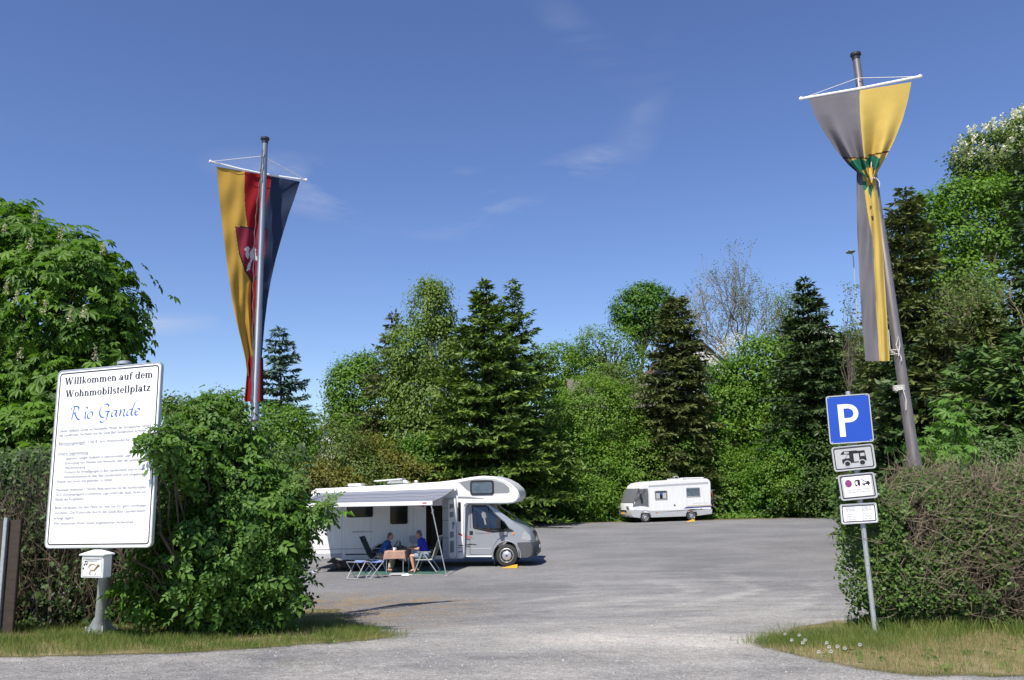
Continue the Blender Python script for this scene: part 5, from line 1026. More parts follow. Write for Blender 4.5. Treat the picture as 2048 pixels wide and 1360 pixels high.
# grey cover over windscreen and cab side
M['cover_cloth'] = clothmat('cover_cloth', (.12, .127, .135), .05, var=.12)
fshell([(.42, 2.21), (.57, 2.07), (.985, 1.27), (.94, 1.22), (.50, 2.02), (.36, 2.15)], 'windscreen_cover', 'cover_cloth', -fh - .01, .03, .18, bevel=.01)
m = MB(); nu, nv = 16, 12; vs = []
for j in range(nv + 1):
    for i in range(nu + 1):
        u, t = i / nu, j / nv; xr = .44 + (.90 - .44) * t; x = -.24 + (xr + .24 - .045) * (u); z = 2.16 - .02 * u + (1.04 + .10 * math.sin(u * 3) - 2.16) * t; f = .03 + .025 * math.sin(6 * u + 5 * t) * (1 - t) + .02 * math.sin(14 * u * (1 - t) + 2); vs.append((x, .024 + max(.012, f) - .03 * (u ** 6), z))
m.add(vs, [(j * (nu + 1) + i, j * (nu + 1) + i + 1, (j + 1) * (nu + 1) + i + 1, (j + 1) * (nu + 1) + i) for j in range(nv) for i in range(nu)]); m.build('side_window_cover', 'cover_cloth', far, smooth=True)
m = MB(); m.box((.32, .20, 1.65), (.10, .12, .36)); m.tube([(.42, .06, 2.16), (.34, .2, 1.8)], .03, 6); m.build('wing_mirror', 'black_plastic', far, bevel=.02)
for y_ in (-.40, -fh + .38): m = MB(); m.box((1.04, y_, .98), (.05, .38, .15)); m.build('headlight', 'grey_panel', far, bevel=.02)
m = MB(); m.box((1.12, -1.05, .60), (.02, .5, .12)); m.build('number_plate', 'yellow', far); m = MB(); m.box((1.10, -1.05, .75), (.02, 1.1, .10)); m.build('grille', 'black_plastic', far)
def fwheel(x, y, out): return wheel(x, y, .325, out, far, .2, 'aluminium', 5)
fwheel(0, -.07, 1); fwheel(0, -fh + .10, -1); fwheel(-3.28, -.07, 1); fwheel(-3.28, -fh + .10, -1)
m = MB(); m.box((-1.6, -fh / 2, .40), (5.2, 1.4, .14)); m.build('chassis', 'black_plastic', far)
m = MB(); m.box((-2.6, -.8, 2.72), (.9, .6, .07)); m.build('roof_hatch', 'white_paint', far, bevel=.02); m = MB(); m.box((-3.9, -.9, 2.77), (1.4, .7, .08)); m.build('roof_box', 'white_paint', far, bevel=.02); m = MB(); m.tube([(-2.9, -.7, 2.74), (-2.75, -.7, 2.9), (-2.4, -.7, 2.86)], .03, 6); m.build('antenna', 'galvanised', far)
# rear rack with bicycles
rk = MB(); 
for y in (-.5, -fh + .5): rk.tube([(-4.78, y, .9), (-5.2, y, .85), (-4.86, y, 2.0)], .02, 6)
rk.build('bicycle_rack', 'aluminium', far)
for k, (dx, colr) in enumerate(((-5.05, 'black_plastic'), (-5.22, 'red'))):
    bk = empty('bicycle', Matrix.Translation(f0) @ Matrix.Rotation(FR, 4, 'Z') @ Vector((dx, -fh / 2, .95)), FR, ['dark bicycle hanging on the rear rack of the far motorhome, inner one', 'red framed bicycle on the rear rack of the far motorhome, outer one'][k], 'bicycle')
    for cy in (-.52, .52):
        m = MB(); m.tube([(0, cy + .33 * math.cos(t), .34 + .33 * math.sin(t)) for t in np.linspace(0, 2 * math.pi, 20)], .018, 5)
        for t in np.linspace(0, math.pi, 7)[:-1]: m.tube([(0, cy - .32 * math.cos(t), .34 - .32 * math.sin(t)), (0, cy + .32 * math.cos(t), .34 + .32 * math.sin(t))], .003, 3)
        m.build('bicycle_wheel', 'rubber', bk)
    m = MB(); 
    for a_, b_ in (((-.52, .34), (-.08, .36)), ((-.52, .34), (-.2, .8)), ((-.2, .8), (-.08, .36)), ((-.2, .75), (.36, .78)), ((-.08, .36), (.38, .7)), ((.36, .85), (.52, .34))): m.tube([(0, *a_), (0, *b_)], .02, 6)
    m.build('frame', colr, bk); m = MB(); m.box((0, -.22, .9), (.14, .24, .06)); m.build('saddle', 'black_plastic', bk, bevel=.02); m = MB(); m.tube([(-.25, .3, 1.0), (0, .36, .95), (.25, .3, 1.0)], .014, 6); m.tube([(0, .36, .95), (0, .36, .8)], .014, 6); m.build('handlebar', 'aluminium', bk)
fw = atz(1387, 1043, 0); wdg2 = empty('wheel_wedge', fw, FR, 'yellow levelling wedge behind the rear wheel of the far motorhome', 'wedge'); mb = MB()
mb.add([(0, 0, .004), (.5, 0, .004), (.5, .2, .004), (0, .2, .004), (0, 0, .13), (.08, 0, .13), (.08, .2, .13), (0, .2, .13)], [(3, 2, 1, 0), (0, 1, 5, 4), (3, 7, 6, 2), (0, 4, 7, 3), (4, 5, 6, 7), (1, 2, 6, 5)]); mb.build('ramp', 'yellow', wdg2)
# ================================================================== camp under the awning
def cap(mb, a, b, r0, r1=None, n=10):
    r1 = r0 if r1 is None else r1; a, b = Vector(a), Vector(b); mb.tube([a, a + (b - a) * .5, b], [r0, (r0 + r1) / 2, r1], n); mb.ell(a, (r0, r0, r0), n, 8); mb.ell(b, (r1, r1, r1), n, 8)
M['skin'] = pmat('skin', (0.50, 0.28, 0.19), .55, var=.08, vs=12); M['hair'] = pmat('hair', (0.13, 0.12, 0.11), .7, var=.3, vs=40); M['hair_dark'] = pmat('hair_dark', (0.11, 0.09, 0.075), .7, var=.3, vs=40)
M['royal_shirt'] = pmat('royal_shirt', (0.02, 0.03, 0.40), .8, var=.35, vs=9, bump=1.0, bs=14); M['teal_shirt'] = pmat('teal_shirt', (0.02, 0.10, 0.34), .8, var=.35, vs=9, bump=1.0, bs=14); M['shorts'] = pmat('shorts', (0.22, 0.28, 0.36), .85); M['beige_trousers'] = pmat('beige_trousers', (0.50, 0.43, 0.33), .85, var=.1); M['sandal'] = pmat('sandal', (0.05, 0.035, 0.03), .7)
M['slate_sandal'] = pmat('slate_sandal', (0.06, 0.09, 0.12), .7)
def person(loc, rz, label, shirt, legs, hair, long_legs, lean, hands, sandal, head_drop, leg):
    root = empty('person', loc, rz, label, 'person')
    P = dict(pel=(0, 0, .53), ch=(lean * .6, 0, .86), nk=(lean, 0, 1.07)); hd = Vector((lean + .07 - .02 * head_drop, 0, 1.215 - .03 * head_drop))
    b = MB(); cap(b, P['pel'], (lean * .3, 0, .70), .135, .125); cap(b, (lean * .3, 0, .70), P['ch'], .125, .14); cap(b, (lean * .75, -.12, .95), (lean * .75, .12, .95), .095); cap(b, (lean * .8, 0, .98), hd - Vector((.02, 0, .05)), .06, .052)
    tilt = Matrix.Rotation(.25 * head_drop, 3, 'Y'); b.ell(hd, (.092, .076, .112), 14, 12, tilt)
    q = lambda x, y, z: hd + tilt @ Vector((x, y, z)); b.ell(q(.05, 0, -.045), (.055, .055, .06), 12, 10, tilt); b.ell(q(.098, 0, -.012), (.022, .014, .026), 8, 8); b.ell(q(.085, 0, -.055), (.018, .026, .012), 8, 6); b.ell(q(.075, 0, -.09), (.022, .026, .018), 8, 6)
    for s_ in (-1, 1): b.ell(q(-.005, s_ * .078, -.01), (.018, .010, .03), 8, 8); b.ell(q(.078, s_ * .03, .03), (.018, .022, .010), 8, 6)
    for s_, (sh, el, wr, hand_d) in zip((-1, 1), hands):
        cap(b, sh, el, .052, .042); cap(b, el, wr, .042, .029); w_ = Vector(wr); d = Vector(hand_d).normalized(); sdv = d.cross(Vector((0, 0, 1))).normalized(); up = sdv.cross(d)
        cap(b, w_, w_ + d * .05, .027, .03); pc = w_ + d * .075
        for k, (o_, l) in enumerate(((-.028, .062), (-.009, .072), (.010, .068), (.028, .055))):
            r0_ = pc + sdv * o_; m1 = r0_ + d * l * .5 - up * .012; cap(b, r0_, m1, .0095, .009, 6); cap(b, m1, m1 + d * l * .35 - up * .03, .009, .008, 6)
        th0 = w_ + d * .03 - sdv * .025 * s_; cap(b, th0, th0 + d * .045 - sdv * .028 * s_, .011, .010, 6); cap(b, th0 + d * .045 - sdv * .028 * s_, th0 + d * .075 - sdv * .02 * s_ - up * .012, .010, .008, 6)
    for s_, (hp, kn, an, toe) in zip((-1, 1), leg):
        cap(b, hp, kn, .085, .058); cap(b, kn, Vector(kn).lerp(Vector(an), .35), .056, .054); cap(b, Vector(kn).lerp(Vector(an), .35), an, .054, .036); cap(b, an, toe, .036, .03); cap(b, Vector(an) + Vector((-.03, 0, -.02)), toe, .034, .026)
        for k in range(5): t_ = Vector(toe) + Vector((0, (k - 2) * .017, -.006)); cap(b, t_, t_ + Vector((.045 - .006 * abs(k - (0 if s_ < 0 else 4)), 0, -.004)), .011, .009, 6)
    o = b.build('body', 'skin', root); remesh(o, .008, 4)
    b = MB(); cap(b, (0, 0, .56), (lean * .3, 0, .70), .150, .142); cap(b, (lean * .3, 0, .70), P['ch'], .142, .152); cap(b, (lean * .75, -.13, .95), (lean * .75, .13, .95), .108); cap(b, (lean * .72, 0, .95), (lean * .88, 0, 1.025), .09, .072)
    for sh, el, wr, hd_ in hands: e2 = Vector(sh).lerp(Vector(el), .62); cap(b, sh, e2, .066, .066)
    o = b.build('shirt', shirt, root); remesh(o, .011, 4)
    b = MB(); cap(b, (-.02, -.07, .53), (-.02, .07, .53), .150)
    for hp, kn, an, toe in leg:
        if long_legs: cap(b, hp, kn, .100, .076); cap(b, kn, Vector(kn).lerp(Vector(an), .8), .075, .062)
        else: cap(b, hp, Vector(hp).lerp(Vector(kn), .62), .104, .092)
    o = b.build('trousers' if long_legs else 'shorts', legs, root); remesh(o, .011, 4)
    b = MB(); b.ell(q(-.022, 0, .028), (.092, .084, .098), 14, 10, tilt); b.ell(q(-.055, 0, -.03), (.055, .074, .08), 12, 8, tilt); o = b.build('hair', hair, root); remesh(o, .010, 2)
    for s_, (hp, kn, an, toe) in zip((-1, 1), leg):
        b = MB(); b.box((Vector(an) + Vector(toe)) / 2 + Vector((.015, 0, -.056)), (.27, .095, .022)); b.tube([Vector(toe) + Vector((-.03, -.05, -.03)), Vector(toe) + Vector((-.03, 0, .033)), Vector(toe) + Vector((-.03, .05, -.03))], .012, 5); b.tube([Vector(an) + Vector((.03, -.045, -.04)), Vector(an) + Vector((.045, 0, .035)), Vector(an) + Vector((.03, .045, -.04))], .010, 5); b.build('sandal', sandal, root, bevel=.008)
    b = MB()
    for s_ in (-1, 1): b.ell(q(.085, s_ * .03, .012), (.008, .013, .006), 8, 6)
    b.build('eyes', 'ink', root); return root
GA = VR
man0 = atz(851, 1144, 0); wom0 = atz(762, 1143.5, 0)
person(man0, R(180) + GA, 'man in royal blue shirt and pale shorts eating at the camp table', 'royal_shirt', 'shorts', 'hair', False, .17, [((.10, -.19, .97), (.20, -.25, .73), (.42, -.14, .78), (.9, .3, .15)), ((.10, .19, .97), (.18, .25, .74), (.42, .17, .75), (.9, -.2, .1))], 'sandal', 1.0, [((.02, -.10, .52), (.42, -.11, .51), (.30, -.12, .085), (.42, -.14, .05)), ((.02, .10, .52), (.43, .13, .51), (.34, .14, .085), (.47, .15, .05))])
wom = person(wom0, GA, 'woman in teal blue shirt and beige trousers eating at the camp table', 'teal_shirt', 'beige_trousers', 'hair_dark', True, .27, [((.20, -.18, .93), (.20, -.26, .70), (.42, -.10, .78), (.9, .3, .1)), ((.20, .18, .93), (.32, .22, .72), (.50, .12, .92), (.3, -.2, .9))], 'slate_sandal', .8, [((.02, -.09, .51), (.40, -.08, .49), (.30, -.08, .085), (.42, -.08, .05)), ((.02, .09, .51), (.42, .10, .49), (.34, .10, .085), (.46, .11, .05))]); wom.scale = (.96, .96, .94)
M['chair_frame'] = pmat('chair_frame', (0.46, 0.47, 0.48), .45, .4, .06); M['chair_blue'] = pmat('chair_blue', (0.05, 0.07, 0.13), .5, .2, .06)
def patterned(name, a, b_, c):
    m, t, o = nodes(name); N = t.nodes.new; Lk = t.links.new; b = N('ShaderNodeBsdfPrincipled'); b.inputs['Roughness'].default_value = .85; tcn = N('ShaderNodeTexCoord'); v = N('ShaderNodeTexVoronoi'); v.inputs['Scale'].default_value = 13; Lk(tcn.outputs['Object'], v.inputs['Vector'])
    r = N('ShaderNodeValToRGB'); e = r.color_ramp.elements; e[0].position = .3; e[0].color = (*a, 1); e[1].position = .75; e[1].color = (*b_, 1); k = e.new(.5); k.color = (*c, 1); r.color_ramp.interpolation = 'CONSTANT'; Lk(v.outputs['Color'], r.inputs[0]); Lk(r.outputs[0], b.inputs['Base Color']); Lk(b.outputs[0], o.inputs[0]); return m
M['leafy_pad'] = patterned('leafy_pad', (.05, .09, .05), (.42, .40, .30), (.16, .2, .11)); M['dark_pad'] = patterned('dark_pad', (.02, .04, .04), (.12, .17, .20), (.05, .08, .06))
def chair(loc, rz, label, frame, pad, recl):
    root = empty('camping_chair', loc, rz, label, 'chair', 'reclining camping chairs at the table')   # local +x = front
    sh = .43; bx = -.26; tx, tz = bx - recl, 1.12
    m = MB(); m.box((0, 0, sh - .015), (.50, .46, .035)); m.build('seat', pad, root, bevel=.014)
    m = MB(); dv = Vector((tx - bx, 0, tz - sh)); Rm = Matrix.Rotation(math.atan2(tx - bx, tz - sh), 3, 'Y'); m.box(Vector((bx, 0, sh)) + dv * .52, (.045, .46, dv.length * .96), Rm); m.build('backrest', pad, root, bevel=.02)
    for s_ in (-.27, .27):
        m = MB(); m.tube([(bx, s_, sh - .02), (tx, s_, tz)], .014, 6); m.build('back_frame', frame, root)
        m = MB(); m.tube([(.05, s_, .62), (.30, s_ * 1.05, .015)], .018, 6); m.build('leg', frame, root); m = MB(); m.tube([(.02, s_, .62), (-.42, s_ * 1.05, .015)], .018, 6); m.build('leg', frame, root)
        m = MB(); m.box((-.02, s_ * 1.06, .64), (.46, .05, .025)); m.build('armrest', frame, root, bevel=.008); m = MB(); m.tube([(.27, s_, sh - .03), (-.28, s_, sh - .03)], .013, 6); m.build('seat_rail', frame, root)
    m = MB(); m.tube([(tx, -.27, tz), (tx, .27, tz)], .014, 6); m.build('top_rail', frame, root); m = MB(); m.tube([(-.42, -.28, .02), (-.42, .28, .02)], .014, 6); m.build('stretcher', frame, root); m = MB(); m.tube([(.30, -.28, .02), (.30, .28, .02)], .014, 6); m.build('stretcher', frame, root)
    return root
chair(man0 + Vector((.0, .02, 0)), R(180) + GA, 'pale framed camping chair with leaf pattern under the man', 'chair_frame', 'leafy_pad', .24); chair(wom0 + Vector((-.04, .0, 0)), GA, 'dark camping chair with blue and green padding under the woman', 'chair_blue', 'dark_pad', .34)
# table with cloth
tb0 = (atz(774, 1148, 0) + atz(810, 1147, 0)) / 2 + Vector((0, .38, 0)); tb = empty('camping_table', tb0, GA, 'folding camp table standing between the man and the woman', 'table')
TW, TD, TH_ = .62, .80, .70
m = MB(); m.box((0, 0, TH_ - .012), (TW, TD, .022)); m.build('table_top', 'pale_grey', tb, bevel=.006)
for x in (-.27, .27):
    for y in (-.36, .36): m = MB(); m.tube([(x, y, 0.0), (x, y, TH_ - .02)], .012, 6); m.build('leg', 'aluminium', tb)
M['bin_glass'] = pmat('bottle_glass', (.03, .12, .06), .1); M['tablecloth'] = pmat('tablecloth', (0.36, 0.22, 0.17), .9, var=.12, vs=14); tcl = empty('tablecloth', tb0 + Vector((0, 0, TH_)), GA, 'rose brown cloth hanging over the camp table edges', 'tablecloth')
def cloth_skirt():
    nx, ny = 30, 36; vs = []
    for j in range(ny + 1):
        for i in range(nx + 1):
            x = (i / nx - .5) * (TW + .48); y = (j / ny - .5) * (TD + .48); ex = max(0, abs(x) - TW / 2); ey = max(0, abs(y) - TD / 2); drop = max(ex, ey) + .35 * min(ex, ey)
            fx = math.copysign(min(abs(x), TW / 2) + .012 + .07 * ex + .05 * min(ex, ey) * 3 + .008 * math.sin(y * 22) * min(1, ex * 8), x) if ex > 0 or ey > 0 else x; fy = math.copysign(min(abs(y), TD / 2) + .012 + .07 * ey + .012 * math.sin(x * 20 + 1) * min(1, ey * 8), y) if ex > 0 or ey > 0 else y
            vs.append((fx, fy, .004 - drop + .003 * math.sin(x * 9) * math.sin(y * 7)))
    m = MB(); m.add(vs, [(j * (nx + 1) + i, j * (nx + 1) + i + 1, (j + 1) * (nx + 1) + i + 1, (j + 1) * (nx + 1) + i) for j in range(ny) for i in range(nx)]); return m.build('cloth', 'tablecloth', tcl, smooth=True)
cloth_skirt()
TR = Matrix.Translation(tb0 + Vector((0, 0, TH_ + .008))) @ Matrix.Rotation(GA, 4, 'Z')
def onto(name, xy, label, cat, group=None): return empty(name, TR @ Vector((*xy, 0)), GA, label, cat, group)
r_ = onto('cooking_pot', (.05, .10), 'dark cooking pot in the middle of the camp table', 'pot'); m = MB(); m.lathe([(.09, 0), (.105, .01), (.11, .11), (.118, .115), (.10, .108), (.095, .03)], n=20); m.build('bowl', 'dark_plastic', r_, smooth=True)
for s_ in (-1, 1): m = MB(); m.tube([(s_ * .11, -.03, .09), (s_ * .155, -.02, .095), (s_ * .155, .02, .095), (s_ * .11, .03, .09)], .008, 5); m.build('handle', 'black_plastic', r_)
r_ = onto('glass_jar', (-.13, -.12), 'small jar with pale lid on the camp table', 'jar'); m = MB(); m.lathe([(.03, 0), (.034, .01), (.034, .07), (.026, .08)], n=14); m.build('jar_body', 'blind_glass', r_, smooth=True); m = MB(); m.lathe([(.03, .082), (.03, .1), (.02, .104)], n=14); m.build('lid', 'sign_white', r_)
for xy, lb in (((-.18, .08), 'pale dinner plate in front of the woman'), ((.19, -.06), 'pale dinner plate in front of the man')):
    r_ = onto('plate', xy, lb, 'plate', 'plates on the camp table'); m = MB(); m.lathe([(.06, 0), (.11, .014), (.115, .018), (.06, .008)], n=20); m.build('dish', 'sign_grey', r_, smooth=True)
r_ = onto('water_bottle', (.0, .28), 'green water bottle standing at the back of the camp table', 'bottle'); m = MB(); m.lathe([(.036, 0), (.04, .02), (.04, .17), (.016, .24), (.016, .28)], n=14); m.build('bottle_body', 'bin_glass', r_, smooth=True); m = MB(); m.lathe([(.018, .28), (.018, .30)], n=10); m.build('cap', 'sign_white', r_)
r_ = onto('mug', (-.05, -.25), 'white mug at the near end of the camp table', 'mug'); m = MB(); m.lathe([(.036, 0), (.04, .09), (.036, .09), (.032, .01)], n=14); m.build('cup', 'sign_white', r_, smooth=True); m = MB(); m.tube([(.038, 0, .02), (.065, 0, .03), (.065, 0, .065), (.038, 0, .075)], .006, 5); m.build('handle', 'sign_white', r_)
r_ = onto('bread_basket', (.14, .26), 'small brown bread basket on the camp table near the man', 'basket'); m = MB(); m.lathe([(.08, 0), (.11, .06), (.10, .06), (.075, .01)], n=16); m.build('wicker', 'tablecloth', r_, smooth=True); m = MB(); m.ell((0, 0, .05), (.07, .05, .04), 10, 8); m.build('loaf', 'beige_trousers', r_, smooth=True)
Mm = Matrix.Translation(man0) @ Matrix.Rotation(R(180) + GA, 4, 'Z'); r_ = empty('drinking_glass', Mm @ Vector((.53, -.10, .80)), 0, 'drinking glass held in the hand of the man', 'glass'); m = MB(); m.lathe([(.026, 0), (.034, .12), (.031, .12), (.024, .01)], n=14); m.build('tumbler', 'clear_lens', r_, smooth=True)
# two folding stools
def stool(loc, rz, label):
    r_ = empty('folding_stool', loc, rz, label, 'stool', 'blue folding stools in front of the table'); h = .50; w2, d2 = .21, .19
    m = MB(); nv = 12; vs = []
    for j in range(nv + 1):
        for i in range(nv + 1): u, t = i / nv - .5, j / nv - .5; vs.append((u * 2 * w2, t * 2 * d2, h - .03 * (1 - 4 * u * u)))
    m.add(vs, [(j * (nv + 1) + i, j * (nv + 1) + i + 1, (j + 1) * (nv + 1) + i + 1, (j + 1) * (nv + 1) + i) for j in range(nv) for i in range(nv)]); m.build('seat', 'stool_cloth', r_, smooth=True)
    for s_ in (-1, 1):
        m = MB(); m.tube([(s_ * w2, -d2, h), (s_ * w2, d2, h)], .012, 6); m.build('seat_rail', 'aluminium', r_); m = MB(); m.tube([(s_ * w2, -d2, .015), (s_ * w2, d2, .015)], .012, 6); m.build('foot_bar', 'aluminium', r_)
        for y in (-d2, d2): m = MB(); m.tube([(-s_ * w2, y + .012 * s_, h), (s_ * w2, y + .012 * s_, .015)], .012, 6); m.build('leg', 'aluminium', r_)
M['stool_cloth'] = pmat('stool_cloth', (0.16, 0.22, 0.50), .8, var=.15)
M['mat_green'] = pmat('mat_green', (0.045, 0.115, 0.085), .95, var=.2, vs=30, bump=.4, bs=200)
sA, sB = atz(712, 1157, 0), atz(749, 1156.5, 0); stool(sA, R(62), 'folding stool with blue seat, the one nearer the big bush'); stool(sB, R(30), 'folding stool with blue seat, the one nearer the camp table')
mt = [atz(702, 1152, 0), atz(893, 1154, 0), atz(915, 1150, 0)]; m0 = atz(800, 1146, 0); r_ = empty('ground_mat', m0, GA, 'green woven mat spread on the gravel below the camp table', 'mat'); m = MB(); nx, ny = 60, 30; vs = []
for j in range(ny + 1):
    for i in range(nx + 1): x, y = (i / nx - .5) * 3.05 + .0, (j / ny - .5) * 1.7 + .45; vs.append((x, y + .03 * math.sin(x * 3), .006 + .004 * math.sin(x * 9 + y * 4) + .003 * math.sin(y * 21)))
m.add(vs, [(j * (nx + 1) + i, j * (nx + 1) + i + 1, (j + 1) * (nx + 1) + i + 1, (j + 1) * (nx + 1) + i) for j in range(ny) for i in range(nx)]); m.build('weave', 'mat_green', r_, smooth=True)
st0 = atz(793, 1152, 0); r_ = empty('step_platform', st0, GA, 'low white plastic step lying in front of the camp table', 'step'); m = MB(); m.box((0, .12, .045), (.46, .24, .05)); m.build('tread', 'sign_grey', r_, bevel=.01)
for s_ in (-.2, .2): m = MB(); m.box((s_, .12, .016), (.05, .22, .02)); m.build('foot', 'pale_grey', r_)
for k, px in enumerate((811, 817)):
    s0 = atz(px, 1152.5 - k, 0); r_ = empty('slipper', s0 + Vector((0, 0, .018)), GA + .2 * k, ['white slipper lying beside the step, the one nearer the step', 'white slipper lying beside the step, farther from it'][k], 'slipper', 'white slippers on the mat'); m = MB(); m.box((0, 0, .008), (.24, .09, .016)); m.build('sole', 'sign_white', r_, bevel=.006); m = MB(); m.ell((-.05, 0, .018), (.07, .045, .035), 10, 6); m.build('strap', 'sign_white', r_, smooth=True)
# dog and bowl
M['dog_coat'] = patterned('dog_coat', (.022, .018, .016), (.16, .10, .06), (.035, .028, .022)); dg0 = atz(690, 1143, 0); r_ = empty('dog', dg0 + Vector((0, .25, 0)), R(176), 'dark shaggy dog lying in the shade beside the stools', 'dog')
b = MB(); cap(b, (-.36, 0, .16), (-.05, .01, .19), .15, .17, 12); cap(b, (-.05, .01, .19), (.22, 0, .18), .17, .16, 12); cap(b, (.22, 0, .20), (.40, -.03, .30), .12, .085); b.ell((.47, -.03, .33), (.10, .08, .085), 12, 10); cap(b, (.52, -.03, .31), (.63, -.04, .28), .052, .036)
for s_ in (-1, 1): b.ell((.43, -.03 + s_ * .07, .37), (.035, .018, .06), 8, 8); cap(b, (.24, s_ * .12, .12), (.34, s_ * .14, .05), .055, .04); cap(b, (.34, s_ * .14, .05), (.58, s_ * .13, .035), .04, .032); cap(b, (-.28, s_ * .15, .14), (-.12, s_ * .22, .14), .085, .06); cap(b, (-.12, s_ * .22, .14), (-.30, s_ * .23, .05), .05, .036); cap(b, (-.30, s_ * .23, .05), (-.10, s_ * .24, .035), .034, .03)
cap(b, (-.48, 0, .12), (-.66, .12, .05), .045, .035); cap(b, (-.66, .12, .05), (-.80, .28, .04), .035, .02); o = b.build('body', 'dog_coat', r_); remesh(o, .014, 3)
b = MB(); b.ell((.665, -.042, .285), (.018, .02, .016), 8, 6); b.build('nose', 'ink', r_)
bw = atz(629, 1145.5, 0); r_ = empty('dog_bowl', bw, 0, 'small steel dog bowl standing on the gravel', 'bowl'); m = MB(); m.lathe([(.10, 0), (.12, .012), (.105, .07), (.112, .075), (.098, .07), (.09, .02)], n=20); m.build('dish', 'aluminium', r_, smooth=True)
# green waste bin at the far edge
M['bin_green'] = pmat('bin_green', (0.03, 0.24, 0.045), .5); gb = at(1067, 1043, 55.5); g0 = (gb.x, 55.5, gzf(gb.x, 55.5)); r_ = empty('waste_bin', g0, 0, 'small bright green waste bin with yellow label at the lot edge', 'bin'); m = MB(); m.tube([(0, .18, 0), (0, .18, 1.0)], .03, 8); m.build('post', 'galvanised', r_)
m = MB(); m.box((0, 0, .66), (.37, .26, .58)); o = m.build('housing', 'bin_green', r_, bevel=.03); m = MB(); m.box((0, -.134, .86), (.22, .012, .12)); m.build('opening', 'ink', r_); m = MB(); m.box((0, -.134, .66), (.20, .010, .22)); m.build('label', 'yellow', r_)
m = MB(); m.box((0, 0, .965), (.40, .29, .04)); m.build('lid', 'bin_green', r_, bevel=.015)
# ================================================================== near vegetation
def spot(px, D):                                     # ground point below a surveyed direction at distance D
    p = at(px, 960, D); return Vector((p.x, D, gzf(p.x, D)))
def zat(px, py, D): return at(px, py, D).z
def leaf_objects(parent, C, N, D, sz, tpl, mat, name='leaf', n=290):
    """the leaves that show largest, each an object of its own sharing four meshes"""
    meshes = []
    for k in range(4):
        o = np_mesh(name, tpl[0] * np.array([1 + .08 * k, 1, 1 + .3 * k]), tpl[1], mat, None, np.full(len(tpl[0]), .2 + .2 * k)); meshes.append(o.data); bpy.data.objects.remove(o)
    N = _norm(N); Dn = _norm(D - N * (D * N).sum(1, keepdims=True)); X = np.cross(Dn, N)
    for i in range(min(n, len(C))):
        o = bpy.data.objects.new(name, meshes[i % 4]); s_ = float(sz[i]); o.matrix_local = Matrix(((X[i, 0] * s_, Dn[i, 0] * s_, N[i, 0] * s_, C[i, 0]), (X[i, 1] * s_, Dn[i, 1] * s_, N[i, 1] * s_, C[i, 1]), (X[i, 2] * s_, Dn[i, 2] * s_, N[i, 2] * s_, C[i, 2]), (0, 0, 0, 1)))
        link(o, parent)
def split_front(C, root_loc, k):
    """indices of the k leaves nearest the camera spread over the face, and the rest"""
    wv = C + np.array(root_loc); d = np.linalg.norm(wv - np.array([0, 0, CAM_Z]), axis=1); th = np.quantile(d, .22); cand = np.where(d < th)[0]; pick = rng.choice(cand, min(k, len(cand)), replace=False); rest = np.setdiff1d(np.arange(len(C)), pick); return pick, rest
def leafy(name, label, base, lobes, mat, tpl, leaf, nclump, per, rc, stems, bark='bark', cat='bush', inner=.55, singles=290, flat=.65, extra=None, clear=None):
    root = empty(name, base, 0, label, cat); C, Nn, D, v, cc = crown(lobes, nclump, per, rc, inner, flat); keep = C[:, 2] > .02
    if clear is not None: keep &= clear(C + np.array(base))
    C, Nn, D, v = C[keep], Nn[keep], D[keep], v[keep]; sz = leaf * (.5 + .85 * rng.random(len(C)) ** 1.3)
    if singles:
        pick, rest = split_front(C, base, singles); leaf_objects(root, C[pick], Nn[pick], D[pick], sz[pick], tpl, mat, n=singles)
    else: rest = np.arange(len(C))
    o = leaves('foliage', C[rest], Nn[rest], D[rest], sz[rest], tpl, mat, root, v[rest]); tag(o, kind='stuff') if singles else None
    mb = MB()
    for j in rng.choice(len(cc), min(stems, len(cc)), replace=False): a = np.array([cc[j][0] * .25, cc[j][1] * .25, -.05]); mb.tube(limb_path(a, cc[j], 4, .1), [.022, .018, .013, .009, .004], 4)
    mb.build('stem', bark, root, smooth=True)
    if extra: extra(root, cc)
    return root
# large bush right of the welcome board
B0 = spot(430, 10.6)
def lobe(px, py, D, rx, ry, rz, base): p = at(px, py, D); return (p.x - base.x, p.y - base.y, p.z - base.z, rx, ry, rz)
lob = [lobe(420, 920, 10.6, .58, .6, .66, B0), lobe(500, 990, 10.6, .40, .5, .52, B0), lobe(445, 1080, 10.4, .95, .65, .72, B0), lobe(375, 1120, 10.0, .55, .45, .62, B0), lobe(530, 1130, 10.5, .38, .5, .62, B0), lobe(400, 875, 10.7, .38, .4, .38, B0), lobe(300, 885, 8.98, .07, .07, .10, B0), lobe(328, 905, 9.25, .12, .14, .16, B0), lobe(365, 915, 9.8, .26, .3, .32, B0), lobe(445, 1195, 10.5, .74, .55, .40, B0), lobe(625, 1035, 10.4, .16, .2, .14, B0), lobe(590, 1060, 10.5, .2, .25, .25, B0), lobe(475, 900, 10.7, .24, .4, .3, B0), lobe(548, 1000, 10.5, .2, .3, .28, B0), lobe(290, 1125, 9.6, .26, .26, .26, B0), lobe(300, 1195, 10.0, .26, .3, .26, B0), lobe(428, 822, 10.6, .2, .2, .2, B0), lobe(385, 840, 10.6, .16, .2, .18, B0), lobe(560, 1165, 10.5, .16, .3, .4, B0)]
SPR = np.array([tuple(at(298, 885, 8.98)), tuple(at(325, 905, 9.2)), tuple(at(318, 950, 9.1))])
def off_board(w_):                                   # nothing but one sprig grows across the face of the welcome board
    near = np.min(np.linalg.norm(w_[:, None, :] - SPR[None], axis=2), axis=1) < .17
    return near | ~((w_[:, 0] < at(325, 900, 9.2).x) & (w_[:, 1] < 9.8))
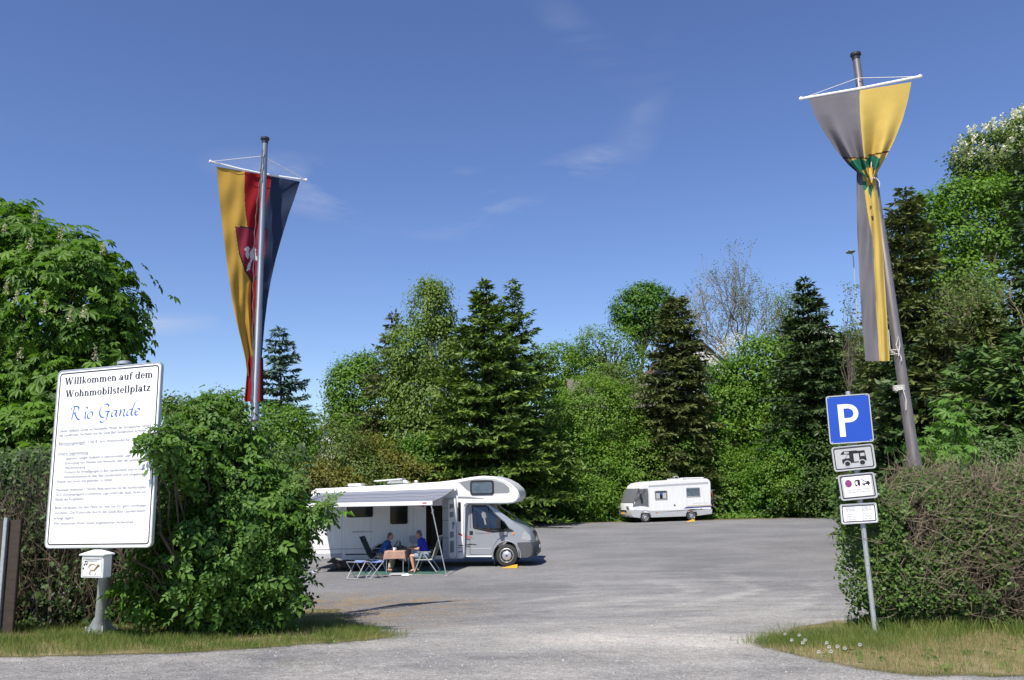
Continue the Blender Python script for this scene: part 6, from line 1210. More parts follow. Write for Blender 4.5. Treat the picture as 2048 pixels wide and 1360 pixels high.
def shoots(root, cc):
    w_ = cc + np.array(B0); cx = cc[:, 0].mean(); d = np.stack([cc[:, 0] - cx, -.6 * np.ones(len(cc)), cc[:, 2] - 1.1], 1); sc_ = np.where(d[:, 0] > -.7, np.abs(d[:, 0]) * .9 + np.clip(d[:, 2], 0, 9) * 1.1, -1); out = np.argsort(-sc_)[:170]; mb = MB(); Cs = []; Ns = []; Ds = []
    for j in rng.choice(out, 62, replace=False):
        h = _norm(np.array([d[j, 0] * .7, rng.normal(-.2, .5), .9 + .5 * rng.random()])); ln = .16 + .20 * rng.random(); P = [cc[j] + h * ln * t + np.array([d[j, 0], 0, 0]) * .06 * t * t - np.array([0, 0, .10]) * t * t * (abs(d[j, 0]) > .8) for t in np.linspace(0, 1, 5)]; mb.tube(P, [.006, .005, .004, .003, .002], 4)
        for t in np.linspace(.15, 1, 8):
            k = t * 4; i = min(int(k), 3); p = P[i] + (P[i + 1] - P[i]) * (k - i)
            for s_ in (0, 1): Cs.append(p); Ds.append(_norm(h * .5 + unit(1)[0] * .9)); Ns.append(_norm(np.array([0, -.4, .8]) + .5 * unit(1)[0]))
    C = np.array(Cs); kk = off_board(C + np.array(B0)); C = C[kk]; o = leaves('shoot_foliage', C, np.array(Ns)[kk], np.array(Ds)[kk], .12 * (.5 + .8 * rng.random(len(C))), PINN, LM['shoot'], root); tag(o, kind='stuff'); o = mb.build('shoot_stems', 'bin_stem', root); tag(o, kind='stuff')
M['bin_stem'] = pmat('green_stem', (.09, .12, .035), .7, var=.2)
leafy('elder_bush', 'large dark green leafy bush between the welcome board and the motorhome', B0, lob, LM['bush'], PINN, .185, 640, 12, .22, 190, 'bark', 'bush', .5, extra=shoots, clear=off_board)
# horse chestnut left, with blossom candles
C0 = spot(40, 16.5)
lob = [lobe(20, 640, 16.5, 2.1, 2.0, 2.2, C0), lobe(150, 620, 16.0, 1.15, 1.3, 1.35, C0), lobe(195, 690, 15.8, .62, .8, .75, C0), lobe(-20, 480, 16.8, 1.0, 1.2, .85, C0), lobe(110, 540, 16.2, .95, 1.0, .85, C0), lobe(20, 850, 16.0, 2.0, 1.8, 1.4, C0), lobe(70, 900, 14.6, 1.2, .9, .9, C0), lobe(150, 820, 15.6, 1.2, 1.1, 1.2, C0), lobe(-170, 700, 17, 2.2, 2.2, 2.4, C0)]
def candles(root, cc):
    w_ = cc + np.array(C0); d = np.linalg.norm(w_ - np.array([0, 0, CAM_Z]), axis=1)
    tgt = [(12, 590), (32, 605), (88, 625), (140, 645), (168, 635), (40, 720), (70, 445), (60, 500), (205, 510), (120, 480), (8, 470), (190, 720)]
    for px, py in tgt:
        p = np.array(at(px, py, 14.3 if py > 550 else 15.0)) - np.array(C0); n = 55; t = rng.random(n); a = rng.random(n) * 6.283; r_ = .045 * (1 - .75 * t)
        Cc = np.stack([p[0] + r_ * np.cos(a), p[1] + r_ * np.sin(a), p[2] + t * .24], 1); leaves('blossom_candle', Cc, _norm(Cc - p + .3 * rng.normal(size=Cc.shape)), unit(n), .038, LEAF, LM['candle'], root)
cr = leafy('chestnut_tree', 'horse chestnut with white blossom candles behind the welcome board', C0, lob, LM['chestnut'], PALM, .215, 1500, 9, .38, 0, 'bark', 'tree', .62, 290, .5, candles)
for o in [q for q in COL.objects if q.parent == cr and q.name.startswith('stem')]: bpy.data.objects.remove(o)
mb = MB(); mb.tube([(0, 0, -.2), (.05, 0, 1.6), (-.1, .1, 3.4), (0, 0, 5.6)], [.26, .22, .17, .05], 10)
for j in range(34): l = lob[j % len(lob)]; e = np.array(l[:3]) + unit(1)[0] * np.array(l[3:]) * .8; mb.tube(limb_path((0, 0, 1.4 + 2.2 * rng.random()), e, 4), [.08, .06, .045, .03, .012], 5)
mb.build('trunk', 'bark', cr, smooth=True)
# twiggy thicket behind the board
T0 = spot(120, 11.9); TH0 = empty('thicket_hedge', T0, 0, 'dark twiggy thicket below the chestnut behind the mailbox', 'hedge')
n = 3400; P = np.stack([rng.uniform(-2.9, 2.6, n), rng.normal(0, .38, n), rng.random(n) ** .9 * 2.3], 1); P[:, 2] *= (.75 + .25 * np.sin(P[:, 0] * 2 + 1)); Dr = _norm(np.stack([rng.normal(0, .6, n), rng.normal(-.15, .5, n), .8 + rng.random(n)], 1)); mb = MB(); twigs(mb, P, Dr, .45, .005, 3); tw = mb.build('twigs', 'twig', TH0); tag(tw, kind='stuff')
n = 30000; P = np.stack([rng.uniform(-3.4, 3.4, n), rng.normal(0.35, .5, n), rng.random(n) ** 1.1 * 2.5], 1); cl = vnoise(P[:, 0] * 1.6, P[:, 2] * 1.6, 1.3, 4); P = P[(cl > -.05) | (P[:, 1] > .55)]; n = len(P); o = leaves('foliage', P, _norm(np.array([0, -.7, .7]) + .7 * unit(n)), unit(n), .075 * (.6 + .8 * rng.random(n)), LEAF, LM['shaded_thicket'], TH0); tag(o, kind='stuff')
n = 16000; P = np.stack([rng.uniform(-3.4, 3.4, n), rng.normal(0.6, .35, n), rng.random(n) * 1.7], 1); o = leaves('inner_foliage', P, unit(n), unit(n), .085, LEAF, LM['shaded_thicket'], TH0); tag(o, kind='stuff')
mb = MB()
for j in range(26): x = rng.uniform(-2.8, 2.4); mb.tube(limb_path((x, rng.normal(.1, .2), -.05), (x + rng.normal(0, .4), rng.normal(.1, .3), 1.6 + rng.random()), 4, .12), [.03, .025, .02, .014, .006], 5)
mb.build('stem', 'bark', TH0, smooth=True)
# clipped hedge on the right: green on its left end, bare twigs to the right
H0 = spot(1800, 10.9); HG = empty('clipped_hedge', H0, 0, 'overgrown hedge right of the parking sign, leafy left end and bare brown twigs', 'hedge')
xl = at(1690, 1050, 10.6).x - H0.x; xr = 6.5
def hedge_top(x): return 1.88 + .16 * np.clip((x - xl) / 3.0, 0, 1.6) + .07 * np.sin(x * 4.1) + .05 * np.sin(x * 9.7)
def hedge_pts(n, x0, x1, front=.75, sh=.12):
    x = rng.uniform(x0, x1, n); t = rng.random(n); top = hedge_top(x); z = top * (t ** .85); d = .62 * np.sqrt(np.clip(1 - ((z / top) ** 6), .05, 1)); lx = np.clip((x - xl) / .42, 0, 1)
    d = d * np.sqrt(lx) * np.where(z < .38, .55 + z, 1.0); y = np.where(rng.random(n) < front, -d + np.abs(rng.normal(0, sh, n)), rng.uniform(-1, 1, n) * d); x = x + np.where(z < .5, .22 * (1 - z / .5), 0) * (x < xl + .8); return np.stack([x, y + .08 * np.sin(x * 3.3) * 1, z], 1)
def hedge_leaves(n, x0, x1, thr, sz, singles=0):
    P = hedge_pts(n, x0, x1); f = vnoise(P[:, 0], P[:, 2], 1.9, 2) + .35 * vnoise(P[:, 0], P[:, 2], 5.2, 8); fall = np.clip((P[:, 0] - (xl + 1.5)) / 1.5, 0, 1); keep = (f > thr + 1.0 * fall) | ((P[:, 2] > hedge_top(P[:, 0]) - .30) & (f > -.35 + .25 * fall)); P = P[keep]; m_ = len(P)
    return P, _norm(np.array([-.15, -.75, .55]) + .75 * unit(m_)), _norm(unit(m_) + np.array([0, -.3, .3])), sz * (.6 + .8 * rng.random(m_))
P, Nn, D, sz = hedge_leaves(60000, xl, xr, -.40, .050); pick, rest = split_front(P, H0, 280); leaf_objects(HG, P[pick], Nn[pick], D[pick], sz[pick] * 1.15, LEAF, LM['hedge'], n=280); o = leaves('foliage', P[rest], Nn[rest], D[rest], sz[rest], LEAF, LM['hedge'], HG); tag(o, kind='stuff')
P = hedge_pts(15000, xl + .25, xr, .62, .2); P = P[rng.random(len(P)) < np.clip((P[:, 0] - xl) / 1.6, .18, 1)]; n = len(P); Dr = _norm(np.stack([rng.normal(0, .8, n), rng.normal(-.25, .5, n), rng.normal(.45, .6, n)], 1)); mb = MB(); twigs(mb, P, Dr, .30, .0042, 3, .35); o = mb.build('twigs', 'twig', HG); tag(o, kind='stuff')
P = hedge_pts(1300, xl + .5, xr, .9, .08); P = P[P[:, 2] > .6]; n = len(P); Dr = _norm(np.stack([rng.normal(0, .8, n), rng.normal(-.5, .4, n), rng.normal(.6, .6, n)], 1)); mb = MB(); twigs(mb, P, Dr, .34, .0036, 3, .35); o = mb.build('twigs', 'pale_twig', HG); tag(o, kind='stuff')
for n, a_, b_, lm in ((7000, xl + .45, xl + 1.7, 'hedge'), (16000, xl + 1.6, xr, 'dead')):
    P = np.stack([rng.uniform(a_, b_, n), rng.uniform(-.25, .55, n), rng.random(n)], 1); P[:, 2] *= hedge_top(P[:, 0]) * .95; o = leaves('inner_foliage', P, unit(n), unit(n), .07, LEAF, LM[lm], HG); tag(o, kind='stuff')
mb = MB()
for j in range(46): x = rng.uniform(xl + .35, xr); mb.tube(limb_path((x, rng.normal(0, .15), -.05), (x + rng.normal(0, .3), rng.normal(0, .3), 1.3 + .5 * rng.random()), 5, .15), [.032, .026, .02, .015, .01, .005], 5)
mb.build('stem', 'bark', HG, smooth=True)
M['stump'] = pmat('stump', (.22, .13, .08), .9, var=.3, bump=.6, bs=25); sp = atg(1756, 1225); r_ = empty('cut_stump', sp, .2, 'short sawn stump at the foot of the hedge beside the parking sign', 'stump'); m = MB(); m.tube([(.06, 0, -.05), (.02, 0, .2), (-.03, 0, .42)], [.075, .06, .05], 9); m.build('stem', 'stump', r_, smooth=True); m = MB(); m.tube([(.1, .02, -.05), (.14, .03, .2), (.12, 0, .33)], [.04, .035, .028], 7); m.build('shoot', 'stump', r_, smooth=True)
# maple sapling behind the hedge
ms = spot(1875, 13.2); leafy('maple_sapling', 'young maple with bright broad leaves behind the hedge beside the right flagpole', ms, [lobe(1870, 880, 13.2, .5, .4, .55, ms), lobe(1910, 850, 13.4, .35, .4, .45, ms), lobe(1850, 930, 13.0, .45, .4, .3, ms), lobe(1930, 920, 13.2, .3, .3, .3, ms)], LM['maple'], PALM, .12, 60, 6, .22, 14, 'bark', 'tree', .3, 120)

# ================================================================== grass
def blades(name, mask, box, n, h, mat, label, cat, dens=None, tall=None):
    x = rng.uniform(box[0], box[1], n); y = rng.uniform(box[2], box[3], n); k = mask(x + rng.normal(0, .13, n), y + rng.normal(0, .10, n)); x, y = x[k], y[k]
    if dens is not None: k = rng.random(len(x)) < dens(x, y); x, y = x[k], y[k]
    m_ = len(x); C = np.stack([x, y, gz(x, y) + .01], 1); D = _norm(np.stack([rng.normal(0, .45, m_), rng.normal(0, .45, m_), np.ones(m_)], 1)); hh = h * (.5 + rng.random(m_)) * (tall(x, y) if tall is not None else 1); V, T = leaf_geo(C, _norm(np.stack([rng.normal(size=m_), rng.normal(size=m_), .2 * np.ones(m_)], 1)), D, hh, BLADE)
    v = np.clip(.5 + .45 * vnoise(x, y, 1.7, 6) + .3 * rng.normal(size=m_), 0, 1); o = np_mesh(name, V, T, mat, None, np.repeat(v, 5)); tag(o, label, cat, None, 'stuff'); return o
lush_l = lambda x, y: np.clip(.40 + .75 * vnoise(x, y, 1.0, 3) + .1 * (y < 10.6), .03, 1) * np.where(y > 11.2, .35, 1)
blades('grass_left', lv_in, (-9, -1.2, 7.8, 13.5), 190000, .075, LM['grass'], 'short green grass on the strip below the bush and mailbox', 'grass', lush_l)
blades('dry_grass_left', lv_in, (-9, -1.2, 7.8, 15), 80000, .05, LM['straw'], 'dry straw grass mixed into the left strip', 'grass', lambda x, y: np.clip(.35 - .5 * vnoise(x, y, 1.0, 3), .05, .8))
pxm = atg(1650, 1285)
lush_r = lambda x, y: np.clip(1.25 - np.hypot((x - pxm.x) / 1.15, (y - pxm.y) / .75), .06, 1) + .45 * (y > 9.45) * np.clip(.5 + vnoise(x, y, 1.4, 5), 0, 1)
blades('grass_right', rv_in, (1.6, 9.5, 6.2, 11.2), 190000, .075, LM['grass'], 'green grass round the foot of the parking sign and along the hedge', 'grass', lush_r, lambda x, y: 1 + 1.0 * sstep(9.3, 10.1, y) * (x > 4.3))
blades('dry_grass_right', rv_in, (1.6, 9.5, 6.2, 10.6), 110000, .05, LM['straw'], 'dry mown straw grass on the right strip', 'grass', lambda x, y: np.clip(.55 - .4 * vnoise(x, y, 1.3, 7) - .35 * lush_r(x, y), .08, .9))
blades('grass_island', is_in, (-5, 0, 7, 10), 14000, .035, LM['grass'], 'small flat grass tuft in the gravel near the left strip', 'grass')
# broad leaved weeds in the verges
for nm, mk, bx_, lb in (('verge_weeds_left', lv_in, (-9, -1.5, 9, 11.5), 'flat broad leaved weeds in the left grass strip'), ('verge_weeds_right', rv_in, (2, 9, 7, 10.3), 'flat broad leaved weeds in the right grass strip')):
    n = 700; x = rng.uniform(bx_[0], bx_[1], n); y = rng.uniform(bx_[2], bx_[3], n); k = mk(x, y) & (vnoise(x, y, 2.3, 12) > .05); x, y = x[k], y[k]; n = len(x); C = np.stack([x, y, gz(x, y) + .02 + .03 * rng.random(n)], 1); o = leaves(nm, C, _norm(np.array([0, -.2, 1.]) + .35 * unit(n)), unit(n), .05 * (.5 + rng.random(n)), PALM, LM['hedge'], None); tag(o, lb, 'weeds', None, 'stuff')
# dandelion clocks
M['seed_head'] = pmat('seed_head', (.55, .54, .50), .95); 
dp = [(1572, 1272), (1600, 1274), (1607, 1291), (1612, 1285), (1655, 1291), (1660, 1300), (1585, 1285), (1677, 1299), (1722, 1295), (1640, 1311), (1664, 1310), (1692, 1303)]
dm = None
for i, (px, py) in enumerate(dp):
    g = atg(px, py + 14); r_ = empty('dandelion_clock', g, 0, 'white dandelion seed head in the grass left of the parking sign', 'dandelion', 'dandelion clocks on the right verge')
    if dm is None:
        m = MB(); m.tube([(0, 0, 0), (.006, .004, .05), (0, 0, .085)], .002, 4); a = m.build('stalk', 'bin_green', r_); n = 120; d = unit(n); b = leaves('seed_head', d * .003 + [0, 0, .092], np.cross(d, unit(n)), d, .017, NARROW, M['seed_head'], r_); dm = (a, b)
    else:
        for q in dm: c = q.copy(); COL.objects.link(c); c.parent = r_
# stones strewn over the gravel
def stones(n, box, smin, smax, mat, name, label):
    ic = MB().ell((0, 0, 0), (1, 1, .6), 6, 4); TV = np.array(ic.v, np.float32); fs = []
    for f in ic.f: fs += [(f[0], f[1], f[2]), (f[0], f[2], f[3])]
    TT = np.array(fs); x = rng.uniform(box[0], box[1], n); y = box[2] + (box[3] - box[2]) * rng.random(n) ** 1.6; k = ~(lv_in(x, y) | rv_in(x, y)); x, y = x[k], y[k]; m_ = len(x); C = np.stack([x, y, gz(x, y) + .001], 1); a = rng.random(m_) * 6.283
    V, T = leaf_geo(C, np.tile([0., 0, 1], (m_, 1)) + .2 * rng.normal(size=(m_, 3)), np.stack([np.cos(a), np.sin(a), 0 * a], 1), smin + (smax - smin) * rng.random(m_) ** 3, (TV * np.array([1, .75, 1]), TT)); o = np_mesh(name, V, T, mat); tag(o, label, 'gravel', None, 'stuff')
M['stone_grey'] = pmat('stone_grey', (.27, .265, .26), .95, var=.45, vs=3); M['stone_pale'] = pmat('stone_pale', (.52, .50, .47), .95, var=.25, vs=3)
stones(9000, (-8, 9, 6.5, 20), .005, .017, M['stone_grey'], 'loose_gravel', 'loose grey gravel stones on the entrance drive'); stones(350, (-8, 9, 6.5, 26), .004, .014, M['stone_pale'], 'pale_pebbles', 'pale pebbles strewn on the entrance drive')

# ================================================================== woodland round the lot
def tree_at(px_base, D): return spot(px_base, D)
def rl(px, py, D, rpx, rpy, base, depth=.8):           # lobe from its outline radius in photo pixels
    p = at(px, py, D); k = D / F_PX * 1.02; return (p.x - base.x, p.y - base.y, p.z - base.z, rpx * k, rpx * k * depth, rpy * k)
def dtree(name, label, px, D, lobes, mat, **kw):
    b = spot(px, D); L_ = [rl(x, y, D + dd, a, c, b) for x, y, a, c, dd in lobes]; h = max(l[2] + l[5] for l in L_); return deciduous(name, label, b, h, L_, mat, **kw)
def ctree(name, label, px, top, D, wpx, mat, **kw):
    b = spot(px, D); t = at(*top, D); o = conifer(name, label, b, t.z - b.z, wpx * D / F_PX, mat, **kw); lean = (t.x - b.x) / (t.z - b.z); o.rotation_euler = (0, math.atan(lean), 0); return o
# left gap
ctree('spruce', 'blue green spruce standing alone left of the round tree behind the left flagpole', 566, (558, 652), 62, 92, LM['blue_spruce'], levels=34, nb=10, needle=.42, droop=.3, power=.65, ragg=.3)
dtree('wild_shrub', 'pale loose shrub top showing over the big bush beside the welcome board', 400, 40, [(400, 850, 65, 50, 0), (345, 815, 32, 24, 0), (455, 810, 36, 28, 1)], LM['olive'], leaf=.15, nclump=260, per=26, rc=.55, trunk_r=.1, cat='shrub', limbs=40)
dtree('wild_shrub', 'bright green shrub between the left flagpole and the lone spruce', 560, 42, [(565, 850, 55, 48, 0), (540, 900, 60, 60, 0), (600, 880, 40, 50, 0)], LM['fresh'], leaf=.16, nclump=220, per=28, rc=.5, trunk_r=.1, cat='shrub')
dtree('wild_shrub', 'brownish green shrub below the round tree left of the motorhome roof', 650, 50, [(650, 900, 80, 75, 0), (620, 940, 60, 80, -1), (690, 930, 60, 75, 0), (720, 960, 70, 60, 0)], LM['olive'], leaf=.17, nclump=330, per=30, rc=.55, trunk_r=.1, cat='shrub', bark='pale_twig')
dtree('broadleaf_tree', 'round bright green tree left of the dark spruce', 712, 64, [(712, 790, 56, 88, 0), (725, 740, 42, 36, 0), (690, 830, 42, 60, 0), (720, 870, 60, 60, 0), (680, 770, 26, 34, 0)], LM['fresh'], leaf=.22, nclump=420, per=36, rc=.6, trunk_r=.2)
ctree('spruce', 'brownish thin spruce half hidden behind the birch on its left', 775, (787, 622), 58, 105, LM['brown_spruce'], levels=36, nb=10, needle=.38, droop=.42, ragg=.35, power=.7, hang=.5, bark='pale_twig')
# birch with pale trunk
def birch():
    D = 56; b = spot(862, D); L_ = [rl(862, 620, D, 52, 66, b), rl(845, 700, D, 78, 70, b), rl(885, 690, D, 45, 70, b), rl(860, 800, D, 85, 80, b), rl(815, 770, D, 50, 70, b), rl(905, 780, D, 40, 70, b), rl(850, 880, D, 90, 60, b), rl(862, 575, D, 28, 24, b)]
    root = empty('birch_tree', b, 0, 'tall birch with pale trunk between the spruce and the twin firs', 'tree'); C, Nn, Dd, v, cc = crown(L_, 760, 50, .55, .35); Dd = _norm(Dd + np.array([0, 0, -.9])); C[:, 2] -= np.abs(rng.normal(0, .35, len(C)))
    leaves('crown', C, Nn, Dd, .20 * (.7 + .6 * rng.random(len(C))), LEAF, LM['birch'], root, v); mb = MB(); tp = limb_path((0, 0, -.2), (0.1, 0, L_[0][2]), 6, .03); mb.tube(tp, [.17, .15, .13, .11, .08, .06, .03], 8)
    for j in rng.choice(len(cc), 46, replace=False): e = cc[j]; i = int(np.clip(6 * (e[2] / L_[0][2]) - 1.6, 1, 5)); mb.tube(limb_path(tp[i], e, 4), [.05, .04, .03, .018, .007], 5)
    mb.build('trunk', 'birch_bark', root, smooth=True)
birch()
ctree('fir', 'left and fuller one of the twin dark firs behind the motorhome', 975, (967, 560), 53, 150, LM['fir'], levels=44, nb=13, needle=.42, droop=.2, power=.82, dens=1.35, hang=.12, ragg=.3)
ctree('fir', 'right and thinner topped one of the twin dark firs behind the motorhome', 1040, (1024, 556), 56, 135, LM['fir'], levels=36, nb=10, needle=.42, droop=.18, power=.85, dens=1.0, hang=.12, ragg=.35)
dtree('broadleaf_tree', 'lime green tree crown on the slope directly right of the twin firs', 1120, 82, [(1110, 730, 58, 50, 0), (1165, 740, 52, 46, 0), (1090, 770, 45, 50, 0), (1150, 790, 60, 50, 0)], LM['lime'], leaf=.25, nclump=380, per=36, rc=.7, trunk_r=.2)
dtree('broadleaf_tree', 'light airy tree with sky gaps left of the dark oak crown', 1215, 78, [(1190, 685, 42, 36, 0), (1245, 690, 48, 40, 0), (1215, 740, 55, 38, 0), (1275, 720, 30, 36, 0), (1165, 710, 28, 26, 0)], LM['lime'], leaf=.21, nclump=240, per=28, rc=.6, trunk_r=.22, limbs=60, inner=.3)
dtree('oak_tree', 'deep green rounded oak crown rising behind the slim dark spruce', 1290, 84, [(1270, 620, 46, 44, 0), (1310, 610, 45, 42, 0), (1250, 635, 26, 26, 0), (1290, 590, 40, 24, 0), (1325, 640, 36, 36, 0), (1290, 655, 34, 30, 0)], LM['oak'], leaf=.27, nclump=330, per=34, rc=.62, trunk_r=.25, limbs=40)
ctree('spruce', 'slim dark brown green spruce standing above the far motorhome', 1350, (1352, 590), 60, 100, LM['brown_spruce'], levels=42, nb=13, needle=.42, droop=.42, power=.55, hang=.6, dens=1.2, ragg=.22)
def bare_tree():
    D = 80; b = spot(1490, D); root = empty('bare_tree', b, 0, 'thinly leaved bare branched tree against the sky above the white gable', 'tree'); mb = MB(); tips = []; h = zat(1490, 562, D) - b.z
    for dx, dy, s_ in ((-.32, 0, 1), (.05, .2, 1.1), (.3, -.1, 1.0), (-.1, -.2, .95), (.62, .1, .9), (-.62, .1, .9), (.8, -.1, .8), (-.3, .3, .9)): bare_branches(mb, (dx * 1.5, 0, h * .34), _norm(np.array([dx, dy, 1.15])), h * .215 * s_, .12, 5, tips, .62, .10)
    mb.tube([(0, 0, -.2), (0, 0, h * .2), (0, 0, h * .36)], [.34, .28, .26], 8); mb.build('trunk', 'grey_bark', root, smooth=True); P = np.array([t[0] for t in tips]); P = P[P[:, 2] > h * .5]; P = P[rng.random(len(P)) < np.clip(.55 + .25 * P[:, 0] / 4, .35, 1)]; n = len(P)
    k = 5; C = np.repeat(P, k, 0) + rng.normal(size=(n * k, 3)) * .25; leaves('crown', C, unit(n * k), unit(n * k), .16, LEAF, LM['olive'], root)
bare_tree()
dtree('broadleaf_tree', 'thin young tree with fresh leaves right of the bare tree', 1580, 80, [(1575, 610, 34, 48, 0), (1600, 650, 32, 44, 0), (1555, 660, 28, 34, 0)], LM['birch'], leaf=.17, nclump=150, per=20, rc=.6, trunk_r=.14, limbs=60, inner=.2)
dtree('broadleaf_tree', 'dense bright green tree right of the white gable', 1530, 64, [(1530, 715, 62, 50, 0), (1500, 760, 70, 60, 0), (1560, 770, 60, 60, 0), (1475, 820, 55, 70, 0), (1540, 850, 80, 70, 0), (1450, 880, 50, 60, -1)], LM['fresh'], leaf=.24, nclump=620, per=38, rc=.62, trunk_r=.22)
dtree('blossom_shrub', 'small white blossoming shrub below the white gable', 1480, 70, [(1478, 685, 28, 20, 0), (1455, 700, 20, 20, 0)], LM['blossom'], leaf=.12, nclump=60, per=16, rc=.5, trunk_r=.06, cat='shrub')
ctree('spruce', 'tall dark spruce with pointed top right of the bright green tree', 1640, (1609, 552), 58, 140, LM['spruce'], levels=46, nb=12, needle=.42, droop=.38, power=.78, hang=.5, ragg=.3)
dtree('hillside_tree', 'mid green tree crown on the slope behind the knotted banner', 1690, 70, [(1680, 700, 55, 48, 0), (1720, 720, 55, 60, 0), (1660, 760, 50, 60, 0), (1710, 800, 60, 70, 0)], LM['olive'], leaf=.21, nclump=420, per=32, rc=.6, trunk_r=.2)
dtree('young_tree', 'sparse young tree with few leaves beside the street lamp', 1703, 42, [(1700, 600, 18, 44, 0), (1708, 650, 20, 30, 0)], LM['olive'], leaf=.13, nclump=34, per=8, rc=.4, trunk_r=.06, limbs=26, inner=.1)
# shrubs at the far edge of the lot
SH = [('olive green hazel shrub right of the twin firs', 1180, 60, [(1185, 830, 80, 85, 0), (1140, 860, 60, 80, 0), (1230, 830, 55, 80, 0)], 'lime', .17), ('broad bright hazel bush behind the green waste bin', 1150, 58.5, [(1140, 920, 70, 75, 0), (1190, 950, 75, 80, 0), (1110, 980, 45, 50, -1), (1170, 1000, 70, 40, -1.5)], 'fresh', .18),
      ('rusty green shrub between the hazel bush and the far motorhome', 1260, 59, [(1270, 930, 55, 60, 0), (1245, 990, 50, 55, -1), (1300, 960, 50, 60, 0)], 'lime', .16), ('dense green shrub mass above the far motorhome', 1340, 60.5, [(1330, 900, 85, 55, 0), (1400, 930, 70, 60, 0), (1290, 890, 60, 50, 1), (1360, 960, 80, 60, -.5)], 'fresh', .17),
      ('light green shrub directly right of the far motorhome', 1460, 60, [(1450, 950, 55, 50, 0), (1480, 990, 60, 50, -1), (1420, 970, 50, 50, 0), (1500, 940, 45, 50, 0)], 'fresh', .16), ('dark green shrub below the pointed spruce at the lot edge', 1580, 57, [(1580, 930, 70, 75, 0), (1620, 970, 65, 70, 0), (1545, 980, 50, 60, 0), (1640, 900, 50, 60, 1)], 'oak', .17),
      ('yellow tinged young shrub in front of the pointed spruce', 1560, 56, [(1560, 950, 35, 45, 0), (1590, 980, 40, 40, 0)], 'lime', .15), ('shrub with hanging dark leaves left of the parking sign', 1650, 55, [(1660, 960, 55, 75, 0), (1690, 900, 50, 80, 0), (1640, 1000, 45, 40, 0), (1700, 980, 60, 60, 0)], 'hedge', .16),
      ('brown tinged low bush behind the motorhome roof antenna', 760, 52, [(740, 930, 60, 60, 0), (790, 950, 60, 50, 0), (840, 960, 60, 45, 0), (700, 960, 50, 45, 0)], 'rusty', .16), ('green bush below the birch behind the motorhome', 880, 54, [(870, 920, 70, 55, 0), (920, 950, 60, 50, 0), (820, 930, 50, 55, 0)], 'oak', .17),
      ('rusty green low bush at the left behind the awning', 650, 47, [(640, 970, 60, 55, 0), (590, 980, 60, 60, 0), (690, 985, 60, 45, 0)], 'rusty', .16), ('shadowy bush under the twin firs', 1040, 57, [(1000, 980, 70, 55, 0), (1060, 985, 55, 50, 0), (950, 985, 60, 45, 0)], 'hedge', .17),
      ('green shrub on the slope below the white gable', 1420, 66, [(1410, 800, 40, 70, 0), (1440, 760, 45, 50, 0), (1400, 860, 50, 50, -1)], 'oak', .19), ('grey green shrub in front of the long tiled roof', 1235, 64, [(1235, 770, 60, 50, 0), (1200, 800, 55, 50, 0), (1280, 800, 45, 60, 0)], 'olive', .17),
      ('leafy slope shrub between the gable and the pointed spruce', 1600, 66, [(1600, 720, 50, 50, 0), (1620, 800, 60, 70, 0), (1580, 840, 50, 60, -2)], 'olive', .18), ('deep green bush left of the dark doorway of the wood', 1700, 50, [(1730, 880, 55, 90, 0), (1770, 940, 55, 60, 0), (1720, 980, 55, 70, -.5)], 'hedge', .14)]
for lb, px, D, lo, mt_, lf in SH: dtree('shrub', lb, px, D, lo, LM[mt_], leaf=lf, nclump=80 + int(sum(l[2] * l[3] for l in lo) / 38), per=34, rc=.5, trunk_r=.07, cat='shrub', limbs=18)
# right hand wood behind the hedge
ctree('spruce', 'tallest dark spruce behind the right flagpole', 1815, (1812, 372), 33, 125, LM['brown_spruce'], levels=52, nb=13, needle=.34, droop=.36, power=.62, hang=.5, trunk_r=.2)
ctree('spruce', 'smaller dark spruce close left of the tallest one', 1785, (1782, 425), 35, 85, LM['brown_spruce'], levels=42, nb=11, needle=.34, droop=.36, power=.62, hang=.5)
dtree('broadleaf_tree', 'bright green tree between the tall spruce and the blossoming chestnut', 1890, 46, [(1855, 425, 40, 46, 0), (1915, 395, 46, 46, 0), (1970, 385, 50, 46, 0), (2030, 400, 50, 50, 0), (2030, 480, 60, 60, 0), (1900, 480, 60, 55, 0), (1960, 470, 55, 55, 0), (1870, 540, 60, 60, 0), (1940, 560, 70, 60, 0)], LM['fresh'], leaf=.21, nclump=560, per=36, rc=.55, trunk_r=.2)
def white_candles(root, cc):
    d = np.argsort(cc[:, 1])[:330]; C = []; Nv = []
    for j in d: p = cc[j] + np.array([0, -.15, .25]); n = 16; t = rng.random(n); a = rng.random(n) * 6.28; C.append(np.stack([p[0] + .1 * (1 - .6 * t) * np.cos(a), p[1] + .1 * (1 - .6 * t) * np.sin(a), p[2] + .42 * t], 1))
    C = np.concatenate(C); leaves('blossom', C, unit(len(C)), unit(len(C)), .17, LEAF, LM['blossom'], root)
dtree('chestnut_tree', 'far chestnut crown full of white blossom at the upper right', 2010, 52, [(1990, 310, 80, 56, 0), (2040, 280, 70, 50, 0), (1935, 325, 38, 26, 0), (2060, 340, 80, 60, 0), (2100, 260, 80, 60, 0), (1960, 350, 50, 40, 0)], LM['olive'], leaf=.24, nclump=520, per=26, rc=.5, trunk_r=.28, extra=white_candles)
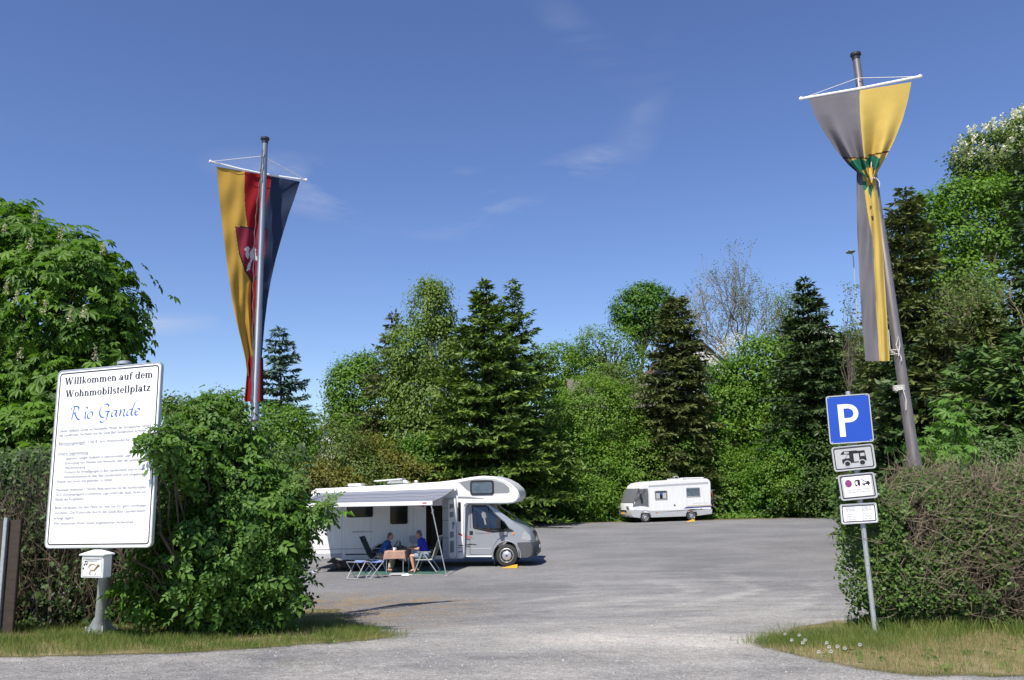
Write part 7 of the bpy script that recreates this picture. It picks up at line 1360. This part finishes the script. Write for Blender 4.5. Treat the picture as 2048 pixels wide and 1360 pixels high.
def brown_wood(lb, px, D, x0, x1, y0, y1, n):
    b = spot(px, D); root = empty('bare_shrub', b, 0, lb, 'shrub'); mb = MB(); tips = []
    for i in range(n):
        p = at(rng.uniform(x0, x1), rng.uniform(y1 - 60, y1), D + rng.normal(0, 1.0)) - b; h = zat(px, y0, D) - zat(px, y1, D); bare_branches(mb, tuple(p), _norm(np.array([rng.normal(0, .35), rng.normal(0, .3), 1.0])), h * .30 * (.7 + .5 * rng.random()), .035, 4, tips, .6, .12); mb.tube(limb_path((0, 0, -.1), tuple(p), 4, .05), [.07, .06, .05, .04, .035], 5)
    mb.build('branches', 'twig', root); P = np.array([t[0] for t in tips]); k = 5; C = np.repeat(P, k, 0) + rng.normal(size=(len(P) * k, 3)) * .22; leaves('crown', C, unit(len(C)), unit(len(C)), .11, LEAF, LM['olive'], root); return root
brown_wood('brown bare branched shrubs below the blossoming chestnut', 1970, 27, 1900, 2060, 520, 740, 3)
dtree('hillside_tree', 'olive green tangle of foliage behind the bare shrubs on the right', 1960, 33, [(1960, 660, 70, 70, 0), (1900, 680, 50, 70, 0), (2040, 640, 60, 80, 0), (1960, 740, 90, 70, 0), (2050, 720, 70, 80, 0), (1940, 580, 50, 50, 2)], LM['olive'], leaf=.13, nclump=520, per=34, rc=.5, trunk_r=.15)
ctree('spruce', 'dark spruce at the right picture edge before the blossoming chestnut', 2052, (2046, 290), 28, 60, LM['spruce'], levels=46, nb=10, needle=.32, droop=.34, power=.6, hang=.5, ragg=.4)
for lb, px, top, D, wd, lm, lv, dr_ in (('broad dark yew with feathery sprays at the right picture edge behind the hedge', 2050, (2050, 660), 19, 150, 'yew', 30, .12), ('dark green yew second from the right picture edge behind the hedge', 1965, (1968, 690), 20, 130, 'yew', 28, .12), ('olive green low conifer between the right flagpole and the yews', 1890, (1888, 650), 24, 110, 'brown_spruce', 34, .3), ('dark drooping conifer directly behind the right flagpole foot', 1815, (1818, 690), 25, 100, 'spruce', 34, .4), ('feathery olive conifer below the bare shrubs', 1930, (1932, 560), 29, 100, 'brown_spruce', 38, .35), ('shadowy conifer filling the gap left of the right flagpole', 1790, (1790, 760), 28, 70, 'brown_spruce', 30, .4)):
    ctree('low_conifer', lb, px, top, D, wd, LM[lm], levels=lv, nb=14, needle=.26 if D < 22 else .30, droop=dr_, power=.5, hang=.35, dens=1.5, ragg=.35, bare=.0, trunk_r=.1)
dtree('shrub', 'dark filler bush low behind the hedge at the right picture edge', 2000, 16, [(1960, 930, 90, 50, 0), (2060, 930, 80, 60, 0)], LM['yew'], leaf=.10, nclump=220, per=30, rc=.3, trunk_r=.06, tpl=NARROW, cat='shrub')
# ground cover over the slope
n = 60000; x = rng.uniform(-30, 45, n); y = rng.uniform(55, 92, n); k = hill_in(x, y); x, y = x[k], y[k]; n = len(x); C = np.stack([x, y, gz(x, y) + rng.random(n) ** 2 * 1.2], 1); o = leaves('undergrowth', C, _norm(np.array([0, -.5, .8]) + .6 * unit(n)), unit(n), .26, LEAF, LM['oak'], None); tag(o, 'dark green undergrowth covering the wooded slope', 'undergrowth', None, 'stuff')
n = 16000; x = rng.uniform(-8, 25, n); y = rng.uniform(54, 60, n); k = hill_in(x, y); x, y = x[k], y[k]; n = len(x); C = np.stack([x, y, gz(x, y) + rng.random(n) ** 2 * .35], 1); o = leaves('edge_weeds', C, _norm(np.array([0, -.5, .8]) + .6 * unit(n)), unit(n), .13, LEAF, LM['lime'], None); tag(o, 'low green weeds along the far edge of the lot', 'weeds', None, 'stuff')

# ================================================================== houses on the slope
M['render_white'] = pmat('render_white', (.74, .73, .70), .85, var=.05, bump=.2, bs=30); M['roof_tile'] = pmat('roof_tile', (.11, .055, .045), .8, var=.3, vs=3); M['grey_tile'] = pmat('grey_tile', (.16, .135, .12), .85, var=.3, vs=2)
def house(label, px, D, apex_y, w_, d_, eave, roof, rz, tile, wall='render_white'):
    b = spot(px, D); ax = zat(px, apex_y, D) - b.z; root = empty('house', b, rz, label, 'house'); e = ax - eave
    m = MB(); m.prism([(-w_ / 2, -.5), (w_ / 2, -.5), (w_ / 2, e), (0, ax), (-w_ / 2, e)], (0, 0, 0), (1, 0, 0), (0, 0, 1), -d_, 0); m.build('wall', wall, root)
    rf = None
    for s_ in (-1, 1):
        sl = math.hypot(w_ / 2, eave); U_ = Vector((s_ * w_ / 2, 0, -eave)).normalized(); m = MB(); O_ = Vector((0, -.35, ax + .08)); Vd = Vector((0, 1, 0)); q = [(0, 0), (sl + .4, 0), (sl + .4, d_ + .7), (0, d_ + .7)]; m.prism(q, O_, U_, Vd, -.06, .06); r0 = m.build('roof', roof, root)
        if tile:
            m = MB()
            for k in range(int((sl + .3) / .33)): m.box(O_ + U_ * (.2 + k * .33) + Vd * ((d_ + .7) / 2) + Vector((0, 0, .09)), (.05, d_ + .7, .05), None)
            tag(m.build('tile_course', roof, r0), kind='stuff')
    m = MB(); m.box((w_ * .12, d_ * .5, ax + .2), (.5, .5, 1.1)); m.build('chimney', 'roof_tile', root)
    for x in (-w_ * .22, w_ * .22):
        for z in (e - .6, e - 3.2):
            m = MB(); m.box((x, -.02, z), (1.0, .06, 1.2)); wv = m.build('window', 'sign_white', root); m = MB(); m.box((x, -.056, z), (.84, .02, 1.04)); m.build('pane', 'dark_glass', wv)
    return root
house('white gabled house behind the trees above the far motorhome', 1416, 88, 682, 8.0, 9, 3.2, 'roof_tile', R(12), False)
house('white gabled house high on the slope left of the knotted banner', 1645, 92, 632, 7.0, 9, 2.8, 'roof_tile', R(-14), False)
house('low house with long brown grey tiled roof behind the shrubs', 1306, 78, 757, 7.0, 7.5, 3.0, 'grey_tile', R(90), True, 'brown_board')
house('small house glimpsed between the round tree and the brown spruce', 705, 80, 812, 6.0, 8, 2.4, 'roof_tile', R(20), False)
